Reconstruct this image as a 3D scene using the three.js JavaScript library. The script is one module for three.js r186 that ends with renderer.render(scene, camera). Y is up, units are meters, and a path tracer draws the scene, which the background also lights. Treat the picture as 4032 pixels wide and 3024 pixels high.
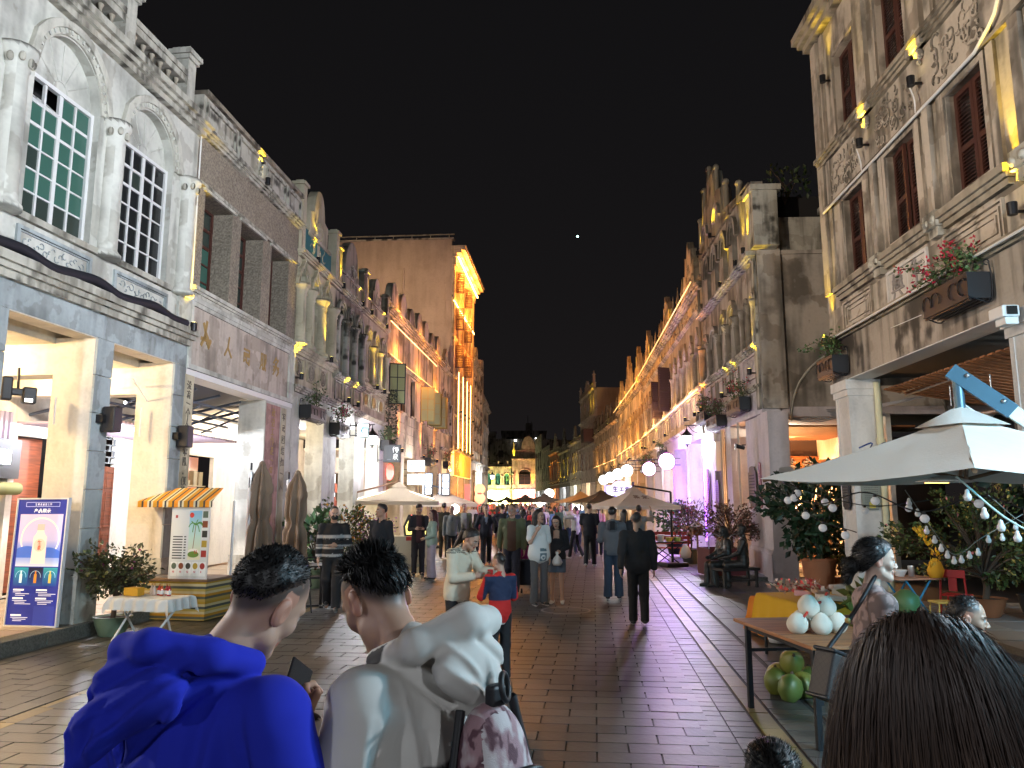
import * as THREE from 'three';
import { mergeGeometries } from 'three/addons/utils/BufferGeometryUtils.js';
import { RoundedBoxGeometry } from 'three/addons/geometries/RoundedBoxGeometry.js';
import { RectAreaLightUniformsLib } from 'three/addons/lights/RectAreaLightUniformsLib.js';

RectAreaLightUniformsLib.init();
const scene = new THREE.Scene();
// ---- camera: held just over head height, tilted up a little
const camera = new THREE.PerspectiveCamera(53.06, 4 / 3, 0.05, 600);
camera.position.set(0, 1.87, 0);
camera.rotation.x = Math.atan(0.1546);
scene.add(camera);
// ---- night sky: a dim, almost even glow, a touch warmer low down over the lit town
{
  const w = 128, h = 64, d = new Float32Array(w * h * 4);
  for (let j = 0; j < h; j++) for (let i = 0; i < w; i++) {
    const el = Math.max(0, j / (h - 1) * 2 - 1), g = Math.exp(-el * 4.5), k = (j * w + i) * 4;
    d[k] = 0.0042 + 0.0062 * g; d[k + 1] = 0.0042 + 0.0046 * g; d[k + 2] = 0.0048 + 0.0042 * g; d[k + 3] = 1;
  }
  const t = new THREE.DataTexture(d, w, h, THREE.RGBAFormat, THREE.FloatType);
  t.mapping = THREE.EquirectangularReflectionMapping; t.magFilter = THREE.LinearFilter; t.needsUpdate = true;
  scene.background = t; scene.environment = t;
}
// ---- the moon behind the haze: the one directional light, very weak
const moon = new THREE.DirectionalLight(0xfff0dc, 0.012);
moon.position.set(20, 60, 30); moon.castShadow = true; moon.shadow.radius = 20;
moon.shadow.camera.left = -60; moon.shadow.camera.right = 60; moon.shadow.camera.top = 60; moon.shadow.camera.bottom = -60; moon.shadow.camera.far = 220;
moon.target.position.set(0, 0, -25); scene.add(moon, moon.target);
const renderer = new THREE.WebGLRenderer({ antialias: true });
renderer.toneMapping = THREE.LinearToneMapping;
renderer.toneMappingExposure = 1.2;
renderer.shadowMap.enabled = true;

// ---- small tools
const PI = Math.PI, TAU = PI * 2, V3 = (x, y, z) => new THREE.Vector3(x, y, z);
const lerp = (a, b, t) => a + (b - a) * t, clamp = (x, a = 0, b = 1) => x < a ? a : x > b ? b : x, sstep = (a, b, x) => { const t = clamp((x - a) / (b - a)); return t * t * (3 - 2 * t); };
function mulberry(a) { return () => { a |= 0; a = a + 0x6D2B79F5 | 0; let t = Math.imul(a ^ a >>> 15, 1 | a); t = t + Math.imul(t ^ t >>> 7, 61 | t) ^ t; return ((t ^ t >>> 14) >>> 0) / 4294967296; }; }
let R = mulberry(7);
const rr = (a, b) => a + (b - a) * R();
const pick = a => a[Math.floor(R() * a.length)];
// periodic value noise
const NP = new Float32Array(256 * 256); { const r = mulberry(99); for (let i = 0; i < NP.length; i++) NP[i] = r(); }
function vn(x, y, px, py, s = 0) {
  let xi = Math.floor(x), yi = Math.floor(y); const fx = x - xi, fy = y - yi, u = fx * fx * (3 - 2 * fx), v = fy * fy * (3 - 2 * fy);
  const x0 = ((xi % px) + px) % px, x1 = (x0 + 1) % px, y0 = ((yi % py) + py) % py, y1 = (y0 + 1) % py, h = (a, b) => NP[((a + s * 37) & 255) + (((b + s * 91) & 255) << 8)];
  return lerp(lerp(h(x0, y0), h(x1, y0), u), lerp(h(x0, y1), h(x1, y1), u), v);
}
function fbm(u, v, f, oct, s = 0, fy = f) { let a = 0, w = 0.5, t = 0, p = f, q = fy; for (let i = 0; i < oct; i++) { a += w * vn(u * p, v * q, p, q, s + i); t += w; w *= 0.5; p *= 2; q *= 2; } return a / t; }
function n3(x, y, z) { // cheap smooth 3-D noise in -1..1
  const h = (a, b, c) => NP[((a * 73 + c * 151) & 255) + (((b * 41 + c * 89) & 255) << 8)];
  const xi = Math.floor(x), yi = Math.floor(y), zi = Math.floor(z), f = t => t * t * (3 - 2 * t), u = f(x - xi), v = f(y - yi), w = f(z - zi);
  const l = k => lerp(lerp(h(xi, yi, k), h(xi + 1, yi, k), u), lerp(h(xi, yi + 1, k), h(xi + 1, yi + 1, k), u), v);
  return lerp(l(zi), l(zi + 1), w) * 2 - 1;
}
function tex(n, fn, srgb = true, m = n) {
  const d = new Uint8Array(n * m * 4);
  for (let j = 0; j < m; j++) for (let i = 0; i < n; i++) { const c = fn(i / n, j / m), k = (j * n + i) * 4; for (let q = 0; q < 3; q++) d[k + q] = 255 * (srgb ? Math.pow(clamp(c[q]), 1 / 2.2) : clamp(c[q])); d[k + 3] = 255; }
  const t = new THREE.DataTexture(d, n, m); t.wrapS = t.wrapT = THREE.RepeatWrapping; t.magFilter = THREE.LinearFilter; t.minFilter = THREE.LinearMipmapLinearFilter; t.generateMipmaps = true;
  if (srgb) t.colorSpace = THREE.SRGBColorSpace; t.needsUpdate = true; return t;
}
const rep = (t, m) => { const c = t.clone(); c.repeat.set(1 / m, 1 / m); c.needsUpdate = true; return c; };
function canvas(w, h, draw) { const c = document.createElement('canvas'); c.width = w; c.height = h; draw(c.getContext('2d'), w, h); const t = new THREE.CanvasTexture(c); t.colorSpace = THREE.SRGBColorSpace; return t; }
const lin = (r, g, b) => new THREE.Color().setRGB(r, g, b);
const MC = {};
function mat(r, g, b, o = {}) { const k = [r, g, b, JSON.stringify(o)].join(); return MC[k] ||= new THREE.MeshStandardMaterial(Object.assign({ color: lin(r, g, b), roughness: 0.75 }, o)); }
function glow(r, g, b, k = 1, o = {}) { return new THREE.MeshStandardMaterial(Object.assign({ color: lin(0.6, 0.6, 0.6), emissive: lin(r, g, b), emissiveIntensity: k, roughness: 0.5 }, o)); }

// ---- geometry: every piece is made non-indexed with uv in metres, then merged
function buv(g, ou = 0, ov = 0) {
  const p = g.attributes.position, n = g.attributes.normal, uv = new Float32Array(p.count * 2);
  for (let i = 0; i < p.count; i += 3) {
    const ax = Math.abs(n.getX(i) + n.getX(i + 1) + n.getX(i + 2)), ay = Math.abs(n.getY(i) + n.getY(i + 1) + n.getY(i + 2)), az = Math.abs(n.getZ(i) + n.getZ(i + 1) + n.getZ(i + 2));
    for (let k = i; k < i + 3 && k < p.count; k++) {
      const x = p.getX(k), y = p.getY(k), z = p.getZ(k);
      uv[k * 2] = ou + (ay > ax && ay > az ? x : ax > az ? z + 0.37 : x); uv[k * 2 + 1] = ov + (ay > ax && ay > az ? z : y);
    }
  }
  g.setAttribute('uv', new THREE.BufferAttribute(uv, 2)); return g;
}
const flat = g => { const f = g.index ? g.toNonIndexed() : g; for (const k of Object.keys(f.attributes)) if (!['position', 'normal', 'uv', 'color'].includes(k)) f.deleteAttribute(k); return f; };
function mg(list, keepUv = false, off = [0, 0]) {
  const a = (Array.isArray(list) ? list.flat(9) : [list]).filter(Boolean).map(flat), col = a.some(g => g.attributes.color);
  for (const g of a) { if (col && !g.attributes.color) g.setAttribute('color', new THREE.BufferAttribute(new Float32Array(g.attributes.position.count * 3).fill(1), 3)); if (!g.attributes.uv) g.setAttribute('uv', new THREE.BufferAttribute(new Float32Array(g.attributes.position.count * 2), 2)); if (!g.attributes.normal) g.computeVertexNormals(); }
  const g = a.length === 1 ? a[0] : mergeGeometries(a, false);
  return keepUv ? g : buv(g, off[0], off[1]);
}
const _m = new THREE.Matrix4(), _e = new THREE.Euler(), _q = new THREE.Quaternion();
const tf = (g, x = 0, y = 0, z = 0, rx = 0, ry = 0, rz = 0, sx = 1, sy = sx, sz = sx) => g.applyMatrix4(_m.compose(V3(x, y, z), _q.setFromEuler(_e.set(rx, ry, rz)), V3(sx, sy, sz)));
const box = (x, y, z, w, h, d, rx = 0, ry = 0, rz = 0) => tf(new THREE.BoxGeometry(w, h, d), x, y, z, rx, ry, rz);
const box2 = (x0, x1, y0, y1, z0, z1) => box((x0 + x1) / 2, (y0 + y1) / 2, (z0 + z1) / 2, x1 - x0, y1 - y0, Math.abs(z1 - z0));
const rbox = (x, y, z, w, h, d, r = 0.01, rx = 0, ry = 0, rz = 0) => tf(new RoundedBoxGeometry(w, h, d, 2, Math.min(r, w / 2.01, h / 2.01, d / 2.01)), x, y, z, rx, ry, rz);
const cyl = (x, y, z, r0, r1, h, n = 12, rx = 0, ry = 0, rz = 0, open = false) => tf(new THREE.CylinderGeometry(r1, r0, h, n, 1, open), x, y, z, rx, ry, rz);
const sph = (x, y, z, r, n = 12, sx = 1, sy = 1, sz = 1) => tf(new THREE.SphereGeometry(r, n, Math.max(6, n >> 1)), x, y, z, 0, 0, 0, sx, sy, sz);
const lathe = (pts, n = 14, x = 0, y = 0, z = 0) => tf(new THREE.LatheGeometry(pts.map(p => new THREE.Vector2(p[0], p[1])), n), x, y, z);
const torus = (x, y, z, r, t, rx = 0, ry = 0, rz = 0, n = 24, arc = TAU) => tf(new THREE.TorusGeometry(r, t, 6, n, arc), x, y, z, rx, ry, rz);
function bar(a, b, r, r2 = r, n = 6) { a = Array.isArray(a) ? V3(...a) : a; b = Array.isArray(b) ? V3(...b) : b; const d = b.clone().sub(a), l = d.length(); const g = new THREE.CylinderGeometry(r2, r, l, n); _q.setFromUnitVectors(V3(0, 1, 0), d.multiplyScalar(1 / l)); return g.applyMatrix4(_m.compose(a.clone().add(b).multiplyScalar(0.5), _q, V3(1, 1, 1))); }
function beam(a, b, w, h) { a = V3(...a); b = V3(...b); const d = b.clone().sub(a), l = d.length(), g = new THREE.BoxGeometry(w, h, l), m = new THREE.Matrix4().lookAt(a, b, V3(0, 1, 0.001)); m.setPosition(a.add(b).multiplyScalar(0.5)); return g.applyMatrix4(m); }
const tube = (pts, r, n = 20, k = 6, closed = false) => new THREE.TubeGeometry(new THREE.CatmullRomCurve3(pts.map(p => V3(...p)), closed), n, r, k, closed);
const ext = (shape, d, bev = 0, cs = 8) => new THREE.ExtrudeGeometry(shape, { depth: d, bevelEnabled: bev > 0, bevelSize: bev, bevelThickness: bev, bevelSegments: 1, curveSegments: cs });
const poly = pts => { const s = new THREE.Shape(); pts.forEach((p, i) => i ? s.lineTo(p[0], p[1]) : s.moveTo(p[0], p[1])); s.closePath(); return s; };
const quad = (a, b, c, d) => { const g = new THREE.BufferGeometry(); g.setAttribute('position', new THREE.Float32BufferAttribute([...a, ...b, ...c, ...a, ...c, ...d], 3)); g.setAttribute('uv', new THREE.Float32BufferAttribute([0, 0, 1, 0, 1, 1, 0, 0, 1, 1, 0, 1], 2)); g.computeVertexNormals(); return g; };
const used = {};
const numbered = n => { const k = used[n] = (used[n] ?? -1) + 1; return k ? n + '_' + String(k).padStart(3, '0') : n; };
function tag(o, label, category, group, kind) { if (label) o.userData.label = label; if (category) o.userData.category = category; if (group) o.userData.group = group; if (kind) o.userData.kind = kind; return o; }
function mesh(name, geos, m, parent, keepUv = false, off) {
  const o = new THREE.Mesh(geos.isBufferGeometry && keepUv ? geos : mg(geos, keepUv, off), m); o.castShadow = o.receiveShadow = true;
  o.name = parent ? name : numbered(name); (parent || scene).add(o); return o;
}
const many = (name, list, m, parent) => list.map(g => mesh(name, g, m, parent));
function thing(name, label, category, p = [0, 0, 0], ry = 0, group) { const o = new THREE.Group(); o.name = numbered(name); o.position.set(...p); o.rotation.y = ry; scene.add(o); return tag(o, label, category, group); }
function copyOf(o, p, ry, label, group) { const c = o.clone(); c.name = numbered(o.name.replace(/_\d+$/, '')); c.userData = { ...o.userData }; c.position.set(...p); c.rotation.y = ry ?? o.rotation.y; scene.add(c); return tag(c, label, null, group); }
function struct(name, geos, m, keepUv) { const o = mesh(name, geos, m, null, keepUv); o.userData.kind = 'structure'; return o; }
// ---- lamps
function point(p, c, i, r = 0.06, dist = 0) { const l = new THREE.PointLight(c, i, dist, 2); l.position.set(...p); l.castShadow = true; l.shadow.radius = r / 0.02; scene.add(l); return l; }
function spot(p, to, c, i, ang = 0.5, pen = 0.6, r = 0.03) { const l = new THREE.SpotLight(c, i, 0, ang, pen, 2); l.position.set(...p); l.target.position.set(...to); l.castShadow = true; l.shadow.radius = r / 0.02; scene.add(l, l.target); return l; }
function area(p, to, c, i, w, h) { const l = new THREE.RectAreaLight(c, i, w, h); l.position.set(...p); l.lookAt(...to); scene.add(l); return l; }
// ---- surfaces: plaster, grime, stone, paint. Textures are computed; 1 uv unit = 1 metre.
function plasterTex(n, base, o) {
  const { streak = 0.3, mould = 0.2, peel = 0.15, dark = [0.05, 0.045, 0.035], under = [0.3, 0.27, 0.22], seed = 0, grain = 0.12 } = o;
  return tex(n, (u, v) => {
    const a = fbm(u, v, 4, 5, seed), b = fbm(u, v, 24, 3, seed + 5, 3), c = fbm(u, v, 7, 6, seed + 9), d = fbm(u, v, 60, 2, seed + 13);
    let k = 1 - grain * 2 * Math.abs(d - 0.5) - 0.25 * (a - 0.5);
    const st = streak * sstep(0.48, 0.85, b * 0.7 + a * 0.45), mo = mould * sstep(0.52, 0.72, c * 0.75 + b * 0.3), pe = peel * sstep(0.62, 0.66, fbm(u, v, 9, 5, seed + 21));
    return base.map((x, i) => { let y = x * k; y = lerp(y, under[i], pe); y = lerp(y, dark[i] * 2.4, st); return lerp(y, dark[i], mo); });
  });
}
const bumpTex = tex(512, (u, v) => { const a = fbm(u, v, 8, 5, 3) * 0.6 + fbm(u, v, 64, 3, 8) * 0.4; return [a, a, a]; }, false);
const BUMP = rep(bumpTex, 2.2);
const TX = {
  white: plasterTex(1024, [0.68, 0.67, 0.62], { streak: 0.34, mould: 0.34, peel: 0.4, seed: 1 }),
  old: plasterTex(1024, [0.52, 0.47, 0.4], { streak: 0.7, mould: 0.62, peel: 0.5, seed: 31, under: [0.2, 0.15, 0.1] }),
  grime: plasterTex(512, [0.5, 0.48, 0.42], { streak: 0.75, mould: 0.95, peel: 0.5, seed: 57 }),
  clean: plasterTex(512, [0.7, 0.69, 0.66], { streak: 0.16, mould: 0.06, peel: 0.1, seed: 77 }),
  stone: tex(512, (u, v) => { const a = fbm(u, v, 90, 2, 4), b = fbm(u, v, 5, 4, 44), k = 0.72 + 0.75 * (a - 0.5) + 0.3 * (b - 0.5); return [0.3 * k, 0.265 * k, 0.22 * k]; }),
};
const plaster = (t, m, r, g, b, o = {}) => new THREE.MeshStandardMaterial(Object.assign({ map: rep(TX[t], m), color: lin(r, g, b), roughness: 0.88, bumpMap: BUMP, bumpScale: 0.006 }, o));
const M = {
  white: plaster('white', 4.6, 0.92, 0.93, 0.9), whiteIn: plaster('clean', 4, 1, 0.96, 0.88), blue: plaster('white', 3.7, 0.6, 0.68, 0.74), grime: plaster('grime', 3.1, 1, 1, 0.96), grimeLt: plaster('white', 2.3, 0.85, 0.84, 0.78),
  old: plaster('old', 4.3, 1, 0.98, 0.95), oldDark: plaster('grime', 5.2, 0.72, 0.66, 0.58), stone: plaster('stone', 2.5, 1.15, 1.1, 1.0), pink: plaster('white', 4, 0.82, 0.72, 0.66), clean: plaster('clean', 4.1, 0.95, 0.95, 0.95),
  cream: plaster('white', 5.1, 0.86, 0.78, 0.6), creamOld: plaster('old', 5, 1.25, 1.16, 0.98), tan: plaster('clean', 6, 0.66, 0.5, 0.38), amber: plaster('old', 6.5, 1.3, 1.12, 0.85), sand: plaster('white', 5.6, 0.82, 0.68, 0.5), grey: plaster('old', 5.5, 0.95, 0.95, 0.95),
  lilac: plaster('clean', 4.4, 0.8, 0.74, 0.78), farGrey: plaster('grime', 6, 0.6, 0.6, 0.62),
  black: mat(0.012, 0.012, 0.014, { roughness: 0.5 }), iron: mat(0.018, 0.018, 0.02, { roughness: 0.42, metalness: 0.5 }), dark: mat(0.02, 0.019, 0.018, { roughness: 0.9 }), darkWood: mat(0.06, 0.032, 0.02, { roughness: 0.6 }),
  alu: mat(0.62, 0.63, 0.64, { roughness: 0.3, metalness: 0.85 }), steel: mat(0.35, 0.36, 0.38, { roughness: 0.35, metalness: 0.9 }), whitePaint: mat(0.72, 0.72, 0.7, { roughness: 0.5 }), teal: mat(0.03, 0.16, 0.17, { roughness: 0.55 }), brownPaint: mat(0.075, 0.028, 0.02, { roughness: 0.5 }),
  glassGreen: mat(0.05, 0.13, 0.1, { roughness: 0.22 }), glassDark: mat(0.018, 0.02, 0.02, { roughness: 0.12 }), glassDim: mat(0.035, 0.05, 0.042, { roughness: 0.2 }), glassAmber: mat(0.34, 0.36, 0.16, { roughness: 0.35 }), wood: null, gold: mat(0.42, 0.26, 0.07, { roughness: 0.5 }), bronze: mat(0.1, 0.072, 0.035, { roughness: 0.5, metalness: 0.4 }),
  terra: mat(0.3, 0.11, 0.045, { roughness: 0.7 }), potGreen: mat(0.14, 0.2, 0.13, { roughness: 0.35 }), soil: mat(0.03, 0.02, 0.013, { roughness: 1 }), leaf: mat(0.035, 0.085, 0.022, { roughness: 0.5, side: THREE.DoubleSide }), leafDk: mat(0.014, 0.042, 0.014, { roughness: 0.4, side: THREE.DoubleSide }), leafYel: mat(0.1, 0.13, 0.025, { roughness: 0.5, side: THREE.DoubleSide }), bark: mat(0.09, 0.06, 0.04, { roughness: 0.9 }),
};
const woodTex = tex(512, (u, v) => { const g = fbm(u, v, 3, 3, 12, 40), f = fbm(u, v, 6, 2, 15, 90), k = 0.6 + 0.7 * (g - 0.5) + 0.4 * (f - 0.5); return [0.36 * k, 0.2 * k, 0.1 * k]; });
M.wood = new THREE.MeshStandardMaterial({ map: rep(woodTex, 1.4), roughness: 0.6 });
const wood = (r, g, b) => new THREE.MeshStandardMaterial({ map: rep(woodTex, 1.1), color: lin(r, g, b), roughness: 0.6 });
// ---- hand-lettered characters as strokes on a 0..9 grid
const CH = {
  为: '22,34;17,77,69,58;41,36,19;45,56', 人: '50,45,19;45,89', 民: '22,82,84,24;25,85;24,28,47;45,58,89,87', 服: '21,27,19;21,41,49;24,44;27,47;61,81,84,64;61,69;65,85,59;66,89', 务: '40,13;41,71,17;33,87;15,85,78,69;46,19',
  没: '11,22;04,15;19,37;51,52,35;51,71,73,84;45,76,49;46,89', 有: '12,82;51,18;34,74,79,68;34,39;36,76;37,77', 一: '14,85', 个: '50,15;50,95;54,59', 的: '21,13;13,19;13,43,49,19;16,46;61,54;62,82,88,79;65,66', 军: '12,03;12,82,83;24,74;42,26,76;17,87;44,49', 队: '11,19;11,41,33,35,17;61,59,49;65,89', 便: '21,05;13,19;41,91;52,82,86,56,52;54,84;71,77,49;66,99', 切: '04,33;22,27,46;42,82,78,67;62,48',
  政: '11,41;31,38;14,18,48;35,45;61,54;63,93;83,59;64,99', 治: '11,22;04,15;19,36;61,43,83;71,84;45,49,89,85,45', 工: '22,72;42,48;18,88', 作: '20,03;12,19;50,33;42,92;62,69;64,84;66,86', 是: '31,71,74,34,31;32,72;15,85;45,49;46,76;26,09;17,99', 经: '30,13,33,14,36;18,37;41,71,44;62,85;46,86;66,69;49,99', 济: '11,22;04,15;19,36;61,62;43,93;53,85;83,45;56,49;77,79', 生: '20,03;12,82;40,49;15,75;19,89', 命: '50,14;50,94;34,64;16,36,38,18,16;56,86,88;56,59', 线: '30,13,33,14,36;18,37;44,83;46,86;61,78,98;80,91;86,59',
  团: '11,91,99,19,11;23,73;53,57,46;53,26', 结: '30,13,33,14,36;18,37;42,92;60,64;44,84;46,86,89,49,46', 如: '20,16,38;41,19;04,53;62,92,98,68,62', 得: '20,03;32,05;14,19;41,81,83,43,41;42,82;44,94;46,96;74,79,69;57,68', 泉: '50,31;21,71,74,24,21;22,72;45,49,38;15,35,18;75,56;56,89', 椰: '03,43;20,29;23,06;23,45;41,71;52,59;62,69;53,63;55,65;46,76;82,99;82,91,83,94,86', 语: '11,22;04,24,28,37;41,91;61,55;43,83,85;35,95;57,87,89,59,57', 堂: '40,42;11,22;71,62;13,04;13,83,84;34,64,66,36,34;27,77;46,49;18,88',
  興: '20,15;31,61,65,35,31;42,52;43,53,54,44,43;70,85;12,22;13,23;72,82;73,83;06,96;27,19;67,89', 产: '40,41;12,82;33,34;63,54;15,85;15,08', 品: '31,61,64,34,31;05,35,39,09,05;55,85,89,55', 展: '11,81,83,13;11,09;24,84;35,37;65,67;06,96;37,39,49;67,99', 示: '21,71;04,94;44,49,38;26,18;66,88', 店: '40,51;12,92;12,09;53,56;54,84;36,76,79,39,36', '。': '27,37,38,28,27', 茶: '12,82;30,33;60,63;44,06;44,96;17,77;46,49;37,19;57,79', 家: '40,51;13,12,92,93;24,74;54,27;45,59,48;36,18;47,19;75,57;56,99',
};
function glyph(c, ch, x, y, s, lw, col, sx = 1) {
  c.strokeStyle = col; c.lineWidth = lw; c.lineCap = c.lineJoin = 'round';
  for (const st of (CH[ch] || '').split(';')) { c.beginPath(); st.split(',').forEach((p, i) => { const px = x + (+p[0] - 4.7) / 9 * s * sx, py = y + (+p[1] - 4.7) / 9 * s; i ? c.lineTo(px, py) : c.moveTo(px, py); }); c.stroke(); }
}
// the same strokes as solid raised or cut letters: a bar along each stroke
function glyph3(ch, x, y, z, s, w, d = 0.012) {
  const out = [];
  for (const st of (CH[ch] || '').split(';')) { const p = st.split(',').map(q => [x + (+q[0] - 4.7) / 9 * s, y - (+q[1] - 4.7) / 9 * s]); for (let i = 1; i < p.length; i++) { const [a, b] = [p[i - 1], p[i]], l = Math.hypot(b[0] - a[0], b[1] - a[1]); out.push(box((a[0] + b[0]) / 2, (a[1] + b[1]) / 2, z, l + w, w, d, 0, 0, Math.atan2(b[1] - a[1], b[0] - a[0]))); } }
  return out;
}
// ---- facade kit. A building's own axes: x along its street front, y up, +z out to the street.
function building(name, label, A, B, group) {
  const dx = B[0] - A[0], dz = B[1] - A[1], L = Math.hypot(dx, dz), o = thing(name, label, 'building', [A[0], 0, A[1]], Math.atan2(-dz, dx), group);
  o.updateMatrixWorld(); o.W = L; return o;
}
const W_ = (B, x, y, z) => B.localToWorld(V3(x, y, z)).toArray();
function archPts(w, h, kind, n = 14) { // outline of an arch head over width w, left to right, foot at y = 0
  const p = [], k = w / 2;
  for (let i = 0; i <= n; i++) { const t = i / n * 2 - 1, a = Math.abs(t);
    let y; if (kind === 'ogee') { const s = 1 - a; y = s < 0.55 ? 0.62 * Math.sin(s / 0.55 * PI / 2) : 0.62 + 0.38 * Math.pow((s - 0.55) / 0.45, 2.0); y *= h; }
    else if (kind === 'point') y = h * Math.sqrt(Math.max(0, 1 - Math.pow(a, 1.5))); else y = h * Math.sqrt(Math.max(0, 1 - t * t));
    p.push([t * k, y]); }
  return p;
}
function holePath(h) { const P = new THREE.Path(), { u, w, y0, y1 } = h, k = w / 2; P.moveTo(u - k, y0); P.lineTo(u + k, y0); P.lineTo(u + k, y1);
  if (h.top) archPts(w, h.rise ?? k, h.top).reverse().forEach(q => P.lineTo(u + q[0], y1 + q[1])); else P.lineTo(u - k, y1); P.closePath(); return P; }
function wall(B, name, m, u0, u1, y0, y1, holes = [], t = 0.32, z = 0) { const s = poly([[u0, y0], [u1, y0], [u1, y1], [u0, y1]]); s.holes = holes.map(holePath); return mesh(name, tf(ext(s, t), 0, 0, z - t), m, B, false, [R() * 5, 0]); }
const band = (u0, u1, y, h, p, z = 0) => [box2(u0, u1, y, y + h * 0.34, z, z + p * 0.45), box2(u0 - p * 0.2, u1 + p * 0.2, y + h * 0.34, y + h * 0.6, z, z + p * 0.72), box2(u0 - p * 0.35, u1 + p * 0.35, y + h * 0.6, y + h, z, z + p)];
function ring(u, y, wi, wo, z, d, kind = 'round', ri, ro) { const a = archPts(wo, ro ?? wo / 2, kind), b = archPts(wi, ri ?? wi / 2, kind).reverse(); return tf(ext(poly([...a, ...b]), d, 0.008), u, y, z); }
const frameRect = (u0, u1, y0, y1, w, z, d) => [box2(u0, u1, y1 - w, y1, z, z + d), box2(u0, u1, y0, y0 + w, z, z + d), box2(u0, u0 + w, y0 + w, y1 - w, z, z + d), box2(u1 - w, u1, y0 + w, y1 - w, z, z + d)];
const column = (u, y0, y1, r, z, n = 12) => { const h = y1 - y0; return lathe([[0, 0], [r * 1.45, 0], [r * 1.45, 0.06], [r * 1.2, 0.1], [r * 1.05, 0.14], [r * 0.95, h - 0.3], [r * 1.1, h - 0.28], [r * 1.0, h - 0.25], [r * 1.15, h - 0.16], [r * 1.5, h - 0.07], [r * 1.55, h], [0, h]], n, u, y0, z); };
const balusterG = () => lathe([[0.05, 0], [0.05, 0.03], [0.03, 0.05], [0.055, 0.12], [0.058, 0.17], [0.028, 0.26], [0.028, 0.3], [0.04, 0.34], [0.05, 0.36], [0.05, 0.38]], 8);
// a louvred shutter leaf: frame, middle rail, slats
function shutterLeaf(B, u0, u1, y0, y1, z, m, slatN = 12, single = false, turn = 0) {
  const w = u1 - u0, h = y1 - y0, f = Math.min(0.07, w * 0.16), g = new THREE.Group(); g.name = 'shutter';
  const fr = mesh('shutter_frame', [...frameRect(0, w, 0, h, f, 0, 0.045), box2(f, w - f, h * 0.45, h * 0.45 + f, 0, 0.043)], m, g);
  const mk = (a, b) => { const n = Math.max(3, Math.round(slatN / 2)), out = []; for (let i = 0; i < n; i++) out.push([w / 2, a + (i + 0.5) * (b - a) / n, 0.02, (b - a) / n * 1.25]); return out; };
  const L = [...mk(f, h * 0.45), ...mk(h * 0.45 + f, h - f)];
  if (single) for (const s of L) { const k = (w * 1000 | 0) + '_' + (s[3] * 1000 | 0) + m.uuid; const geo = slatC[k] ||= mg(box(0, 0, 0, w - 2 * f, 0.008, s[3], 0.75)); const q = new THREE.Mesh(geo, m); q.name = 'slat'; q.castShadow = q.receiveShadow = true; q.position.set(s[0], s[1], s[2]); g.add(q); }
  else mesh('louvre', L.map(s => box(s[0], s[1], s[2], w - 2 * f, 0.008, s[3], 0.75)), m, g);
  g.position.set(u0, y0, z); if (turn > 0) g.rotation.y = -turn; else if (turn < 0) { g.position.x = u1; g.children.forEach(c => { c.position.x -= w; }); g.rotation.y = -turn; }
  B.add(g); return g;
}
const slatC = {};
const shutterPair = (B, u, w, y0, y1, z, m, n = 14, single = false, t = [0, 0]) => { shutterLeaf(B, u - w / 2, u - 0.004, y0, y1, z, m, n, single, t[0]); shutterLeaf(B, u + 0.004, u + w / 2, y0, y1, z, m, n, single, t[1]); };
// a glazed window of cols x rows panes; each pane is a part of the frame
function paned(B, u, w, y0, y1, cols, rows, z, fm, panes, fw = 0.035, big = 0.06) {
  const u0 = u - w / 2, u1 = u + w / 2, g = [...frameRect(u0, u1, y0, y1, big, z, 0.07)], cw = (w - 2 * big) / cols, rh = (y1 - y0 - 2 * big) / rows;
  for (let i = 1; i < cols; i++) g.push(box2(u0 + big + i * cw - (i === cols / 2 ? fw : fw / 2), u0 + big + i * cw + (i === cols / 2 ? fw : fw / 2), y0 + big, y1 - big, z + 0.012, z + 0.055));
  for (let j = 1; j < rows; j++) { const th = j >= rows - 2 ? fw * 1.3 : fw * 0.7; for (let i = 0; i < cols; i++) g.push(box2(u0 + big + i * cw + fw / 2, u0 + big + (i + 1) * cw - fw / 2, y0 + big + j * rh - th / 2, y0 + big + j * rh + th / 2, z + 0.014, z + 0.05)); }
  const f = mesh('window', g, fm, B), pg = mg(box(0, 0, 0, cw - 0.004, rh - 0.004, 0.006));
  for (let i = 0; i < cols; i++) for (let j = 0; j < rows; j++) { const m = typeof panes === 'function' ? panes(i, j) : panes; if (!m) continue; const p = new THREE.Mesh(pg, m); p.name = 'pane'; p.position.set(u0 + big + (i + 0.5) * cw, y0 + big + (j + 0.5) * rh, z + 0.028); p.castShadow = p.receiveShadow = true; f.add(p); }
  return f;
}
// a small up-light on a bracket, and its beam up the wall
const lensY = glow(1, 0.8, 0.16, 9), lensA = glow(1, 0.5, 0.1, 9), YEL = 0xffd42a, AMB = 0xff9a2a;
let spotsMade = 0;
function uplight(B, u, y, z = 0.0, k = 1, col = 'y', reach = 1.2) {
  const f = mesh('wall_lamp', [cyl(u, y - 0.05, z + 0.16, 0.055, 0.06, 0.15, 10), box2(u - 0.015, u + 0.015, y - 0.1, y - 0.07, z, z + 0.16)], M.iron, B);
  mesh('lamp_lens', cyl(u, y + 0.026, z + 0.16, 0.045, 0.045, 0.008, 10), col === 'y' ? lensY : lensA, f);
  const p = W_(B, u, y + 0.045, z + 0.16), q = W_(B, u, y + reach * 1.25, z - 0.02); spotsMade++;
  spot(p, q, col === 'y' ? YEL : AMB, 17 * k, 0.3, 0.7, 0.03);
}
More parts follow.
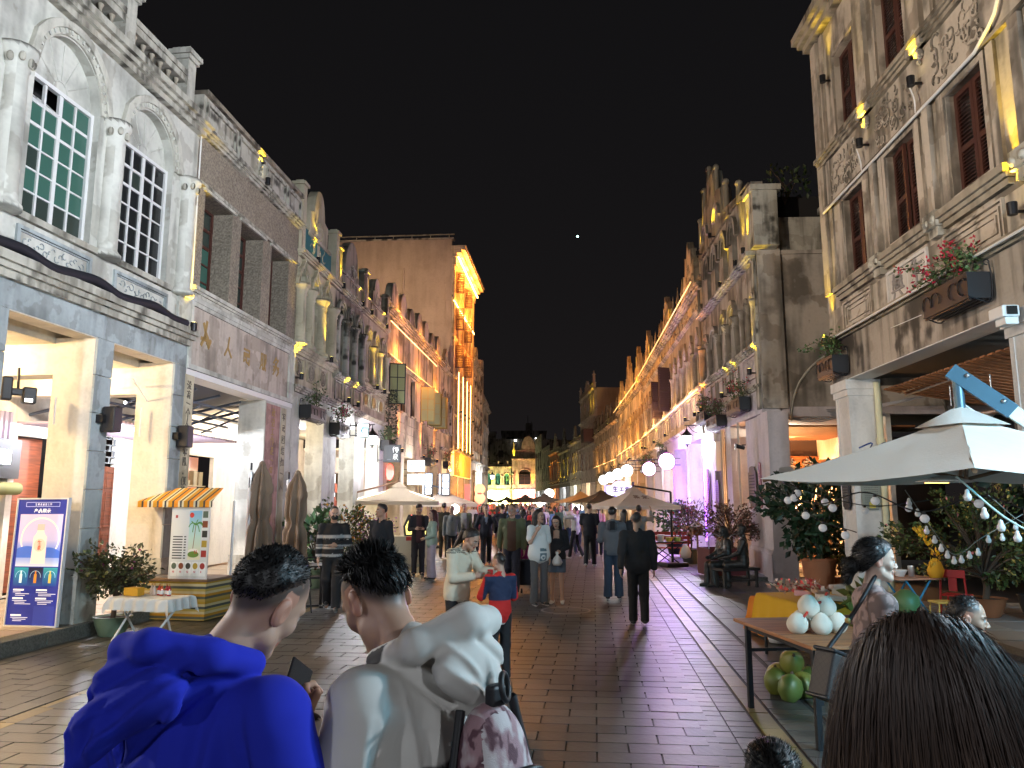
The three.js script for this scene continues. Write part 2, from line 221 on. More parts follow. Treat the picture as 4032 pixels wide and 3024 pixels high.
// window box on a bracket with a trailing plant
function leafCloud(fn, n, s, col) { // fn() gives a point and a rough outward direction; leaves are bent diamonds
  const P = [], N = [], C = []; const v = (a, b, c) => P.push(a.x, a.y, a.z, b.x, b.y, b.z, c.x, c.y, c.z);
  for (let i = 0; i < n; i++) {
    const [p, d] = fn(i), l = s * rr(0.6, 1.3), t = V3(rr(-1, 1), rr(-0.8, 1), rr(-1, 1)).add(d).normalize(), b = V3(rr(-1, 1), rr(-1, 1), rr(-1, 1)).cross(t).normalize(), nn = t.clone().cross(b), q = V3(...p);
    const tip = q.clone().addScaledVector(t, l).addScaledVector(nn, -0.12 * l), a = q.clone().addScaledVector(t, l * 0.5).addScaledVector(b, l * 0.3), c = q.clone().addScaledVector(t, l * 0.5).addScaledVector(b, -l * 0.3), m = q.clone().addScaledVector(t, l * 0.5).addScaledVector(nn, -0.06 * l);
    v(q, a, m); v(m, a, tip); v(q, m, c); v(m, tip, c); const k = rr(0.55, 1.5), e = rr(0.8, 1.35); const cc = col ? col(p) : [1, 1, 1]; for (let j = 0; j < 12; j++) C.push(cc[0] * k * e, cc[1] * k, cc[2] * k);
  }
  const g = new THREE.BufferGeometry(); g.setAttribute('position', new THREE.Float32BufferAttribute(P, 3)); g.setAttribute('color', new THREE.Float32BufferAttribute(C, 3)); g.computeVertexNormals(); return g;
}
const leafM = (r, g, b, ro = 0.5) => mat(r, g, b, { roughness: ro, side: THREE.DoubleSide, vertexColors: true });
const inBall = (c, r, sq = [1, 1, 1], shell = 0.5) => () => { let x, y, z, l; do { x = rr(-1, 1); y = rr(-1, 1); z = rr(-1, 1); l = x * x + y * y + z * z; } while (l > 1 || l < shell * R()); return [[c[0] + x * r * sq[0], c[1] + y * r * sq[1], c[2] + z * r * sq[2]], V3(x, y, z).multiplyScalar(1.2)]; };
function planterBox(label, p, ry, w, flower, lush = 1, trail = -1) {
  const t = thing('window_planter', label, 'planter', p, ry, 'planters hung on the facades'), d = 0.3, h = 0.34;
  mesh('trough', [box2(-w / 2, w / 2, 0, 0.02, 0, d), box2(-w / 2, w / 2, 0.02, h, 0, 0.015), box2(-w / 2, w / 2, 0.02, h, d - 0.015, d), box2(-w / 2, -w / 2 + 0.015, 0.02, h, 0.015, d - 0.015), box2(w / 2 - 0.015, w / 2, 0.02, h, 0.015, d - 0.015)], M.black, t);
  mesh('soil', box2(-w / 2 + 0.02, w / 2 - 0.02, 0.2, h - 0.05, 0.02, d - 0.02), M.soil, t);
  const sc = []; for (const s of [-1, 1]) for (let k = 0; k < 2; k++) { const x = s * w * (0.2 + 0.2 * k); sc.push(torus(x, h * 0.5, d + 0.012, h * 0.32, 0.008, 0, 0, 0.6 * s, 14, 4.4)); }
  for (const s of [-1, 1]) sc.push(tube([[s * (w / 2 + 0.01), h + 0.12, 0.02], [s * (w / 2 + 0.012), h * 0.6, 0.0], [s * (w / 2 + 0.012), -0.05, 0.05], [s * (w / 2 + 0.012), 0.02, d]], 0.01, 16, 5), torus(s * (w / 2 + 0.012), h + 0.12, 0.05, 0.035, 0.008, 0, PI / 2, 0, 12, 5));
  for (let k = 0; k < 4; k++) sc.push(box2(-w / 2, w / 2, -0.03, -0.012, 0.03 + k * 0.08, 0.05 + k * 0.08)); mesh('bracket', sc, M.iron, t);
  const stems = [], tips = []; const n = Math.round(9 * lush); for (let i = 0; i < n; i++) { const x = rr(-w * 0.42, w * 0.42), tr = rr(0, 1) < 0.35 ? trail : 0, a = [x, h - 0.08, d * rr(0.3, 0.7)], b = [x + rr(-0.15, 0.15) + tr * 0.2, h + rr(0.15, 0.4), d * rr(0.2, 1.2)], c = [b[0] + rr(-0.2, 0.2) + tr * 0.45, b[1] + rr(-0.12, 0.25), b[2] + rr(-0.1, 0.25)]; stems.push(tube([a, b, c], 0.006, 6, 4)); tips.push(a, b, c); }
  mesh('stem', stems, M.bark, t);
  mesh('foliage', leafCloud(() => { const i = Math.floor(R() * n) * 3, s = R(), a = tips[i], b = tips[i + 1], c = tips[i + 2], q = s < 0.4 ? [0, 1, 2].map(k => lerp(a[k], b[k], s / 0.4)) : [0, 1, 2].map(k => lerp(b[k], c[k], (s - 0.4) / 0.6)); return [q.map(v => v + rr(-0.07, 0.07)), V3(rr(-1, 1), 0.3, rr(-1, 1))]; }, 260 * lush, 0.07), leafM(0.06, 0.11, 0.035), t);
  if (flower) mesh('blossom', leafCloud(() => { const i = Math.floor(R() * n) * 3 + 2, q = tips[i]; return [q.map(v => v + rr(-0.08, 0.08)), V3(rr(-1, 1), 0.6, rr(-1, 1))]; }, 90 * lush, 0.06), leafM(...flower), t);
  return t;
}
// wall lantern on an iron arm: shade, glass, finial
function lantern(label, p, ry, k = 60) {
  const t = thing('wall_lantern', label, 'street lamp', p, ry, 'white wall lanterns'); // local +z points out to the street
  mesh('arm', [bar([0, 0.34, 0], [0, 0.34, 0.62], 0.016), tube([[0, 0.05, 0], [0, 0.12, 0.3], [0, 0.33, 0.5]], 0.012, 12, 5), box2(-0.04, 0.04, -0.05, 0.42, -0.01, 0.02), bar([0, 0.34, 0.55], [0, 0.2, 0.55], 0.014)], M.iron, t);
  mesh('lamp_shade', tf(lathe([[0.03, 0.22], [0.045, 0.16], [0.08, 0.12], [0.2, 0.0], [0.205, -0.02], [0.17, -0.02]], 6), 0, 0, 0.55), M.iron, t);
  mesh('lamp_glass', tf(lathe([[0.02, -0.3], [0.095, -0.3], [0.165, -0.03], [0.02, -0.02]], 6), 0, 0, 0.55), glow(0.95, 0.98, 1, 5), t);
  mesh('finial', tf(lathe([[0.1, -0.3], [0.1, -0.32], [0.03, -0.34], [0.02, -0.4], [0, -0.42]], 6), 0, 0, 0.55), M.iron, t);
  t.updateMatrixWorld(); const q = t.localToWorld(V3(0, -0.16, 0.55)).toArray(); if (k) point(q, 0xf1f6ff, k, 0.1); return t;
}
// bronze notice plaque with a shaped head
function plaque(name, label, p, ry, w, h, kind, base, ink, rows = 9) {
  const t = thing(name, label, 'plaque', p, ry), k = w / 2;
  const s = new THREE.Shape(); if (kind === 'shield') { s.moveTo(-k, 0); s.lineTo(k, 0); s.lineTo(k * 0.94, h * 0.84); s.lineTo(k, h * 0.86); s.lineTo(k * 0.95, h * 0.9); s.quadraticCurveTo(k * 0.6, h * 0.88, k * 0.4, h * 0.93); s.quadraticCurveTo(0, h * 1.08, -k * 0.4, h * 0.93); s.quadraticCurveTo(-k * 0.6, h * 0.88, -k * 0.95, h * 0.9); s.lineTo(-k, h * 0.86); s.lineTo(-k * 0.94, h * 0.84); }
  else { const c = k * 0.35; s.moveTo(-k + c, 0); s.lineTo(k - c, 0); s.quadraticCurveTo(k - c, c, k, c); s.lineTo(k, h - c); s.quadraticCurveTo(k - c, h - c, k - c, h); s.quadraticCurveTo(0, h * 1.06, -k + c, h); s.quadraticCurveTo(-k + c, h - c, -k, h - c); s.lineTo(-k, c); s.quadraticCurveTo(-k + c, c, -k + c, 0); }
  mesh('plate', ext(s, 0.02, 0.006), base, t);
  const g = []; for (let i = 0; i < rows; i++) { const y = h * 0.8 - i * h * 0.68 / rows; let x = -k * 0.74; while (x < k * 0.7) { const l = rr(0.012, 0.03); g.push(box2(x, Math.min(x + l, k * 0.74), y - h * 0.014, y + h * 0.014, 0.027, 0.031)); x += l + 0.008; } }
  mesh('lettering', g, ink, t); if (kind === 'shield') mesh('medallion', torus(0, h * 0.9, 0.03, k * 0.2, 0.008), ink, t); return t;
}
// ---- a whole arcade house from a short description
function house(B, s) {
  const W = B.W, m = s.m, d = s.depth ?? 7, top = s.top;
  // ground floor arcade
  const n = s.bays ?? 2, pw = s.pw ?? 0.5, ay = s.ay ?? 4.15;
  const px = [...Array(n + 1)].map((_, i) => lerp(pw / 2, W - pw / 2, i / n));
  for (const u of px) { mesh('pillar', [box2(u - pw / 2, u + pw / 2, 0.7, ay, -0.5, 0)], s.pm || m, B); mesh('plinth', [box2(u - pw / 2 - 0.05, u + pw / 2 + 0.05, 0, 0.62, -0.55, 0.06), box2(u - pw / 2 - 0.03, u + pw / 2 + 0.03, 0.62, 0.7, -0.53, 0.04)], s.pm || m, B); }
  mesh('arcade_beam', box2(0, W, ay, 4.72, -0.4, 0.0), s.bm || m, B);
  if (s.arch) many('arcade_arch', px.slice(1).map((u, i) => { const a = px[i] + pw / 2, b = u - pw / 2; return tf(ext((() => { const q = poly([[a, ay - 0.5], [b, ay - 0.5], [b, ay], [a, ay]]); q.holes = [holePath({ u: (a + b) / 2, w: b - a - 0.02, y0: ay - 0.499, y1: ay - 0.49, top: 'round', rise: 0.42 })]; return q; })(), 0.3), 0, 0, -0.36); }), m, B);
  mesh('arcade_ceiling', box2(0, W, ay + 0.02, ay + 0.1, -3.2, -0.4), M.whiteIn, B);
  wall(B, 'shop_wall', M.whiteIn, 0, W, 0.2, ay, px.slice(1).map((u, i) => ({ u: (u + px[i]) / 2, w: (u - px[i]) * 0.62, y0: 0.25, y1: 3.1 })), 0.12, -3.0);
  px.slice(1).forEach((u, i) => { const c = (s.shop || [[1, 0.75, 0.45, 1.3]])[i % (s.shop || [0]).length]; const a = (u + px[i]) / 2, w = (u - px[i]) * 0.62;
    mesh('shop_window_light', box2(a - w / 2, a + w / 2, 0.25, 3.1, -3.5, -3.45), glow(c[0], c[1], c[2], c[3]), B);
    mesh('shop_shelving', [...Array(4)].flatMap((_, k) => [box2(a - w / 2, a + w / 2, 0.5 + k * 0.6, 0.53 + k * 0.6, -3.44, -3.2), ...[...Array(5)].map((_, j) => box2(a - w / 2 + w * j / 5 + 0.03, a - w / 2 + w * (j + rr(0.4, 0.8)) / 5, 0.53 + k * 0.6, 0.53 + k * 0.6 + rr(0.12, 0.42), -3.4, -3.25))]), pick([M.darkWood, mat(0.3, 0.08, 0.05), mat(0.35, 0.3, 0.2)]), B); });
  if (s.lampK !== 0) { const c = s.lampC || 0xffe6c0; mesh('ceiling_lamp', cyl(W / 2, ay - 0.02, -1.7, 0.14, 0.14, 0.05, 12), glow(1, 0.92, 0.8, 5), B); point(W_(B, W / 2, ay - 0.15, -1.7), c, s.lampK ?? 28, 0.1); }
  // upper walls
  for (const f of s.floors) {
    const k = f.n, us = f.us || [...Array(k)].map((_, i) => lerp(W / (2 * k) + (f.in ?? 0), W - W / (2 * k) - (f.in ?? 0), k > 1 ? i / (k - 1) : 0.5)), w = f.w;
    const H = us.map(u => ({ u, w, y0: f.h0, y1: f.h1, top: f.top, rise: f.rise }));
    wall(B, 'upper_wall', f.m || m, 0, W, f.y0, f.y1, H, 0.3);
    many('window_sill', us.map(u => box2(u - w / 2 - 0.08, u + w / 2 + 0.08, f.h0 - 0.07, f.h0 - 0.002, -0.28, 0.07)), s.trim || m, B);
    for (const u of us) {
      if (f.fill) { const sm = f.fill, tp = f.h1 + (f.top ? (f.rise ?? w / 2) * 0.55 : 0); f.open ? shutterLeaf(B, u - w / 2, u, f.h0, f.h1, 0.02, sm, 10, false, f.open) && shutterLeaf(B, u + w / 2 - 0.02, u + w, f.h0, f.h1, 0.02, sm, 10, false, 1.2) : shutterPair(B, u, w * (f.top ? 0.98 : 1), f.h0, f.h1, -0.22, sm, f.slats ?? 12);
        if (f.top) mesh('fanlight', tf(ext(poly(archPts(w, f.rise ?? w / 2, f.top)), 0.03), u, f.h1, -0.2), f.fan || sm, B); }
      else paned(B, u, w, f.h0, f.h1, 2, 3, -0.2, f.fm || M.darkWood, f.pane || M.glassDark, 0.03, 0.045);
      if (f.top) mesh('arch_moulding', [ring(u, f.h1, w + 0.02, w + 0.16, 0, 0.05, f.top, (f.rise ?? w / 2) + 0.01, (f.rise ?? w / 2) + 0.1), ring(u, f.h1, w + 0.17, w + 0.3, 0, 0.09, f.top, (f.rise ?? w / 2) + 0.1, (f.rise ?? w / 2) + 0.19)], s.trim || m, B);
      else if (f.hood) mesh('window_hood', [box2(u - w / 2 - 0.1, u + w / 2 + 0.1, f.h1 + 0.04, f.h1 + 0.14, 0, 0.1)], s.trim || m, B);
    }
    if (f.col) { const c = us.slice(1).map((u, i) => (u + us[i]) / 2); c.push(us[0] - (c[0] ? c[0] - us[0] : W / 2.2), us[k - 1] + (c[0] ? c[0] - us[0] : W / 2.2)); for (const u of c) mesh('column', column(clamp(u, f.col, W - f.col), f.h0 - 0.05, f.h1 + 0.06, f.col, 0.03, 10), s.trim || m, B); }
    if (f.panel) { const [a, b] = f.panel; many('apron_panel', us.map(u => [...frameRect(u - w / 2 - 0.04, u + w / 2 + 0.04, a, b, 0.04, 0, 0.035)]), s.trim || m, B); if (f.medal) many('medallion', us.map(u => [torus(u, (a + b) / 2, 0.01, (b - a) * 0.36, 0.022, 0, 0, 0, 20), tf(cyl(0, 0, 0, (b - a) * 0.28, (b - a) * 0.26, 0.03, 16, PI / 2), u, (a + b) / 2, 0.01), ...[...Array(5)].map((_, i) => torus(u + rr(-0.05, 0.05), (a + b) / 2 + rr(-0.06, 0.06), 0.028, rr(0.03, 0.06), 0.008, 0, 0, rr(0, 6), 8, 4))]), f.medal === 2 ? M.gold : M.oldDark, B); }
    if (f.pil) many('pilaster', f.pil.map(u => [box2(u - 0.14, u + 0.14, f.y0, f.y1, 0, 0.09), box2(u - 0.18, u + 0.18, f.y1 - 0.2, f.y1 - 0.06, 0, 0.13)]), s.trim || m, B);
  }
  for (const q of s.strip || []) { mesh('strip_light', box2(q[0], q[1], q[2], q[2] + 0.03, q[3], q[3] + 0.04), glow(1, 0.55, 0.16, 1.3), B); const n = q[5] || 4; for (let i = 0; i < n; i++) point(W_(B, lerp(q[0], q[1], (i + 0.5) / n), q[2] + 0.12, q[3] + 0.35), q[6] || 0xffa548, q[4], 0.15); }
  for (const c of s.bands || []) mesh('cornice', band(0, W, c[0], c[1], c[2]), c[3] || s.trim || m, B);
  mesh('inner_block', box2(0, W, 4.3, top - 0.15, -d, -0.4), M.dark, B);
  if (s.sides) mesh('side_wall', [box2(-0.02, 0.02, 4.2, top, -d, -0.3), box2(W - 0.02, W + 0.02, 4.2, top, -d, -0.3)], s.sides, B);
  mesh('roof_slab', box2(0, W, top - 0.14, top, -d, 0.0), M.oldDark, B);
  // parapets: solid with posts, merlons, gables, spires
  const p = s.par; if (p) {
    const y = top; if (p.h) mesh('parapet', [box2(0, W, y, y + p.h, -0.2, 0.02), box2(0, W, y + p.h, y + p.h + 0.07, -0.25, 0.08)], p.m || m, B);
    if (p.bal) { for (let i = 0; i < p.bal; i++) { const q = new THREE.Mesh(balC, p.m || m); q.name = 'baluster'; q.position.set((i + 0.5) * W / p.bal, y, -0.05); B.add(q); } mesh('parapet_rail', box2(0, W, y + 0.38, y + 0.5, -0.15, 0.06), p.m || m, B); }
    for (const q of p.posts || []) mesh('parapet_pier', [box2(q[0] - 0.13, q[0] + 0.13, y, y + q[1], -0.18, 0.08), box2(q[0] - 0.18, q[0] + 0.18, y + q[1], y + q[1] + 0.08, -0.23, 0.13), q[2] ? tf(lathe([[0.1, 0], [0.13, 0.08], [0.05, 0.2], [0.09, 0.28], [0, 0.45]], 8), q[0], y + q[1] + 0.08, -0.05) : box2(q[0] - 0.1, q[0] + 0.1, y + q[1] + 0.08, y + q[1] + 0.14, -0.15, 0.05)], p.m || m, B);
    for (const q of p.gables || []) { const [u, w, h, kind] = q; let pts; const k = w / 2;
      if (kind === 'step') pts = [[-k, 0], [-k, h * 0.35], [-k * 0.72, h * 0.35], [-k * 0.7, h * 0.62], [-k * 0.42, h * 0.66], ...archPts(w * 0.42, h * 0.34, 'round', 10).map(a => [a[0], a[1] + h * 0.66]), [k * 0.42, h * 0.66], [k * 0.7, h * 0.62], [k * 0.72, h * 0.35], [k, h * 0.35], [k, 0]];
      else if (kind === 'spire') pts = [[-k, 0], [-k * 0.95, h * 0.55], [-k * 0.6, h * 0.5], [-k * 0.5, h * 0.8], [-k * 0.25, h * 0.72], [0, h], [k * 0.25, h * 0.72], [k * 0.5, h * 0.8], [k * 0.6, h * 0.5], [k * 0.95, h * 0.55], [k, 0]];
      else if (kind === 'tri') pts = [[-k, 0], [-k, h * 0.15], [0, h], [k, h * 0.15], [k, 0]];
      else pts = [[-k, 0], [-k, h * 0.3], ...archPts(w * 0.86, h * 0.7, 'round', 14).map(a => [a[0], a[1] + h * 0.3]), [k, h * 0.3], [k, 0]];
      mesh('gable', tf(ext(poly(pts), 0.22, 0.02), u, y, -0.2), p.m || m, B);
      mesh('gable_relief', [torus(u, y + h * 0.45, 0.04, w * 0.13, 0.03, 0, 0, 0, 20), ...[...Array(12)].map((_, i) => torus(u + rr(-k, k) * 0.6, y + h * rr(0.12, 0.6), 0.04, rr(0.06, 0.16), 0.022, 0, 0, rr(0, 6), 9, 3.6)), box2(u - k * 0.9, u + k * 0.9, y + h * 0.28, y + h * 0.32, 0.02, 0.09)], s.trim || m, B); }
    for (const q of p.spires || []) mesh('spire', [lathe([[0.09, 0], [0.1, q[1] * 0.1], [0.07, q[1] * 0.14], [0.075, q[1] * 0.5], [0.1, q[1] * 0.55], [0.06, q[1] * 0.62], [0, q[1]]], 6, q[0], y, -0.05)], p.m || m, B);
  }
  for (const l of s.lights || []) uplight(B, l[0], l[1], l[4] ?? 0.02, l[2] ?? 1, l[3] ?? 'y', l[5] ?? 1.2);
}
const balC = mg(balusterG());
// ================= left side of the street =================
const PL = [[-6.538, -8], [-5.8648, -13.6098], [-5.405, -18.719]];   // fronts of the first two houses
const uv = (A, B, u, off = 0) => { const d = [B[0] - A[0], B[1] - A[1]], l = Math.hypot(...d); return [A[0] + d[0] / l * u - d[1] / l * off, A[1] + d[1] / l * u + d[0] / l * off]; };
{ // ---- first house: white, arched windows over an arcade
  const B = building('shophouse', 'white weathered house with two big arched casement windows and a balustrade, nearest on the left', uv(PL[0], PL[1], -2.6), PL[1]), o = 2.6, W = B.W;
  const P = [[-0.95, -0.55], [1.05, 1.47], [3.2, 3.59], [5.28, 5.65]].map(p => p.map(x => x + o));
  // pillars: pale core, plinth, blue-grey facing slabs toward the street
  for (const [a, b] of P) {
    mesh('pillar', box2(a, b, 0.95, 4.3, -0.66, -0.02), M.whiteIn, B); mesh('plinth', [box2(a - 0.04, b + 0.04, 0, 0.8, -0.7, 0.03), box2(a - 0.06, b + 0.06, 0.8, 0.88, -0.72, 0.05), box2(a - 0.03, b + 0.03, 0.88, 0.95, -0.69, 0.02)], M.grimeLt, B);
    for (let k = 0; k < 6; k++) mesh('facing_slab', box2(a + 0.004 * (k % 2), b - 0.003, 0.955 + k * 0.5583, 0.95 + (k + 1) * 0.5583 - 0.008, -0.02, 0.012 + 0.003 * (k % 3)), M.blue, B);
  }
  mesh('arcade_beam', [box2(0, W, 4.3, 4.66, -0.35, 0.012)], M.blue, B);
  mesh('beam_soffit', [box2(0, W, 4.285, 4.3, -0.34, 0.0)], M.whiteIn, B);
  mesh('arcade_ceiling', [box2(0, W, 4.22, 4.4, -3.4, -0.66), box2(0, W, 4.4, 4.6, -0.66, -0.35)], M.whiteIn, B);
  many('cross_beam', P.map(([a, b]) => box2(a, b, 3.75, 4.219, -3.4, -0.66)), M.whiteIn, B);
  many('cornice', [band(0, W, 4.66, 0.3, 0.2), band(0, W, 8.66, 0.3, 0.26)], M.grime, B);
  const ww = [[2.18, 1.34, 0.78], [4.17, 1.34, 0.74], [-0.1, 1.3, 0.76]].map(w => [w[0] + o, w[1], w[2]]);
  const H = ww.map(([u, w, r]) => ({ u, w, y0: 5.6, y1: 7.62, top: 'round', rise: r }));
  wall(B, 'upper_wall', M.white, 0, W, 4.96, 8.66, H, 0.3);
  mesh('inner_block', box2(0, W, 4.62, 8.9, -7, -0.42), M.dark, B);
  mesh('roof_slab', box2(0, W, 8.9, 8.97, -7, 0.2), M.grime, B);
  ww.forEach(([u, w, r], i) => {
    // tympanum with radial ribs, arch mouldings with dentils
    mesh('tympanum', tf(ext(poly([...archPts(w, r, 'round')]), 0.05), u, 7.64, -0.2), M.white, B);
    const ribs = [torus(u, 7.66, -0.15, 0.14, 0.014, 0, 0, 0, 14, PI)]; for (let k = 1; k < 6; k++) { const a = k * PI / 6; ribs.push(bar([u + 0.15 * Math.cos(a), 7.66 + 0.15 * Math.sin(a), -0.145], [u + w * 0.45 * Math.cos(a), 7.66 + r * 0.9 * Math.sin(a), -0.145], 0.011, 0.011, 5)); }
    mesh('fan_rib', ribs, M.white, B);
    mesh('arch_moulding', [ring(u, 7.64, w + 0.02, w + 0.2, 0, 0.03, 'round', r + 0.01, r + 0.1), ring(u, 7.64, w + 0.2, w + 0.42, 0, 0.07, 'round', r + 0.1, r + 0.2)], M.grimeLt, B);
    const dt = []; for (let k = 0; k < 19; k++) { const a = (k + 0.5) / 19 * PI; dt.push(box(u + (w / 2 + 0.055) * Math.cos(a), 7.64 + (r + 0.055) * Math.sin(a), 0.045, 0.06, 0.035, 0.03, 0, 0, a)); } mesh('dentil', dt, M.white, B);
    paned(B, u, w, 5.6, 7.63, 4, 6, -0.17, M.whitePaint, (c, j) => i === 0 && j === 5 && c < 2 ? null : i === 0 ? (j > 0 && R() < 0.85 ? M.glassGreen : M.glassDim) : R() < 0.3 ? M.glassDim : M.glassDark);
    mesh('window_sill', [box2(u - w / 2 - 0.12, u + w / 2 + 0.12, 5.5, 5.59, -0.3, 0.07)], M.grime, B);
    mesh('apron_panel', [...frameRect(u - w / 2 - 0.06, u + w / 2 + 0.06, 5.02, 5.42, 0.05, 0, 0.035), ...frameRect(u - w / 2, u + w / 2, 5.08, 5.36, 0.02, 0, 0.02)], M.blue, B);
    if (i < 2) { // relief of curling stems in the apron
      const t = []; for (let k = 0; k < 16; k++) { const x = u + (k / 15 - 0.5) * (w - 0.24), y = 5.22 + 0.05 * Math.sin(k * 2.1); t.push(torus(x, y, 0.008, rr(0.02, 0.05), 0.008, 0, 0, rr(0, 6), 10, rr(2.5, 5))); } mesh('relief', t, M.blue, B); }
  });
  { const s = mesh('window_sash', [...frameRect(-0.58, 0.0, 0, 0.33, 0.035, 0, 0.03), box2(-0.3, -0.27, 0.035, 0.295, 0.002, 0.026)], M.whitePaint, B); s.position.set(ww[0][0] - 0.02, 7.24, -0.12); s.rotation.x = -0.85; }
  many('engaged_column', [3.18, 1.16, 5.28, -1.05].map(u => column(u + o, 5.5, 7.66, 0.16, 0.02, 16)), M.white, B);
  many('capital', [3.18, 1.16, 5.28, -1.05].map(u => { const g = []; for (let k = 0; k < 9; k++) { const a = k / 9 * TAU; g.push(sph(u + o + 0.19 * Math.cos(a), 7.46 + 0.04 * (k % 2), 0.02 + 0.19 * Math.sin(a), 0.045, 7, 1, 1.5, 1)); } return g; }), M.grime, B);
  // balustrade on the roof edge: piers, rail, balusters each a part
  many('parapet_pier', [-0.7, 1.2, 3.14, 4.95].map(u => { const x = u + o; return [box2(x, x + 0.26, 8.98, 9.85, -0.2, 0.08), box2(x - 0.04, x + 0.3, 9.85, 9.93, -0.24, 0.12), box2(x - 0.08, x + 0.34, 9.93, 10.02, -0.28, 0.16), box2(x - 0.03, x + 0.29, 10.02, 10.07, -0.23, 0.11)]; }), M.grimeLt, B);
  many('parapet_rail', [[0, o - 0.7], [o - 0.44, o + 1.2], [o + 1.46, o + 3.14], [o + 3.4, o + 4.95]].map(([a, b]) => [box2(a, b, 9.38, 9.5, -0.16, 0.06), box2(a, b, 9.5, 9.6, -0.19, 0.09), box2(a, b, 8.97, 9.01, -0.14, 0.05)]), M.grime, B);
  const bg = mg(balusterG()); for (const [a, b] of [[o + 1.46, o + 3.14], [o + 3.4, o + 4.95], [o - 0.44, o + 1.2]]) for (let k = 0; k < 6; k++) { const q = new THREE.Mesh(bg, M.oldDark); q.name = 'baluster'; q.position.set(lerp(a, b, (k + 0.6) / 6.2), 9.005, -0.05); q.castShadow = true; B.add(q); }
  // drain pipe and cable at the party wall
  mesh('drain_pipe', [bar([W - 0.06, 5.9, 0.05], [W - 0.06, 8.6, 0.05], 0.016), tube([[W - 0.06, 8.6, 0.05], [W - 0.03, 8.85, 0.05], [W + 0.04, 8.8, 0.03]], 0.016, 10, 6)], M.whitePaint, B);
  mesh('pilaster', box2(W - 0.42, W - 0.02, 4.97, 7.3, 0, 0.05), M.white, B);
  uplight(B, W - 0.2, 5.02, 0.06, 2.2);
  // back of the arcade: plaster wall, shop fronts
  wall(B, 'shop_wall', M.whiteIn, 0, W, 0.2, 4.22, [{ u: o + 0.1, w: 1.5, y0: 0.25, y1: 3.3 }, { u: o + 4.0, w: 3.2, y0: 0.25, y1: 3.5 }], 0.15, -3.2);
  mesh('wooden_door', [box2(o - 0.75, o - 0.25, 0.2, 3.3, -3.3, -3.24), box2(o + 0.45, o + 0.95, 0.2, 3.3, -3.34, -3.22)], M.wood, B);
  mesh('shop_interior', [box2(o - 0.65, o + 0.95, 0.2, 3.3, -5.2, -5.1), box2(o + 2.4, o + 5.6, 0.2, 3.5, -5.2, -5.1)], wood(0.9, 0.6, 0.4), B);
  mesh('fluted_screen', [...Array(26)].map((_, k) => box2(o + 2.5 + k * 0.12, o + 2.56 + k * 0.12, 3.0, 3.5, -3.3, -3.2)), mat(0.35, 0.33, 0.5), B);
  mesh('shop_sign', box2(o + 2.9, o + 5.4, 2.55, 2.8, -3.1, -3.04), glow(0.85, 0.92, 1, 6), B);
  mesh('sign_fascia', box2(o + 2.5, o + 5.7, 2.3, 3.0, -3.2, -3.1), M.black, B);
  mesh('roller_blind', [cyl(o + 4.1, 2.12, -3.02, 0.11, 0.11, 3.0, 12, 0, 0, PI / 2)], mat(0.2, 0.22, 0.09), B);
  // posters on the shop front
  const cols = [[0.5, 0.62, 0.3], [0.6, 0.16, 0.13], [0.03, 0.16, 0.5], [0.75, 0.4, 0.03], [0.65, 0.06, 0.05], [0.75, 0.72, 0.66]];
  cols.forEach((c, k) => mesh('poster', [box2(o + 3.3, o + 3.3 + (k < 2 ? 0.75 : 0.6), 1.95 - k * 0.28 - (k > 1 ? 0.05 : 0), 2.2 - k * 0.28 - (k > 1 ? 0.05 : 0), -3.0, -2.98)], mat(...c), B));
  many('notice', [box2(o + 4.3, o + 4.6, 1.7, 2.0, -3.0, -2.985), box2(o - 0.12, o + 0.16, 1.5, 1.9, -3.19, -3.18)], mat(0.7, 0.7, 0.68), B);
  mesh('cabinet', [box2(o + 3.9, o + 4.4, 0.2, 1.1, -3.05, -2.6)], wood(1.3, 1, 0.6), B);
  many('meter_box', [rbox(o + 0.6, 2.9, -3.1, 0.36, 0.6, 0.16, 0.02), rbox(o - 0.95, 2.35, -0.72, 0.2, 0.32, 0.12, 0.02)], mat(0.42, 0.4, 0.24), B);
  mesh('conduit', [tube([[o + 0.6, 2.6, -3.1], [o + 0.62, 2.2, -3.1], [o + 0.9, 1.9, -3.14]], 0.012), tube([[o + 5.2, 3.9, -0.64], [o + 4.9, 3.95, -0.5], [o + 5.3, 3.6, -0.45]], 0.012), bar([o + 3.1, 3.4, -0.5], [o + 3.1, 3.0, -0.5], 0.014), bar([o + 5.2, 3.5, -0.5], [o + 5.2, 3.0, -0.5], 0.014)], M.whitePaint, B);
  mesh('hanging_cable', tube([[o - 1.0, 3.35, -0.7], [o - 0.98, 2.9, -0.72], [o - 0.9, 2.7, -0.74], [o - 0.98, 2.55, -0.72]], 0.02, 16, 5), mat(0.2, 0.19, 0.16), B);
  for (const u of [0.2, 2.35, 4.45, -1.4]) { mesh('ceiling_lamp', cyl(u + o, 4.19, -1.9, 0.11, 0.12, 0.05, 16), glow(1, 0.85, 0.55, 6), B); point(W_(B, u + o, 4.1, -1.9), 0xffd79a, 20, 0.09); }
}
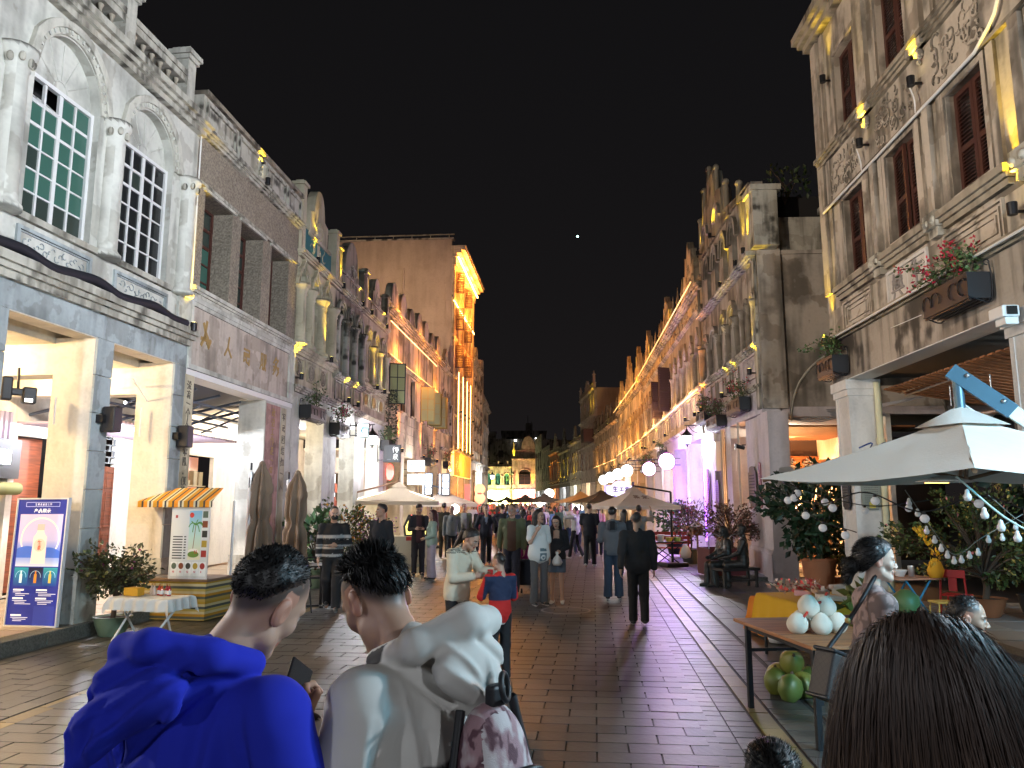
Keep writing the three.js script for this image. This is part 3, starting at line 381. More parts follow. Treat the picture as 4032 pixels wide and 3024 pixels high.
{ // speakers and spot lamps fixed to the pillars
  const A = PL[0], B = PL[1];
  for (const [u, y, l] of [[3.42, 3.1, 'black box loudspeaker on the blue-grey pillar, left of two'], [5.47, 3.02, 'black box loudspeaker on the arcade pillar beside the lettered strip']]) { const p = uv(A, B, u, 0.1), t = thing('loudspeaker', l, 'speaker', [p[0], y, p[1]], Math.atan2(-(B[1] - A[1]), B[0] - A[0])); mesh('cabinet', rbox(0.06, 0, 0.05, 0.2, 0.38, 0.2, 0.02), M.black, t); mesh('bracket', box2(-0.12, -0.04, -0.06, 0.06, -0.09, 0.02), M.iron, t); }
  const p = uv(A, B, 2.75, -0.85), t = thing('security_camera', 'twin-headed black camera lamp under the arcade ceiling', 'camera', [p[0], 3.45, p[1]], 0.7); mesh('body', [rbox(-0.12, 0.02, 0, 0.14, 0.34, 0.14, 0.03), rbox(0.16, -0.06, 0, 0.18, 0.24, 0.16, 0.03), rbox(0.02, -0.02, 0, 0.2, 0.1, 0.1, 0.02)], M.black, t); mesh('lens', box2(0.1, 0.2, -0.16, -0.11, 0.07, 0.085), glow(1, 0.98, 0.9, 3), t); mesh('mount', bar([0.02, 0.02, 0], [0.02, 0.34, -0.1], 0.02), M.black, t);
}
{ // black rolled awning lying along the cornice
  const a = []; for (let i = 0; i <= 16; i++) { const u = lerp(-2.4, 5.3, i / 16), p = uv(PL[0], PL[1], u, 0.15); a.push([p[0], 5.02 + 0.03 * Math.sin(i * 1.9) + 0.02 * Math.sin(i * 4.1), p[1]]); }
  tag(mesh('rolled_awning', tube(a, 0.075, 70, 8), mat(0.008, 0.008, 0.014, { roughness: 0.7 })), 'long black rolled awning lying on the cornice of the white house', 'awning');
}
{ // ---- second house: grey pebble-dash with three deep windows over a faded lettered sign
  const B = building('shophouse', 'grey pebble-dash house with three deep windows above a faded pink sign with five big characters', PL[1], PL[2]), W = B.W;
  const H = [[0.9, 1.17], [2.455, 1.13], [4.02, 1.06]].map(([u, w]) => ({ u, w, y0: 5.8, y1: 7.72 }));
  wall(B, 'upper_wall', M.stone, 0.0, W, 5.8, 8.72, H, 0.5);
  H.forEach((h, i) => { const f = paned(B, h.u, h.w, 5.8, 7.72, 2, 5, -0.48, mat(0.07, 0.02, 0.012), (c, j) => i === 0 && j < 3 ? M.glassGreen : M.glassDim, 0.05, 0.05); mesh('lintel', box2(h.u - h.w / 2 - 0.1, h.u + h.w / 2 + 0.1, 7.722, 7.78, 0.002, 0.05), M.grimeLt, B); });
  mesh('inner_block', [box2(0, W, 4.3, 8.8, -7, -0.56)], M.dark, B);
  mesh('string_course', [box2(0.0, W, 7.78, 7.84, 0.002, 0.06)], M.grime, B);
  mesh('window_sill', [...band(0, W, 5.62, 0.18, 0.12)], M.grimeLt, B);
  mesh('sign_border', [...frameRect(0.0, W - 0.02, 4.27, 5.62, 0.09, 0, 0.05), box2(0.09, W - 0.11, 5.45, 5.53, 0, 0.035), box2(W - 0.33, W - 0.11, 4.36, 5.45, 0, 0.04)], M.white, B);
  mesh('sign_board', box2(0, W, 4.27, 5.62, -0.4, 0.0), M.pink, B);
  { // five faded gold characters, worn unevenly
    const g = [], g2 = []; [['为', 0.72, 5.05, 0.5, 0.07], ['人', 1.62, 4.97, 0.36, 0.05], ['民', 2.46, 4.97, 0.38, 0.045], ['服', 3.33, 5.0, 0.38, 0.04], ['务', 4.07, 5.0, 0.4, 0.04]].forEach(([c, u, y, s, w]) => g.push(glyph3(c, u, y, 0.004, s, w, 0.008)));
    many('sign_character', g, mat(0.38, 0.24, 0.08, { roughness: 0.8 }), B);
  }
  mesh('arcade_beam', [box2(0, W, 4.16, 4.27, -0.4, 0.012)], M.whitePaint, B);
  mesh('cornice', [...band(0, W, 8.72, 0.16, 0.18)], M.grime, B);
  mesh('parapet', [box2(0, W, 8.88, 9.55, -0.25, 0.02), ...[0.1, 1.5, 2.95, 4.2].flatMap((u, k) => frameRect(u, u + [1.25, 1.3, 1.1, 0.85][k], 8.96, 9.45, 0.05, 0.02, 0.05))], M.grime, B);
  mesh('coping', box2(0, W, 9.55, 9.64, -0.3, 0.1), M.oldDark, B);
  mesh('shell_ornament', [...Array(9)].flatMap((_, k) => { const a = k / 8 * PI; return [bar([2.75, 9.0, 0.05], [2.75 + 0.22 * Math.cos(a), 9.05 + 0.32 * Math.sin(a), 0.06], 0.03, 0.05, 6)]; }), M.grimeLt, B);
  uplight(B, 2.55, 8.95, 0.08, 1.6, 'y', 0.7);
  // right pillar with a pink painted panel, left and right lettered strips
  mesh('pillar', [box2(3.58, W - 0.02, 0.2, 4.16, -0.62, 0)], M.white, B); mesh('plinth', box2(3.54, W, 0, 0.75, -0.66, 0.05), M.grimeLt, B);
  mesh('painted_panel', box2(3.63, 4.42, 0.78, 4.1, 0.0, 0.012), plaster('white', 2.2, 0.72, 0.42, 0.4), B);
  { const g = []; [...'政治工作是一切经济工作的生命线'].forEach((c, i) => g.push(...glyph3(c, 4.02, 3.92 - i * 0.218, 0.014, 0.19, 0.022, 0.006))); mesh('panel_lettering', g, mat(0.38, 0.23, 0.08), B); }
  many('text_strip', [box2(-0.02, 0.3, 0.75, 4.16, -0.5, 0.02), box2(4.5, 4.8, 0.78, 4.1, 0, 0.012)], M.cream, B);
  { const g = []; [...'没有一个人民的军队。便没有人民的一切。'].forEach((c, i) => g.push(...glyph3(c, 0.14, 3.98 - i * 0.172, 0.024, 0.15, 0.018, 0.008))); [...'军民团结如一人'].forEach((c, i) => g.push(...glyph3(c, 4.65, 3.9 - i * 0.27, 0.014, 0.19, 0.018, 0.008))); mesh('strip_lettering', g, mat(0.13, 0.11, 0.08), B); }
  // arcade: sheet roof trusses, pink corrugated ceiling, door with fretwork
  mesh('arcade_ceiling', [...Array(40)].map((_, k) => box2(0.1 + k * 0.12, 0.17 + k * 0.12, 3.3 + 0.001 * (k % 2), 3.34, -3.3, -1.2)), mat(0.42, 0.33, 0.4), B);
  mesh('roof_truss', [...Array(5)].flatMap((_, k) => [bar([0.4 + k, 4.1, -0.5], [0.4 + k, 3.5, -3.2], 0.03), bar([0.1, 3.9 - k * 0.1, -0.8 - k * 0.4], [W, 3.9 - k * 0.1, -0.8 - k * 0.4], 0.025), bar([0.4 + k, 3.9, -0.9], [1.4 + k, 3.6, -2.4], 0.02)]), mat(0.1, 0.12, 0.16), B);
  mesh('arcade_roof', box2(0, W, 4.2, 4.26, -3.4, -0.42), mat(0.05, 0.055, 0.08), B);
  wall(B, 'shop_wall', M.whiteIn, 0, W, 0.2, 4.16, [{ u: 2.6, w: 1.3, y0: 0.22, y1: 3.3 }, { u: 0.75, w: 1.2, y0: 0.22, y1: 3.1 }], 0.15, -3.2);
  const dm = wood(0.55, 0.28, 0.22); for (let k = 0; k < 4; k++) mesh('door_leaf', [box2(1.97 + k * 0.32, 2.27 + k * 0.32, 0.22, 2.65, -3.3, -3.24), ...frameRect(2.0 + k * 0.32, 2.24 + k * 0.32, 0.5, 1.2, 0.03, -3.24, 0.02), ...frameRect(2.0 + k * 0.32, 2.24 + k * 0.32, 1.35, 2.1, 0.03, -3.24, 0.02), ...frameRect(2.0 + k * 0.32, 2.24 + k * 0.32, 2.2, 2.55, 0.03, -3.24, 0.02)], dm, B);
  mesh('fret_window', [...Array(5)].flatMap((_, k) => [box2(1.97, 3.24, 2.72 + k * 0.13, 2.74 + k * 0.13, -3.27, -3.24), ...[0, 1, 2, 3].map(j => box2(2.0 + j * 0.34 + (k % 2) * 0.15, 2.03 + j * 0.34 + (k % 2) * 0.15, 2.74 + k * 0.13, 2.85 + k * 0.13, -3.27, -3.24))]), mat(0.16, 0.17, 0.17), B);
  mesh('dark_room', [box2(0, W, 0.2, 3.5, -5, -4.6)], M.dark, B); mesh('brick_front', box2(0.15, 1.35, 0.22, 3.1, -3.9, -3.6), wood(0.9, 0.42, 0.3), B);
  mesh('shop_lamp_globe', [tf(cyl(0, 0, 0, 0.28, 0.28, 0.06, 24, PI / 2), 0.75, 2.45, -2.7)], glow(1, 0.93, 0.82, 5), B); mesh('shop_lamp_tube', cyl(1.05, 2.2, -2.9, 0.07, 0.06, 0.6, 10), glow(1, 1, 1, 6), B); mesh('red_lamp_banner', box2(0.5, 0.85, 1.25, 1.95, -2.75, -2.7), glow(0.9, 0.14, 0.06, 1.6), B); mesh('shop_lamp_box', box2(1.0, 1.5, 1.2, 1.75, -3.45, -3.4), glow(1, 0.33, 0.06, 1.4), B);
  for (const u of [1.15, 2.36]) { mesh('ceiling_lamp', cyl(u, 3.27, -2.0, 0.1, 0.1, 0.03, 14), glow(0.95, 0.97, 1, 8), B); point(W_(B, u, 3.2, -2.0), 0xeef2ff, 22, 0.08); }
  mesh('bulb_lamp', [sph(0.5, 3.72, -1.4, 0.03), sph(0.72, 3.62, -1.2, 0.04)], glow(1, 1, 1, 6), B);
}
// ---- third to seventh houses on the left, along one gently turning line
const QL = u => [-5.405 + 0.0797 * u, -18.719 - 0.9968 * u];
{
  let B = building('shophouse', 'cream house with ogee arches, teal shutters and a tall curved gable', QL(0), QL(3.1));
  house(B, { m: M.cream, trim: M.cream, pm: M.white, bm: M.white, top: 8.2, bays: 1, pw: 0.62, shop: [[0.9, 0.3, 0.15, 0.5]], lampK: 14, sides: M.oldDark,
    floors: [{ y0: 4.72, y1: 8.06, n: 3, us: [0.35, 1.3, 2.25], w: 0.62, h0: 5.82, h1: 7.3, top: 'ogee', rise: 0.62, fill: M.teal, slats: 26, col: 0.17, panel: [4.98, 5.5], medal: 1 }],
    bands: [[4.6, 0.16, 0.16, M.grime], [5.55, 0.22, 0.14], [8.06, 0.16, 0.2]],
    par: { h: 0, m: M.cream, posts: [[0.12, 1.75], [2.95, 1.45]], gables: [[1.4, 2.0, 2.1, 'step']] }, lights: [[0.0, 5.0, 2.0, 'y', 0.06], [1.78, 5.75, 1.4, 'y', 0.22], [1.0, 8.3, 1.4]] });
  mesh('parapet_panel', [...[0.3, 1.5].map(u => box2(u, u + 0.95, 8.3, 8.9, 0.02, 0.05))], M.teal, B);
  B = building('shophouse', 'dark mould-streaked narrow house with three arched teal-shuttered windows', QL(3.1), QL(6.1));
  house(B, { m: M.oldDark, trim: M.grime, pm: M.white, bm: M.white, top: 8.2, bays: 1, pw: 0.55, shop: [[1, 0.35, 0.08, 1.5]], lampK: 13, lampC: 0xeaf2ff, sides: M.oldDark,
    floors: [{ y0: 4.72, y1: 8.06, n: 3, us: [0.55, 1.5, 2.45], w: 0.6, h0: 5.6, h1: 7.25, top: 'round', rise: 0.42, fill: M.teal, slats: 26, col: 0.13, panel: [4.85, 5.4] }],
    bands: [[4.6, 0.16, 0.18, M.grime], [5.42, 0.14, 0.16], [8.06, 0.16, 0.18]],
    par: { h: 0.5, m: M.oldDark, posts: [[0.15, 1.1], [2.85, 1.1]], gables: [[1.5, 1.7, 1.75, 'round']] }, lights: [[0.98, 4.95, 1.1, 'y', 0.05], [2.0, 4.95, 0.9, 'y', 0.05], [0.2, 8.25, 1.6], [2.3, 8.25, 1.4]] });
  B = building('shophouse', 'cream house with three round arches, white shutters and round gold medallions', QL(6.1), QL(9.3));
  house(B, { m: M.cream, trim: M.cream, pm: M.clean, bm: M.clean, top: 8.2, bays: 1, pw: 0.6, arch: false, shop: [[1, 0.7, 0.35, 1.2]], lampK: 10, sides: M.oldDark,
    floors: [{ y0: 4.72, y1: 8.06, n: 3, us: [0.6, 1.6, 2.6], w: 0.58, h0: 5.85, h1: 7.1, top: 'round', rise: 0.5, fill: M.whitePaint, slats: 20, col: 0.13, panel: [5.05, 5.5], medal: 2 }],
    bands: [[4.62, 0.14, 0.12], [5.58, 0.2, 0.12], [8.06, 0.16, 0.16]],
    par: { h: 0.45, m: M.creamOld, posts: [[0.15, 1.3], [3.05, 1.2]], gables: [[1.6, 1.5, 1.5, 'step']] }, lights: [[1.1, 5.8, 1.3, 'y', 0.1], [2.1, 5.8, 1.3, 'y', 0.1], [0.4, 8.25, 1.5], [2.5, 8.25, 1.5]] });
  // amber-washed plain modern house with open casements
  B = building('shophouse', 'long plain amber-lit house with open metal casements and scalloped merlons', QL(9.3), QL(21.2));
  { const W = B.W, us = [0.9, 3.0, 4.9, 7.0, 8.6, 10.2];
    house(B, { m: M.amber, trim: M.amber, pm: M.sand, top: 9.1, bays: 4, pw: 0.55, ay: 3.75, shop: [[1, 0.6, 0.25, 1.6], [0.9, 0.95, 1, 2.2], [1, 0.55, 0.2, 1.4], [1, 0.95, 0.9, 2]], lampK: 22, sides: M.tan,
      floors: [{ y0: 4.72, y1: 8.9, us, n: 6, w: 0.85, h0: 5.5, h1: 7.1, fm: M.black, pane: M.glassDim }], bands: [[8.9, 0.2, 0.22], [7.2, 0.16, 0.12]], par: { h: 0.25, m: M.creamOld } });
    mesh('stone_course', [...Array(4)].map((_, k) => box2(0.01, W - 0.01, 3.92 + k * 0.38, 4.28 + k * 0.38, 0, 0.02)), M.amber, B);
    many('pilaster', [0.05, 1.95, 3.95, 5.95, 7.8, 9.4, 11.3].map(u => box2(u - 0.03, u + 0.03, 7.4, 8.9, 0, 0.02)), M.oldDark, B);
    const mer = []; for (let k = 0; k < 7; k++) { const w = 1.15, u = 0.95 + k * 1.62; mer.push(tf(ext(poly([[-w / 2, 0], ...archPts(w, k % 3 === 2 ? 0.75 : 0.95, k % 3 === 2 ? 'point' : 'round', 12), [w / 2, 0]]), 0.25, 0.02), u, 9.35, -0.2)); } mer.forEach(g => mesh('merlon', g, M.creamOld, B));
    // casements swung out over the street
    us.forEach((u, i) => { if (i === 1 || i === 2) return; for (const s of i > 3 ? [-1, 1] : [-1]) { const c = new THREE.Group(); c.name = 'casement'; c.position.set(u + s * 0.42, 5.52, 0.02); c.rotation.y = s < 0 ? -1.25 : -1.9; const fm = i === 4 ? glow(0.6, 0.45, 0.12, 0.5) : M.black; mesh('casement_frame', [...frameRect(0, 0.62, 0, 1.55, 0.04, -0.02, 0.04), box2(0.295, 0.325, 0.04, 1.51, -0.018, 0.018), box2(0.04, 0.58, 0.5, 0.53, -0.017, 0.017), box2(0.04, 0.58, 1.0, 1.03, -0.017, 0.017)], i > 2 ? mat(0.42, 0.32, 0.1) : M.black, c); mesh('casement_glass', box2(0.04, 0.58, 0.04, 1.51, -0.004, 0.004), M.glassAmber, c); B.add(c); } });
    // linear amber lights under and over the cornices
    mesh('strip_light', [box2(0.1, W - 0.1, 9.115, 9.14, 0.1, 0.14), box2(0.5, W - 1.5, 8.7, 8.715, 0.02, 0.045), box2(0.3, W - 0.4, 7.37, 7.39, 0.06, 0.1)], glow(1, 0.52, 0.14, 5), B);
    for (const u of [1.5, 5.9, 10.2]) { point(W_(B, u, 9.2, 0.35), 0xffa040, 2.2, 0.1); point(W_(B, u, 7.5, 0.4), 0xffa040, 5, 0.15); }
    for (const u of [2.2, 6.6, 10]) uplight(B, u, 3.95, 0.03, 3.2, 'a', 1.5);
  }
  B = building('shophouse', 'narrow grey stuccoed house between the amber house and the tall block', QL(21.2), QL(24.2));
  house(B, { m: M.creamOld, trim: M.grime, top: 9.0, bays: 1, shop: [[1, 0.6, 0.3, 1.5]], lampK: 20, sides: M.oldDark, floors: [{ y0: 4.72, y1: 8.9, n: 2, w: 0.7, h0: 5.6, h1: 7.2, top: 'round', rise: 0.5, pane: M.glassDim, col: 0.1 }], bands: [[4.6, 0.14, 0.14], [8.85, 0.15, 0.16]], par: { h: 0.3, m: M.creamOld, gables: [[1.5, 1.6, 1.2, 'tri']] } });
}
{ // ---- the tall block whose blank side wall rises over the low houses
  const A = QL(24.2), B = building('apartment_block', 'tall six-storey block with a blank tan side wall and a glowing amber front', A, QL(33.2)), W = B.W;
  tag(B, null, 'building');
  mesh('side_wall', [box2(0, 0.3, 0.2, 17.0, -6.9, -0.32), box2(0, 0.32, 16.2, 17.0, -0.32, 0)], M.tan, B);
  mesh('end_pilaster', box2(-0.04, 0.45, 4, 16.3, -0.32, 0.02), M.tan, B);
  mesh('main_block', box2(0.3, W, 4.2, 16.8, -7, -0.42), M.dark, B);
  mesh('roof_rail', [...[0, 1, 2, 3, 4, 5, 6].map(k => bar([0.15, 17.0, -6.8 + k * 1.1], [0.15, 17.35, -6.8 + k * 1.1], 0.02)), bar([0.15, 17.35, -6.9], [0.15, 17.35, 0.1], 0.045), box2(-0.05, 0.4, 17.0, 17.1, -6.95, 0.1)], M.oldDark, B);
  mesh('side_window', [...frameRect(0, 1, 0, 1, 0.06, 0, 0.06).map(g => tf(g, -0.03, 0, 0, 0, PI / 2)).map(g => tf(g, 0, 0, 0, 0, 0, 0, 1, 1.45, 0.95)).map(g => tf(g, 0, 12.55, -4.25))], M.tan, B);
  mesh('side_pane', box2(-0.03, -0.012, 12.6, 14.0, -5.15, -4.3), M.glassDark, B);
  mesh('drain_pipe', [bar([-0.06, 4.5, -2.8], [-0.06, 15.3, -2.8], 0.07)], M.tan, B);
  mesh('air_conditioner', rbox(-0.2, 13.5, -5.9, 0.35, 0.5, 0.5, 0.03), M.farGrey, B);
  // street front
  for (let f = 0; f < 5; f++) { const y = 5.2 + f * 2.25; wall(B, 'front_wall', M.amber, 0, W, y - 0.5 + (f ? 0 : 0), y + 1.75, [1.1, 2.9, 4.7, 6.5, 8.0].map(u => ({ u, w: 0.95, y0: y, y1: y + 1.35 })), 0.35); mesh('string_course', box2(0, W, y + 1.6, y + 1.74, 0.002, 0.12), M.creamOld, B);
    [1.1, 2.9, 4.7, 6.5, 8.0].forEach((u, i) => { mesh('window', [...frameRect(u - 0.475, u + 0.475, y, y + 1.35, 0.05, -0.25, 0.05), box2(u - 0.02, u + 0.02, y + 0.05, y + 1.3, -0.24, -0.21)], M.darkWood, B); mesh('pane', box2(u - 0.42, u + 0.42, y + 0.06, y + 1.29, -0.235, -0.225), f === 3 && i < 2 ? M.brownPaint : M.glassDark, B); });
    if (f > 1) for (const u of [1.1, 4.7]) shutterLeaf(B, u + 0.5, u + 1.0, y, y + 1.35, 0.02, M.brownPaint, 10, false, 1.35); }
  mesh('cornice', [box2(-0.1, W, 15.95, 16.15, 0, 0.3), box2(-0.15, W, 16.15, 16.3, 0, 0.55), box2(-0.2, W, 16.3, 16.45, 0, 0.8), box2(-0.22, W, 16.45, 16.55, 0, 0.85)], M.amber, B);
  many('giant_pilaster', [0.25, 2.0, 3.8, 5.6, 7.25, 8.7].map(u => [box2(u - 0.17, u + 0.17, 4.9, 15.95, 0, 0.16), box2(u - 0.25, u + 0.25, 15.5, 15.94, 0, 0.24)]), M.amber, B);
  mesh('strip_light', [box2(0, W, 15.9, 15.94, 0.34, 0.42), box2(0, W, 13.32, 13.36, 0.13, 0.18), ...[2.0, 3.8, 5.6, 7.25].map(u => box2(u - 0.02, u + 0.02, 5.0, 9.5, 0.17, 0.19))], glow(1, 0.6, 0.16, 14), B);
  for (const u of [1, 3, 5, 7]) { point(W_(B, u, 15.7, 0.6), 0xffa640, 26, 0.15); point(W_(B, u, 13.6, 0.5), 0xff9a38, 14, 0.12); point(W_(B, u, 11, 0.8), 0xff9433, 8, 0.12); }
  for (const u of [1.1, 2.9, 4.7, 6.5]) for (const y of [5.0, 7.2]) uplight(B, u + 0.9, y, 0.18, 3, 'a', 1.8);
  mesh('glowing_sign', box2(0.3, W - 1.5, 3.4, 4.75, 0.05, 0.2), glow(1, 0.55, 0.09, 3.2), B); mesh('sign_slat', [...Array(14)].map((_, k) => box2(0.4 + k * 0.5, 0.5 + k * 0.5, 3.4, 4.75, 0.2, 0.26)), mat(0.5, 0.26, 0.06), B); point(W_(B, 2.5, 4.1, 0.7), 0xffab45, 40, 0.2);
  many('pillar', [0.3, 3.2, 6, 8.7].map(u => box2(u - 0.25, u + 0.25, 0, 3.4, -0.4, 0)), M.creamOld, B); mesh('shop_front', box2(0, W, 0.2, 4.2, -3.2, -3), M.whiteIn, B); many('shop_window_light', [box2(0.8, 2.9, 0.3, 3, -3, -2.95), box2(3.6, 5.6, 0.3, 3, -3, -2.95), box2(6.3, 8.4, 0.3, 3, -3, -2.95)], glow(1, 0.72, 0.42, 2), B);
  // last houses seen at a steep slant
  let C = building('shophouse', 'dark ornate three-storey house with oval windows past the tall block', QL(33.2), [QL(33.2)[0] + 0.35, QL(33.2)[1] - 6.2]);
  house(C, { m: M.creamOld, trim: M.grime, top: 11.6, bays: 2, lampK: 30, shop: [[1, 0.5, 0.3, 2]], floors: [{ y0: 4.72, y1: 8, n: 3, w: 0.8, h0: 5.5, h1: 7.0, top: 'round', rise: 0.45, col: 0.12 }, { y0: 8, y1: 11.5, n: 3, w: 0.8, h0: 8.7, h1: 10.3, top: 'round', rise: 0.45, col: 0.12 }], bands: [[4.6, 0.15, 0.2], [8, 0.2, 0.2], [11.4, 0.2, 0.25]], par: { h: 0.4, gables: [[3, 2.2, 1.4, 'round']], posts: [[0.2, 0.9], [5.8, 0.9]] } });
  C = building('shophouse', 'last dark house at the bend, with a thin square tower on its near corner', [-2.28, -58], [-2.05, -66]);
  house(C, { m: M.farGrey, trim: M.farGrey, top: 9.6, bays: 2, lampK: 30, shop: [[1, 0.4, 0.3, 2]], floors: [{ y0: 4.72, y1: 9.5, n: 4, w: 0.9, h0: 5.5, h1: 7.6, top: 'round', rise: 0.5 }], bands: [[4.6, 0.15, 0.2], [9.4, 0.2, 0.25]], par: { h: 0.5 } });
  mesh('tower', [box2(0, 0.9, 4.2, 12.7, -1.5, 0.05)], M.farGrey, C);
}
// ================= right side of the street (x runs from the far end to the near end) =================
{ // ---- nearest house: three storeys, brown louvred shutters, heavily stained
  const A = [6.34, -15], W = 10.2, B = building('shophouse', 'tall stained grey house with brown louvred shutters and a carved two-character panel', A, [A[0] - 0.0439 * W, A[1] + 0.999 * W]);
  const lo = [[1.56, 0.94], [3.45, 1.0], [5.33, 0.92], [7.3, 0.95]], hi = [[1.58, 0.98], [3.45, 0.98], [5.34, 0.96], [7.3, 0.95]];
  wall(B, 'upper_wall', M.old, 0, W, 5.6, 7.7, lo.map(([u, w]) => ({ u, w, y0: 5.94, y1: 7.56 })), 0.35);
  wall(B, 'upper_wall', M.old, 0, W, 7.7, 12.2, hi.map(([u, w]) => ({ u, w, y0: 8.85, y1: 10.5 })), 0.35);
  lo.forEach(([u, w], i) => shutterPair(B, u, w, 5.94, 7.55, -0.16, M.brownPaint, 26, i < 3, i === 1 ? [0.12, 0] : [0, 0]));
  hi.forEach(([u, w], i) => shutterPair(B, u, w, 8.85, 10.49, -0.16, M.brownPaint, 26, i < 2));
  mesh('inner_block', box2(0.02, W, 4.95, 12.1, -7, -0.5), M.dark, B);
  mesh('far_side_wall', box2(-0.02, 0.018, 4.15, 12.2, -7, -0.36), M.old, B);
  many('pilaster', [[0.0, 0.32], [0.46, 0.6], [2.12, 2.3], [2.48, 2.62], [2.7, 2.84], [4.02, 4.14], [4.36, 4.52], [4.68, 4.8], [5.96, 6.12], [6.5, 6.7]].map(([a, b], i) => box2(a, b, 5.95, i < 2 ? 11.4 : 7.62, 0, [0.05, 0.03, 0.04, 0.09, 0.04, 0.04, 0.09, 0.04, 0.05, 0.09][i])), M.old, B);
  many('pier', [[2.22, 2.6], [4.12, 4.5], [6.1, 6.5]].map(([a, b]) => [box2(a, b, 8.75, 11.4, 0, 0.08), box2(a - 0.05, b + 0.05, 8.6, 8.76, 0, 0.12)]), M.old, B);
  many('corbel', [2.55, 4.45, 6.55].map(u => [box2(u - 0.18, u + 0.18, 5.75, 5.98, 0, 0.16), box2(u - 0.13, u + 0.13, 5.62, 5.75, 0, 0.11), sph(u - 0.1, 5.85, 0.14, 0.07, 8), sph(u + 0.1, 5.85, 0.14, 0.07, 8)]), M.grime, B);
  many('window_sill', [[0.75, 2.3], [2.75, 4.15], [4.65, 6.2], [6.6, 8.4]].map(([a, b]) => band(a, b, 5.68, 0.25, 0.16)), M.oldDark, B);
  mesh('string_course', [...band(0.1, W, 8.6, 0.2, 0.14), box2(0.3, W, 7.64, 7.7, 0.002, 0.07)], M.oldDark, B);
  mesh('cornice', [...band(-0.1, W, 11.3, 0.4, 0.35)], M.oldDark, B);
  many('window_surround', [...lo.map(([u, w]) => frameRect(u - w / 2 - 0.1, u + w / 2 + 0.1, 5.95, 7.63, 0.09, 0.001, 0.035)), ...hi.map(([u, w]) => frameRect(u - w / 2 - 0.1, u + w / 2 + 0.1, 8.8, 10.6, 0.09, 0.001, 0.04))], M.old, B);
  { const g = []; for (const [a, b] of [[0.55, 2.1], [2.7, 4.05], [4.6, 6.0]]) for (let k = 0; k < 34; k++) g.push(torus(rr(a, b), rr(7.85, 8.5), 0.01, rr(0.03, 0.13), rr(0.012, 0.025), 0, 0, rr(0, 6), 10, rr(2, 5))); for (const u of [2.4, 4.3, 6.2]) for (let k = 0; k < 5; k++) g.push(sph(u + rr(-0.08, 0.08), 8.45 + rr(-0.1, 0.1), 0.05, rr(0.04, 0.07), 8)); mesh('relief', g, M.old, B); }
  // panels under the windows; the middle one carries two characters, read from the right
  many('apron_panel', [[0.82, 2.1], [4.55, 5.98], [6.75, 8.3]].map(([a, b]) => [0, 1, 2].flatMap(k => frameRect(a + k * 0.09, b - k * 0.09, 5.04 + k * 0.08, 5.6 - k * 0.08, 0.03, 0.001, 0.045 - k * 0.008))), M.old, B);
  mesh('name_panel', [...frameRect(2.7, 4.06, 5.02, 5.62, 0.05, 0.001, 0.04), box2(3.36, 3.38, 5.07, 5.57, 0.001, 0.012)], M.clean, B); mesh('name_board', box2(2.75, 4.01, 5.07, 5.57, 0.0, 0.008), plaster('clean', 2, 0.9, 0.85, 0.82), B);
  many('name_character', [glyph3('興', 3.05, 5.31, 0.01, 0.4, 0.035, 0.03), glyph3('生', 3.7, 5.35, 0.01, 0.38, 0.04, 0.03)], mat(0.28, 0.26, 0.25, { roughness: 0.9 }), B);
  wall(B, 'arcade_beam', plaster('grime', 3.4, 0.75, 0.68, 0.64), 0, W, 4.18, 4.96, [], 0.45); mesh('ledge', band(0, W, 4.96, 0.1, 0.14), M.oldDark, B);
  mesh('lower_wall', box2(0, W, 5.06, 5.6, -0.35, 0), M.old, B);
  mesh('beam_soffit', box2(0.72, W, 4.165, 4.179, -0.44, -0.01), M.whitePaint, B);
  mesh('conduit', [bar([0.3, 5.0, 0.16], [W, 5.0, 0.16], 0.018), bar([0.3, 7.6, 0.09], [5.8, 7.64, 0.09], 0.025), tube([[5.8, 7.64, 0.09], [6.3, 7.9, 0.08], [6.45, 8.3, 0.08], [6.45, 9.4, 0.08]], 0.025, 12), tube([[2.2, 8.05, 0.15], [2.25, 7.8, 0.12], [2.2, 7.62, 0.09]], 0.012, 8), tube([[4.2, 8.1, 0.15], [4.26, 7.85, 0.12], [4.2, 7.66, 0.09]], 0.012, 8), bar([2.7, 4.7, 0.02], [4.4, 4.5, 0.35], 0.006)], M.whitePaint, B);
  for (const [u, y, z, k] of [[2.4, 8.12, 0.02, 2.0], [4.32, 8.16, 0.02, 2.0], [6.36, 5.35, 0.0, 2.6], [0.22, 5.05, 0.04, 2.0], [0.9, 10.2, 0, 0.5]]) uplight(B, u, y, z, k, 'y', 1.5);
  // arcade pillars: white, with recessed panel on the street face
  for (const a of [0.06, 5.78]) { mesh('pillar', [box2(a, a + 0.65, 0.7, 4.165, -0.52, -0.012), ...frameRect(a, a + 0.65, 0.9, 4.0, 0.09, -0.012, 0.014)], M.clean, B); mesh('plinth', [box2(a - 0.05, a + 0.7, 0.0, 0.62, -0.57, 0.05), box2(a - 0.03, a + 0.68, 0.62, 0.7, -0.55, 0.03)], M.clean, B); mesh('capital', [box2(a - 0.06, a + 0.71, 3.98, 4.16, -0.58, 0.06), box2(a - 0.03, a + 0.68, 3.86, 3.98, -0.55, 0.03)], M.clean, B); }
  mesh('drain_pipe', [bar([0.8, 0.3, -0.5], [0.8, 4.1, -0.5], 0.06, 0.06, 10), ...[1.2, 2.4, 3.0].map(y => cyl(0.8, y, -0.5, 0.075, 0.075, 0.1, 10))], mat(0.62, 0.6, 0.4), B);
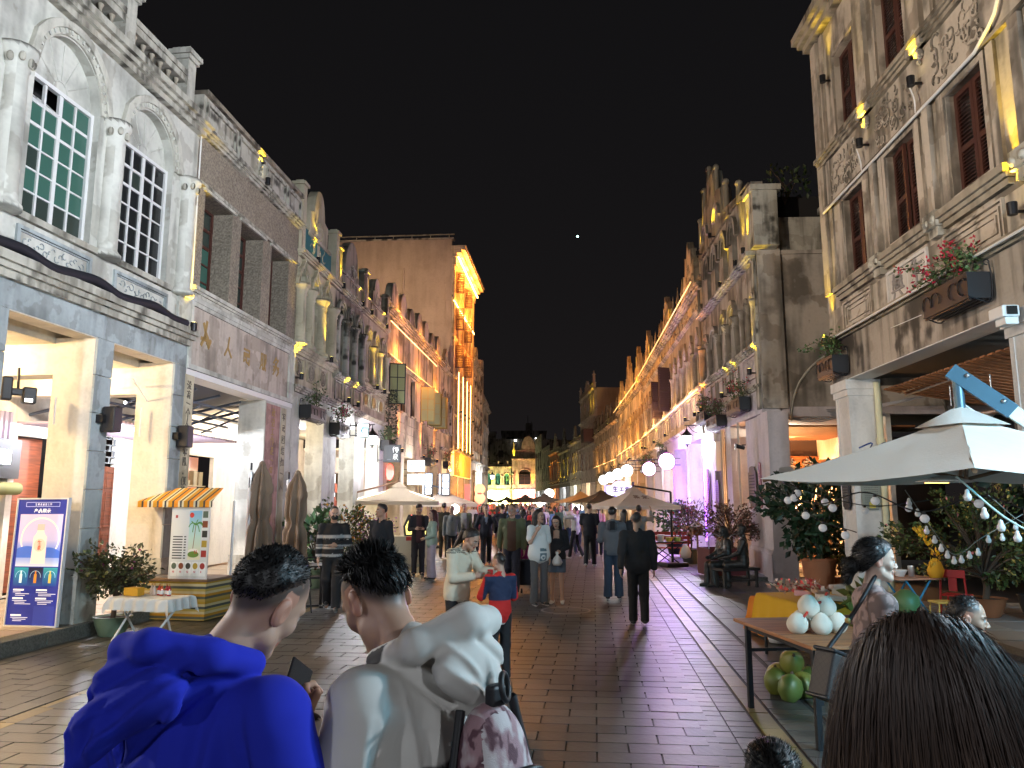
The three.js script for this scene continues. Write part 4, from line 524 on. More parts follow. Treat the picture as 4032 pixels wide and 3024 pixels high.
  mesh('slat_ceiling', [...Array(46)].map((_, k) => beam([0.9 + k * 0.2, 3.95 - 0.002 * (k % 2), -0.6], [0.9 + k * 0.2, 3.55, -3.1], 0.13, 0.03)), wood(0.95, 0.68, 0.5), B);
  mesh('upper_ceiling', box2(0, W, 4.3, 4.5, -3.4, -0.45), mat(0.1, 0.13, 0.15), B);
  mesh('back_wall', box2(0, W, 0.2, 4.3, -3.6, -3.4), mat(0.09, 0.085, 0.08, { roughness: 0.95 }), B);
  mesh('awning_rail', [bar([0.9, 3.4, -1.9], [4.4, 3.4, -1.9], 0.06), bar([0.9, 3.1, -1.9], [1.3, 3.38, -1.9], 0.02), bar([0.9, 2.85, -1.9], [2.0, 3.38, -1.9], 0.03), bar([2.0, 4.1, -1.2], [2.0, 3.5, -1.2], 0.012), bar([3.2, 4.1, -1.2], [3.2, 3.5, -1.2], 0.012), bar([0.8, 3.9, -0.9], [7, 4.05, -0.9], 0.03), bar([0.8, 3.84, -1.0], [7, 3.98, -1.0], 0.02)], M.steel, B);
  mesh('wall_conduit', [...Array(9)].map((_, k) => k % 2 ? bar([1.2 + k * 0.6, 0.4, -3.38], [1.2 + k * 0.6, 3.4, -3.38], 0.02) : bar([1, 2.0 + k * 0.15, -3.38], [7, 2.1 + k * 0.12, -3.38], 0.015)), mat(0.2, 0.2, 0.19), B);
  many('back_post', [1.7, 3.3, 5].map(u => box2(u - 0.09, u + 0.09, 0.2, 2.4, -3.4, -3.2)), M.clean, B); mesh('red_sign', box2(3.9, 4.2, 1.9, 2.2, -3.2, -3.16), mat(0.3, 0.02, 0.04), B);
  point(W_(B, 4.2, 3.3, -2.6), 0xfff0dc, 7, 0.1); mesh('ceiling_lamp', cyl(4.2, 3.42, -2.6, 0.1, 0.1, 0.06), glow(1, 0.95, 0.85, 4), B);
}
{ // ---- second house: bare side wall to the alley, arches, stepped pediment
  const A = [6.6006, -25.9315], N = [6.26, -19.12], W = 6.82, B = building('shophouse', 'grey house on the alley corner with a bare side wall and dark stepped gable', A, N), f = u => W - u;
  wall(B, 'middle_wall', M.grey, 0, W, 5.9, 8.05, [...[0.42, 1.02].map(u => ({ u: f(u), w: 0.4, y0: 5.95, y1: 7.0, top: 'round', rise: 0.2 })), ...[2.5, 3.6].map(u => ({ u: f(u), w: 0.62, y0: 5.85, y1: 7.0, top: 'round', rise: 0.4 })), { u: f(5.0), w: 0.7, y0: 5.85, y1: 6.8, top: 'round', rise: 0.45 }, { u: f(6.2), w: 0.6, y0: 5.85, y1: 6.8, top: 'round', rise: 0.4 }], 0.3);
  wall(B, 'upper_wall', M.grey, 0, W, 8.2, 10.2, [2.0, 3.2, 4.4, 5.6].map(u => ({ u: f(u), w: 0.6, y0: 8.4, y1: 9.3, top: 'round', rise: 0.5 })), 0.3);
  for (const u of [2.5, 3.6, 5.0, 6.2]) shutterPair(B, f(u), 0.58, 5.86, 7.0, -0.2, M.teal, 16);
  for (const u of [2.0, 3.2, 4.4, 5.6]) { shutterPair(B, f(u), 0.56, 8.41, 9.3, -0.2, M.teal, 12); mesh('fanlight', tf(ext(poly(archPts(0.6, 0.5, 'round')), 0.03), f(u), 9.3, -0.2), M.grey, B); }
  many('arch_moulding', [...[2.5, 3.6].map(u => [ring(f(u), 7.0, 0.64, 0.86, 0, 0.05, 'round', 0.41, 0.52), ring(f(u), 7.0, 0.87, 1.08, 0, 0.1, 'round', 0.52, 0.64)]), ...[5.0, 6.2].map(u => [ring(f(u), 6.8, 0.7, 0.9, 0, 0.06, 'round', 0.45, 0.55), ring(f(u), 6.8, 0.9, 1.1, 0, 0.11, 'round', 0.55, 0.66)]), ...[2.0, 3.2, 4.4, 5.6].map(u => [ring(f(u), 9.3, 0.62, 0.8, 0, 0.06, 'round', 0.51, 0.6), ring(f(u), 9.3, 0.8, 1.0, 0, 0.11, 'round', 0.6, 0.7)]), ...[0.42, 1.02].map(u => ring(f(u), 7.0, 0.42, 0.6, 0, 0.06, 'round', 0.21, 0.3))], M.grey, B);
  many('column', [0.12, 0.72, 1.32, 2.0, 3.05, 4.25, 5.6, 6.65].map((u, i) => column(f(u), 5.8, 7.05, i < 3 ? 0.075 : 0.12, 0.06)), M.grey, B);
  mesh('relief_panel', [...frameRect(f(1.6), f(0.1), 5.05, 5.7, 0.06, 0, 0.05), ...[...Array(16)].map(() => torus(f(rr(0.3, 1.4)), rr(5.2, 5.6), 0.01, rr(0.04, 0.11), 0.016, 0, 0, rr(0, 6), 9, 4))], M.lilac, B);
  many('balustrade_panel', [2.4, 3.4, 4.4, 5.4].map(u => frameRect(f(u) - 0.4, f(u) + 0.35, 5.05, 5.65, 0.06, 0, 0.05)), M.grey, B);
  mesh('cornice', [...band(0, W, 5.72, 0.18, 0.16), ...band(0, W, 8.05, 0.18, 0.24, 0.0), ...band(0, W, 4.72, 0.12, 0.12)], M.grime, B);
  mesh('lower_wall', box2(0, W, 4.2, 5.95, -0.3, 0), M.lilac, B);
  // stepped, pinnacled gable, black with mould
  mesh('gable', tf(ext(poly([[0, 10.2], [0, 10.6], [0.6, 10.7], [0.9, 11.6], [1.5, 11.7], [1.7, 12.35], [2.6, 12.4], [2.8, 11.6], [3.6, 11.4], [3.8, 10.6], [5.6, 10.3], [6.3, 10.0], [6.8, 10.2]]), 0.3, 0.02), 0, 0, -0.25), M.oldDark, B);
  many('pinnacle', [[0.3, 10.6, 0.9], [1.05, 11.5, 0.8], [1.9, 12.2, 0.5], [2.9, 11.4, 0.9], [4.1, 10.4, 0.9], [5.6, 10.1, 0.5]].map(([u, y, h]) => [cyl(u, y + h / 2, 0.0, 0.1, 0.085, h, 8), sph(u, y + h + 0.06, 0, 0.12, 8)]), M.oldDark, B);
  many('blind_arch', [1.3, 3.1].map(u => [ring(u, 10.6, 0.5, 0.75, 0.02, 0.08), ring(u, 10.6, 0.75, 0.95, 0.02, 0.13)]), M.grey, B);
  mesh('corner_pier', [box2(W - 0.16, W + 0.5, 8.3, 9.75, -0.5, 0.12), box2(W - 0.24, W + 0.55, 9.75, 9.9, -0.6, 0.18), box2(W - 0.25, W + 0.02, 4.2, 8.2, 0, 0.06)], M.grime, B);
  // bare side wall to the alley
  mesh('side_wall', [box2(W - 0.3, W, 4.25, 8.2, -9, -0.3), box2(W - 0.36, W + 0.05, 8.2, 8.3, -9, 0.25)], M.grey, B); mesh('side_pilaster', box2(W, W + 0.1, 4.2, 9.6, -0.62, -0.02), M.grey, B);
  mesh('arch_scar', [torus(W + 0.01, 3.9, -2.6, 1.9, 0.03, 0, PI / 2, 0, 24, PI)], M.grime, B);
  mesh('side_parapet', [box2(W - 0.25, W, 8.3, 9.2, -1.75, -0.6), box2(W - 0.25, W + 0.02, 9.35, 9.5, -9, -1.75), box2(W - 0.2, W - 0.05, 8.3, 8.42, -9, -1.75)], M.grime, B); for (let k = 0; k < 12; k++) { const q = new THREE.Mesh(balC, M.grime); q.name = 'baluster'; q.position.set(W - 0.12, 8.4, -2.1 - k * 0.32); q.scale.y = 2.45; B.add(q); }
  mesh('inner_block', box2(0, W - 0.31, 4.3, 8.3, -9, -0.4), M.dark, B); mesh('inner_block', box2(0, W - 0.6, 8.3, 10, -6, -0.4), M.dark, B);
  // arcade
  mesh('arcade_beam', box2(0, W, 4.1, 4.2, -0.45, 0), M.lilac, B); mesh('side_beam', box2(W - 0.3, W - 0.02, 4.05, 4.25, -9, -0.5), M.lilac, B);
  many('pillar', [[-0.42, 0.2], [0.68, 2.1], [3.5, 4.2], [5.9, 6.82]].map(([a, b], i) => [box2(f(b), f(a), 0.75, 4.1, i === 1 ? -0.3 : -0.5, i === 1 ? -0.1 : 0), box2(f(b) - 0.05, f(a) + 0.05, 0, 0.65, -0.55, i === 1 ? -0.05 : 0.07), box2(f(b) - 0.03, f(a) + 0.03, 0.65, 0.75, -0.53, i === 1 ? -0.07 : 0.05)]), M.lilac, B); mesh('pillar_strip', box2(f(0.68), f(0.2), 0.3, 4.1, -0.3, -0.05), M.lilac, B);
  many('service_pipe', [4.5, 4.7, 5.5, 5.75, 2.35].map((u, i) => bar([f(u), 0.6, 0.05 - 0.1 * (i % 2)], [f(u), 4.1, 0.05 - 0.1 * (i % 2)], 0.035)), mat(0.42, 0.4, 0.36), B); mesh('junction_box', rbox(f(4.9), 3.3, 0.1, 0.4, 0.9, 0.2, 0.02), M.whitePaint, B);
  wall(B, 'shop_wall', M.whiteIn, 0, W, 0.2, 4.1, [{ u: f(4.9), w: 1.3, y0: 0.25, y1: 3.2 }], 0.12, -3.0); mesh('shop_window_light', box2(f(5.5), f(4.3), 0.25, 3.2, -3.4, -3.35), glow(1, 0.9, 0.6, 1.4), B);
  mesh('arcade_ceiling', box2(0, W, 4.0, 4.09, -3, -0.5), M.lilac, B); mesh('ceiling_lamp', cyl(f(3), 3.98, -1.6, 0.12, 0.12, 0.04), glow(1, 0.95, 0.85, 4), B); point(W_(B, f(3), 3.85, -1.6), 0xffeccc, 20, 0.1);
  for (const [u, y, k] of [[0.05, 5.2, 1.8], [3.3, 5.05, 1.2], [2.35, 5.05, 1.0], [2.9, 8.3, 1.4], [0.1, 8.4, 1.6], [1.0, 8.35, 1.4], [6.0, 10.3, 1.6], [4.0, 10.2, 0.8]]) uplight(B, f(u), y, 0.1, k);
  uplight(B, 0.1, 4.9, 0.12, 4.5, 'a', 1.8); uplight(B, 0.45, 5.0, 0.12, 2.5, 'a', 1.8);
}
{ // ---- alley between the first two houses: timber ceiling, lit shop front, cables
  const t = thing('alley_shop', 'bright orange-lit shop front deep in the alley behind the bushy tree', 'shop front', [7.4, 0, -24]);
  mesh('shop_wall', [box2(-0.8, 6, 0.15, 3.9, -0.2, 0)], M.darkWood, t); mesh('shop_window_light', [box2(0.2, 2.0, 1.2, 2.6, 0.02, 0.06)], glow(1, 0.6, 0.22, 3.2), t); mesh('menu_screen', [...Array(8)].map((_, k) => box2(0.25 + (k % 4) * 0.44, 0.6 + (k % 4) * 0.44, 1.3 + (k >> 2) * 0.6, 1.8 + (k >> 2) * 0.6, 0.07, 0.09)), glow(1, 0.2, 0.04, 1.4), t); mesh('shop_lamp_box', box2(0.9, 1.3, 1.5, 2.3, 0.1, 0.13), glow(1, 1, 0.95, 5), t); mesh('counter', box2(0, 2.2, 0.15, 1.1, 0.1, 0.6), M.wood, t); mesh('fascia', box2(-0.6, 4, 2.7, 3.3, 0.02, 0.1), wood(1.4, 0.85, 0.45), t); mesh('fascia_letter', glyph3('茶', 1.2, 3.0, 0.12, 0.4, 0.05, 0.04).concat(glyph3('家', 1.75, 3.0, 0.12, 0.4, 0.05, 0.04)), M.steel, t);
  mesh('roller_shutter', [...Array(14)].map((_, k) => box2(-0.7, 0.1, 2.0 + k * 0.09, 2.07 + k * 0.09, 0.1, 0.13)), mat(0.55, 0.4, 0.44), t); point([8.5, 2.0, -23.2], 0xffb46a, 36, 0.2);
  const c = thing('alley_ceiling', 'slatted timber ceiling with cables over the alley', 'canopy', [6.9, 3.75, -19.1]); mesh('slat', [...Array(14)].map((_, k) => box2(0, 3.2, 0.0, 0.05, -0.1 - k * 0.3, -0.3 - k * 0.3)), wood(1.2, 0.8, 0.5), c); mesh('cable', [...Array(7)].map((_, k) => tube([[0, 0.25 + k * 0.03, -0.2 - k * 0.1], [0.7, 0.12 + k * 0.05, -0.1], [1.5, 0.3 + 0.02 * k, 0.4], [2.4, 0.45, 3.6]], 0.015, 12, 4)), mat(0.3, 0.3, 0.3), c);
}
const R3A = [8.1, -46.9];
{ // ---- third: long amber-washed front with a row of ogee arches and pinnacles
  const N = [6.6006, -25.9315], W0 = Math.hypot(N[0] - R3A[0], N[1] - R3A[1]), B = building('shophouse', 'long amber-washed front with a row of pointed arches, brown open shutter and pinnacled gables', R3A, N), W = B.W, us = [...Array(14)].map((_, i) => 0.95 + i * (W - 1.9) / 13);
  house(B, { m: M.sand, trim: M.creamOld, pm: M.lilac, bm: M.lilac, top: 9.5, bays: 5, pw: 0.7, strip: [[0.3, W - 0.3, 5.74, 0.2, 4, 5, 0xffc890], [0.3, W - 0.3, 9.56, 0.3, 2, 4]], shop: [[0.95, 0.97, 1, 1.6], [1, 0.8, 0.5, 1.8], [0.8, 0.9, 1, 2.4], [0.92, 1, 0.75, 2], [0.95, 0.95, 1, 2.0]], lampK: 26, sides: M.oldDark,
    floors: [{ y0: 4.72, y1: 9.4, n: 14, us, w: 0.72, h0: 5.95, h1: 7.2, top: 'ogee', rise: 0.7, fill: M.clean, fan: M.sand, slats: 6, col: 0.12, panel: [5.05, 5.7] }],
    bands: [[4.62, 0.12, 0.14], [5.78, 0.16, 0.16], [8.55, 0.14, 0.12], [9.3, 0.22, 0.26]],
    par: { h: 0.2, m: M.creamOld, gables: [[W - 2.6, 2.6, 2.3, 'spire'], [W - 9.5, 2.6, 2.0, 'spire'], [3.0, 2.6, 2.3, 'spire']], spires: [0.3, 5.2, 6.6, 8.4, 9.2, 13.6, 15, 16.3, W - 0.2].map(u => [u, 1.5]) }, lights: [[W - 4.4, 9.55, 1.6], [W - 1.0, 9.5, 1.6], [W - 8.1, 9.5, 1.4], [4.3, 9.5, 1.6], [1.2, 9.5, 1.4], [W - 1.4, 5.05, 1.2], [W - 3.6, 5.1, 1.4], [W - 9.9, 5.05, 1.2], [0.8, 5.2, 2.8, 'a', 0.1, 2.4], [1.8, 5.1, 1.4], [6.5, 5.1, 1.2]] });
  shutterLeaf(B, W - 8.3, W - 7.7, 5.9, 7.9, 0.06, M.darkWood, 16, false, 1.2); shutterLeaf(B, W - 11.2, W - 10.6, 5.9, 7.7, 0.06, M.darkWood, 16, false, 1.2);
  mesh('frieze_relief', [...Array(70)].map(() => torus(rr(0.3, W - 0.3), rr(8.75, 9.25), 0.0, rr(0.05, 0.16), 0.02, 0, 0, rr(0, 6), 9, 4)), M.creamOld, B);
  mesh('drain_pipe', [bar([W - 0.1, 4.2, 0.1], [W - 0.1, 9.2, 0.1], 0.05)], M.oldDark, B);
}
{ // ---- farther houses on the right as the street bends left
  const P = [[8.1, -46.9], [8.9, -64], [8.85, -82], [8.4, -94], [7.9, -106], [7.2, -118], [6.4, -130], [5.5, -143], [4.7, -156]];
  const bl = (i, label, s) => { const B = building('shophouse', label, P[i + 1], P[i]); house(B, s(B.W)); return B; };
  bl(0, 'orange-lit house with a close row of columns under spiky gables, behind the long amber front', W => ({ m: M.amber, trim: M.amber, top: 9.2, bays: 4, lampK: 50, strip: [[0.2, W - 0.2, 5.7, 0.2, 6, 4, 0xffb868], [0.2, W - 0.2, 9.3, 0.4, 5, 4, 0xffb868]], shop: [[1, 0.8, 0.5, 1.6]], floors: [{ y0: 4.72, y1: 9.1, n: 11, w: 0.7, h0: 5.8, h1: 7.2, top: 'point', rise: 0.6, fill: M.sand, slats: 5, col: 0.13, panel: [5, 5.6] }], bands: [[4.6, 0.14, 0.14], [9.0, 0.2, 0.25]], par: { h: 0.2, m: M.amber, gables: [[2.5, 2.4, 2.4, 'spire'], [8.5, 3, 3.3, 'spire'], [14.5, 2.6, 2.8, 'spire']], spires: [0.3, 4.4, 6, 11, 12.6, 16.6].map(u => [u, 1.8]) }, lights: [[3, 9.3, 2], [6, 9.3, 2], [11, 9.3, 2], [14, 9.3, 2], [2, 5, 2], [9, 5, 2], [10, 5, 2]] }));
  bl(1, 'dark mould-streaked house with small lit pediments past the orange house', W => ({ m: M.creamOld, trim: M.creamOld, top: 8.8, bays: 4, lampK: 50, strip: [[0.2, W - 0.2, 5.5, 0.2, 5, 3, 0xffb868]], shop: [[1, 0.75, 0.5, 2]], floors: [{ y0: 4.72, y1: 8.7, n: 9, w: 0.8, h0: 5.6, h1: 7.2, top: 'round', rise: 0.4, pane: M.glassDim, col: 0.12 }], bands: [[4.6, 0.14, 0.2], [8.6, 0.2, 0.3]], par: { h: 0.6, m: M.oldDark, gables: [[3, 2.4, 2.0, 'round'], [10, 2.6, 2.2, 'step']], posts: [[0.3, 1.5, 1], [6, 1.6, 1], [13, 1.5, 1], [17, 1.5, 1]] }, lights: [[1, 9, 2.5], [5, 9, 2.5], [12, 9, 2], [15, 5, 4, 'a', 0.1, 2], [16.4, 5, 4, 'a', 0.1, 2]] }));
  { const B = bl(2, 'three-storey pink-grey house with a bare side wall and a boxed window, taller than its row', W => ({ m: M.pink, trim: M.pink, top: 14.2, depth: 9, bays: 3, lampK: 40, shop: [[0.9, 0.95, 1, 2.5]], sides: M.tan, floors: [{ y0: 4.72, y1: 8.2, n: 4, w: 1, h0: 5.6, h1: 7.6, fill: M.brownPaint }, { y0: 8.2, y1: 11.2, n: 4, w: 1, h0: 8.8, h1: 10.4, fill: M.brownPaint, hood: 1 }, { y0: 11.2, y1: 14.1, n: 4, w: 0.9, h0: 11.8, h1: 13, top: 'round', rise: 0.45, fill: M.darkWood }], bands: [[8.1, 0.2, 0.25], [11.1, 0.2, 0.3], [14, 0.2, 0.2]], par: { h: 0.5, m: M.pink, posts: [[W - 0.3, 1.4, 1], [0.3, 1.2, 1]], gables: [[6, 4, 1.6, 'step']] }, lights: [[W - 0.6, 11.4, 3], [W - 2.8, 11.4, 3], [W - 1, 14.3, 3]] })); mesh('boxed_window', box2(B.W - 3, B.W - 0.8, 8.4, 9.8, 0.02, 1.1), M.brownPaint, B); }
  bl(3, 'narrow cream house with small yellow-lit balcony in the far right row', W => ({ m: M.cream, trim: M.creamOld, top: 9.6, bays: 3, lampK: 50, lampC: 0xeef4ff, shop: [[0.95, 0.95, 1, 3]], floors: [{ y0: 4.72, y1: 9.5, n: 5, w: 0.9, h0: 5.8, h1: 7.8, top: 'round', rise: 0.45, pane: M.glassDim, col: 0.12 }], bands: [[4.6, 0.14, 0.2], [9.4, 0.2, 0.3]], par: { bal: 20, m: M.cream, gables: [[6, 3, 2.2, 'tri']] }, lights: [[1, 9.6, 3], [5, 5, 3], [8, 5, 3], [11, 9.6, 3]] }));
  bl(4, 'grey-green house with a maroon awning in the far right row', W => ({ m: M.farGrey, trim: M.grime, top: 9.2, bays: 3, lampK: 60, lampC: 0xeaf2ff, shop: [[0.9, 0.95, 1, 4]], floors: [{ y0: 4.72, y1: 9.1, n: 5, w: 0.9, h0: 5.6, h1: 7.6, top: 'round', rise: 0.45, fill: M.teal }], bands: [[4.6, 0.14, 0.2], [9.0, 0.2, 0.3]], par: { h: 0.8, m: M.farGrey, gables: [[6, 4, 3.4, 'tri']] }, lights: [[2, 5, 4], [6, 5, 4], [10, 5, 4]] }));
  bl(5, 'house with orange-lit red columns in the far right row', W => ({ m: plaster('clean', 5, 0.6, 0.25, 0.12), trim: M.cream, top: 9.8, bays: 3, lampK: 60, shop: [[0.9, 0.92, 1, 5]], floors: [{ y0: 4.72, y1: 9.7, n: 4, w: 1.2, h0: 5.4, h1: 8.0, top: 'round', rise: 0.5, fill: M.brownPaint, col: 0.18 }], bands: [[4.6, 0.14, 0.2], [9.6, 0.2, 0.3]], par: { h: 0.6, m: M.cream, gables: [[7, 4, 3, 'spire']] }, lights: [[1, 5, 6, 'a', 0.1, 2.5], [4.5, 5, 6, 'a', 0.1, 2.5], [8, 5, 6, 'a', 0.1, 2.5], [12, 5, 6, 'a', 0.1, 2.5]] }));
  bl(6, 'grey house with a plain parapet near the end of the right row', W => ({ m: M.farGrey, trim: M.clean, top: 11, bays: 3, lampK: 80, lampC: 0xeaf2ff, shop: [[0.9, 0.95, 1, 6]], floors: [{ y0: 4.72, y1: 10.9, n: 4, w: 1, h0: 5.6, h1: 8, pane: M.glassDim }], par: { h: 0.6, m: M.farGrey } }));
  bl(7, 'last grey house at the end of the right row with a round gable arch', W => ({ m: M.farGrey, trim: M.farGrey, top: 13.5, bays: 3, lampK: 80, lampC: 0xeaf2ff, shop: [[0.9, 0.95, 1, 6]], sides: M.farGrey, floors: [{ y0: 4.72, y1: 13.4, n: 3, w: 1.4, h0: 8, h1: 10.5, top: 'round', rise: 0.8, fill: M.brownPaint }], par: { h: 1.0, m: M.farGrey } }));
}
{ // ---- the far end: two lit houses across the T-junction and dark blocks behind
  const E1 = building('shophouse', 'low two-storey house with teal arched windows closing the street at the far end', [-12, -172], [-0.2, -172]);
  house(E1, { m: M.cream, trim: M.creamOld, top: 9.8, bays: 3, pw: 0.9, lampK: 60, shop: [[1, 0.6, 0.2, 4], [0.85, 1, 0.35, 7], [0.8, 1, 0.4, 6]], floors: [{ y0: 4.72, y1: 9.7, n: 6, w: 1.1, h0: 5.8, h1: 7.8, top: 'round', rise: 0.55, fill: M.teal, col: 0.16 }], bands: [[4.6, 0.2, 0.3], [9.6, 0.25, 0.35]], par: { h: 0.5, m: M.creamOld, gables: [[3, 3.4, 2.6, 'round']], posts: [[6.6, 1.8, 1], [9, 1.2], [11, 1.2], [0.5, 1.2]] }, lights: [[7.6, 5.1, 16, 'y', 0.1, 2.5], [10.9, 5.1, 16, 'y', 0.1, 2.5], [6.6, 9.8, 8]] });
  mesh('sign_light', [box2(4.6, 11.3, 3.1, 4.4, 0.3, 0.5)], glow(0.9, 1, 0.45, 9), E1); mesh('sign_light', [box2(0.6, 2.6, 3.3, 4.3, 0.3, 0.5)], glow(1, 0.3, 0.06, 5), E1); mesh('sign_light', box2(2.7, 4.3, 3.3, 4.2, 0.3, 0.5), glow(1, 0.95, 0.85, 7), E1); point([-3, 3, -169], 0xf4ffb0, 300, 0.4);
  const E2 = building('shophouse', 'taller cream house with a round carved gable at the far end', [0, -171.5], [5.6, -171.5]);
  house(E2, { m: M.cream, trim: M.creamOld, top: 11.6, bays: 1, pw: 0.8, lampK: 60, shop: [[1, 0.3, 0.25, 5]], floors: [{ y0: 4.72, y1: 11.5, n: 1, w: 2.6, h0: 5.9, h1: 8.2, top: 'round', rise: 1.0, pane: M.glassDark, col: 0.2 }], bands: [[4.6, 0.2, 0.3], [11.3, 0.3, 0.5]], par: { h: 1.8, m: M.cream, gables: [[3.6, 3.8, 5, 'round']], posts: [[0.4, 3.4, 1]] }, lights: [[0.4, 12.0, 12], [4.6, 5.4, 16, 'y', 0.1, 2], [1.2, 5.4, 8]] });
  mesh('sign_light', [box2(0.6, 5, 3.9, 4.8, 0.3, 0.5)], glow(1, 0.85, 0.85, 8), E2); mesh('sign_light', [box2(0.6, 5, 3.0, 3.8, 0.3, 0.5)], glow(1, 0.1, 0.1, 5), E2); mesh('sign_letter', [...glyph3('茶', 1.6, 4.35, 0.53, 0.9, 0.12, 0.04), ...glyph3('店', 3.4, 4.35, 0.53, 0.9, 0.12, 0.04)], mat(0.6, 0.03, 0.03), E2); point([2.8, 3, -168.5], 0xff9080, 260, 0.4);
  const dk = (label, A, B, h, n) => { const o = building('apartment_block', label, A, B); mesh('wall', box2(0, o.W, 0, h, -12, 0), M.farGrey, o); mesh('parapet', box2(-0.2, o.W + 0.2, h, h + 0.8, -12.2, 0.2), M.farGrey, o); for (let i = 0; i < n; i++) for (let j = 0; j < 4; j++) { const u = (i + 0.5) * o.W / n, y = h - 3 - j * 3.1; if (y > 2) { const w = mesh('window', frameRect(u - 0.8, u + 0.8, y - 1, y + 1, 0.15, 0.0, 0.1), M.farGrey, o); mesh('pane', box2(u - 0.64, u + 0.64, y - 0.84, y + 0.84, 0.002, 0.03), M.glassDark, w); } } mesh('roof_cabin', [box2(o.W * 0.55, o.W * 0.7, h + 0.8, h + 3.4, -9, -4), bar([o.W * 0.6, h + 3, -6], [o.W * 0.6, h + 6, -6], 0.1)], M.farGrey, o); return o; };
  dk('dark five-storey block behind the end of the street, left', [-17, -188], [-4, -190], 18.5, 3); dk('dark block with two small roof lights behind the end of the street, right', [-5, -200], [12, -200], 17.5, 4); dk('dim taller block far behind, above the others', [-3, -225], [10, -225], 22, 3);
  tag(mesh('roof_lamp', [sph(0.9, 17.9, -199.5, 0.28), sph(6.2, 18.4, -199.5, 0.18)], glow(1, 1, 1, 9)), 'small white lamps on the roof of the dark block', 'lamp');
}
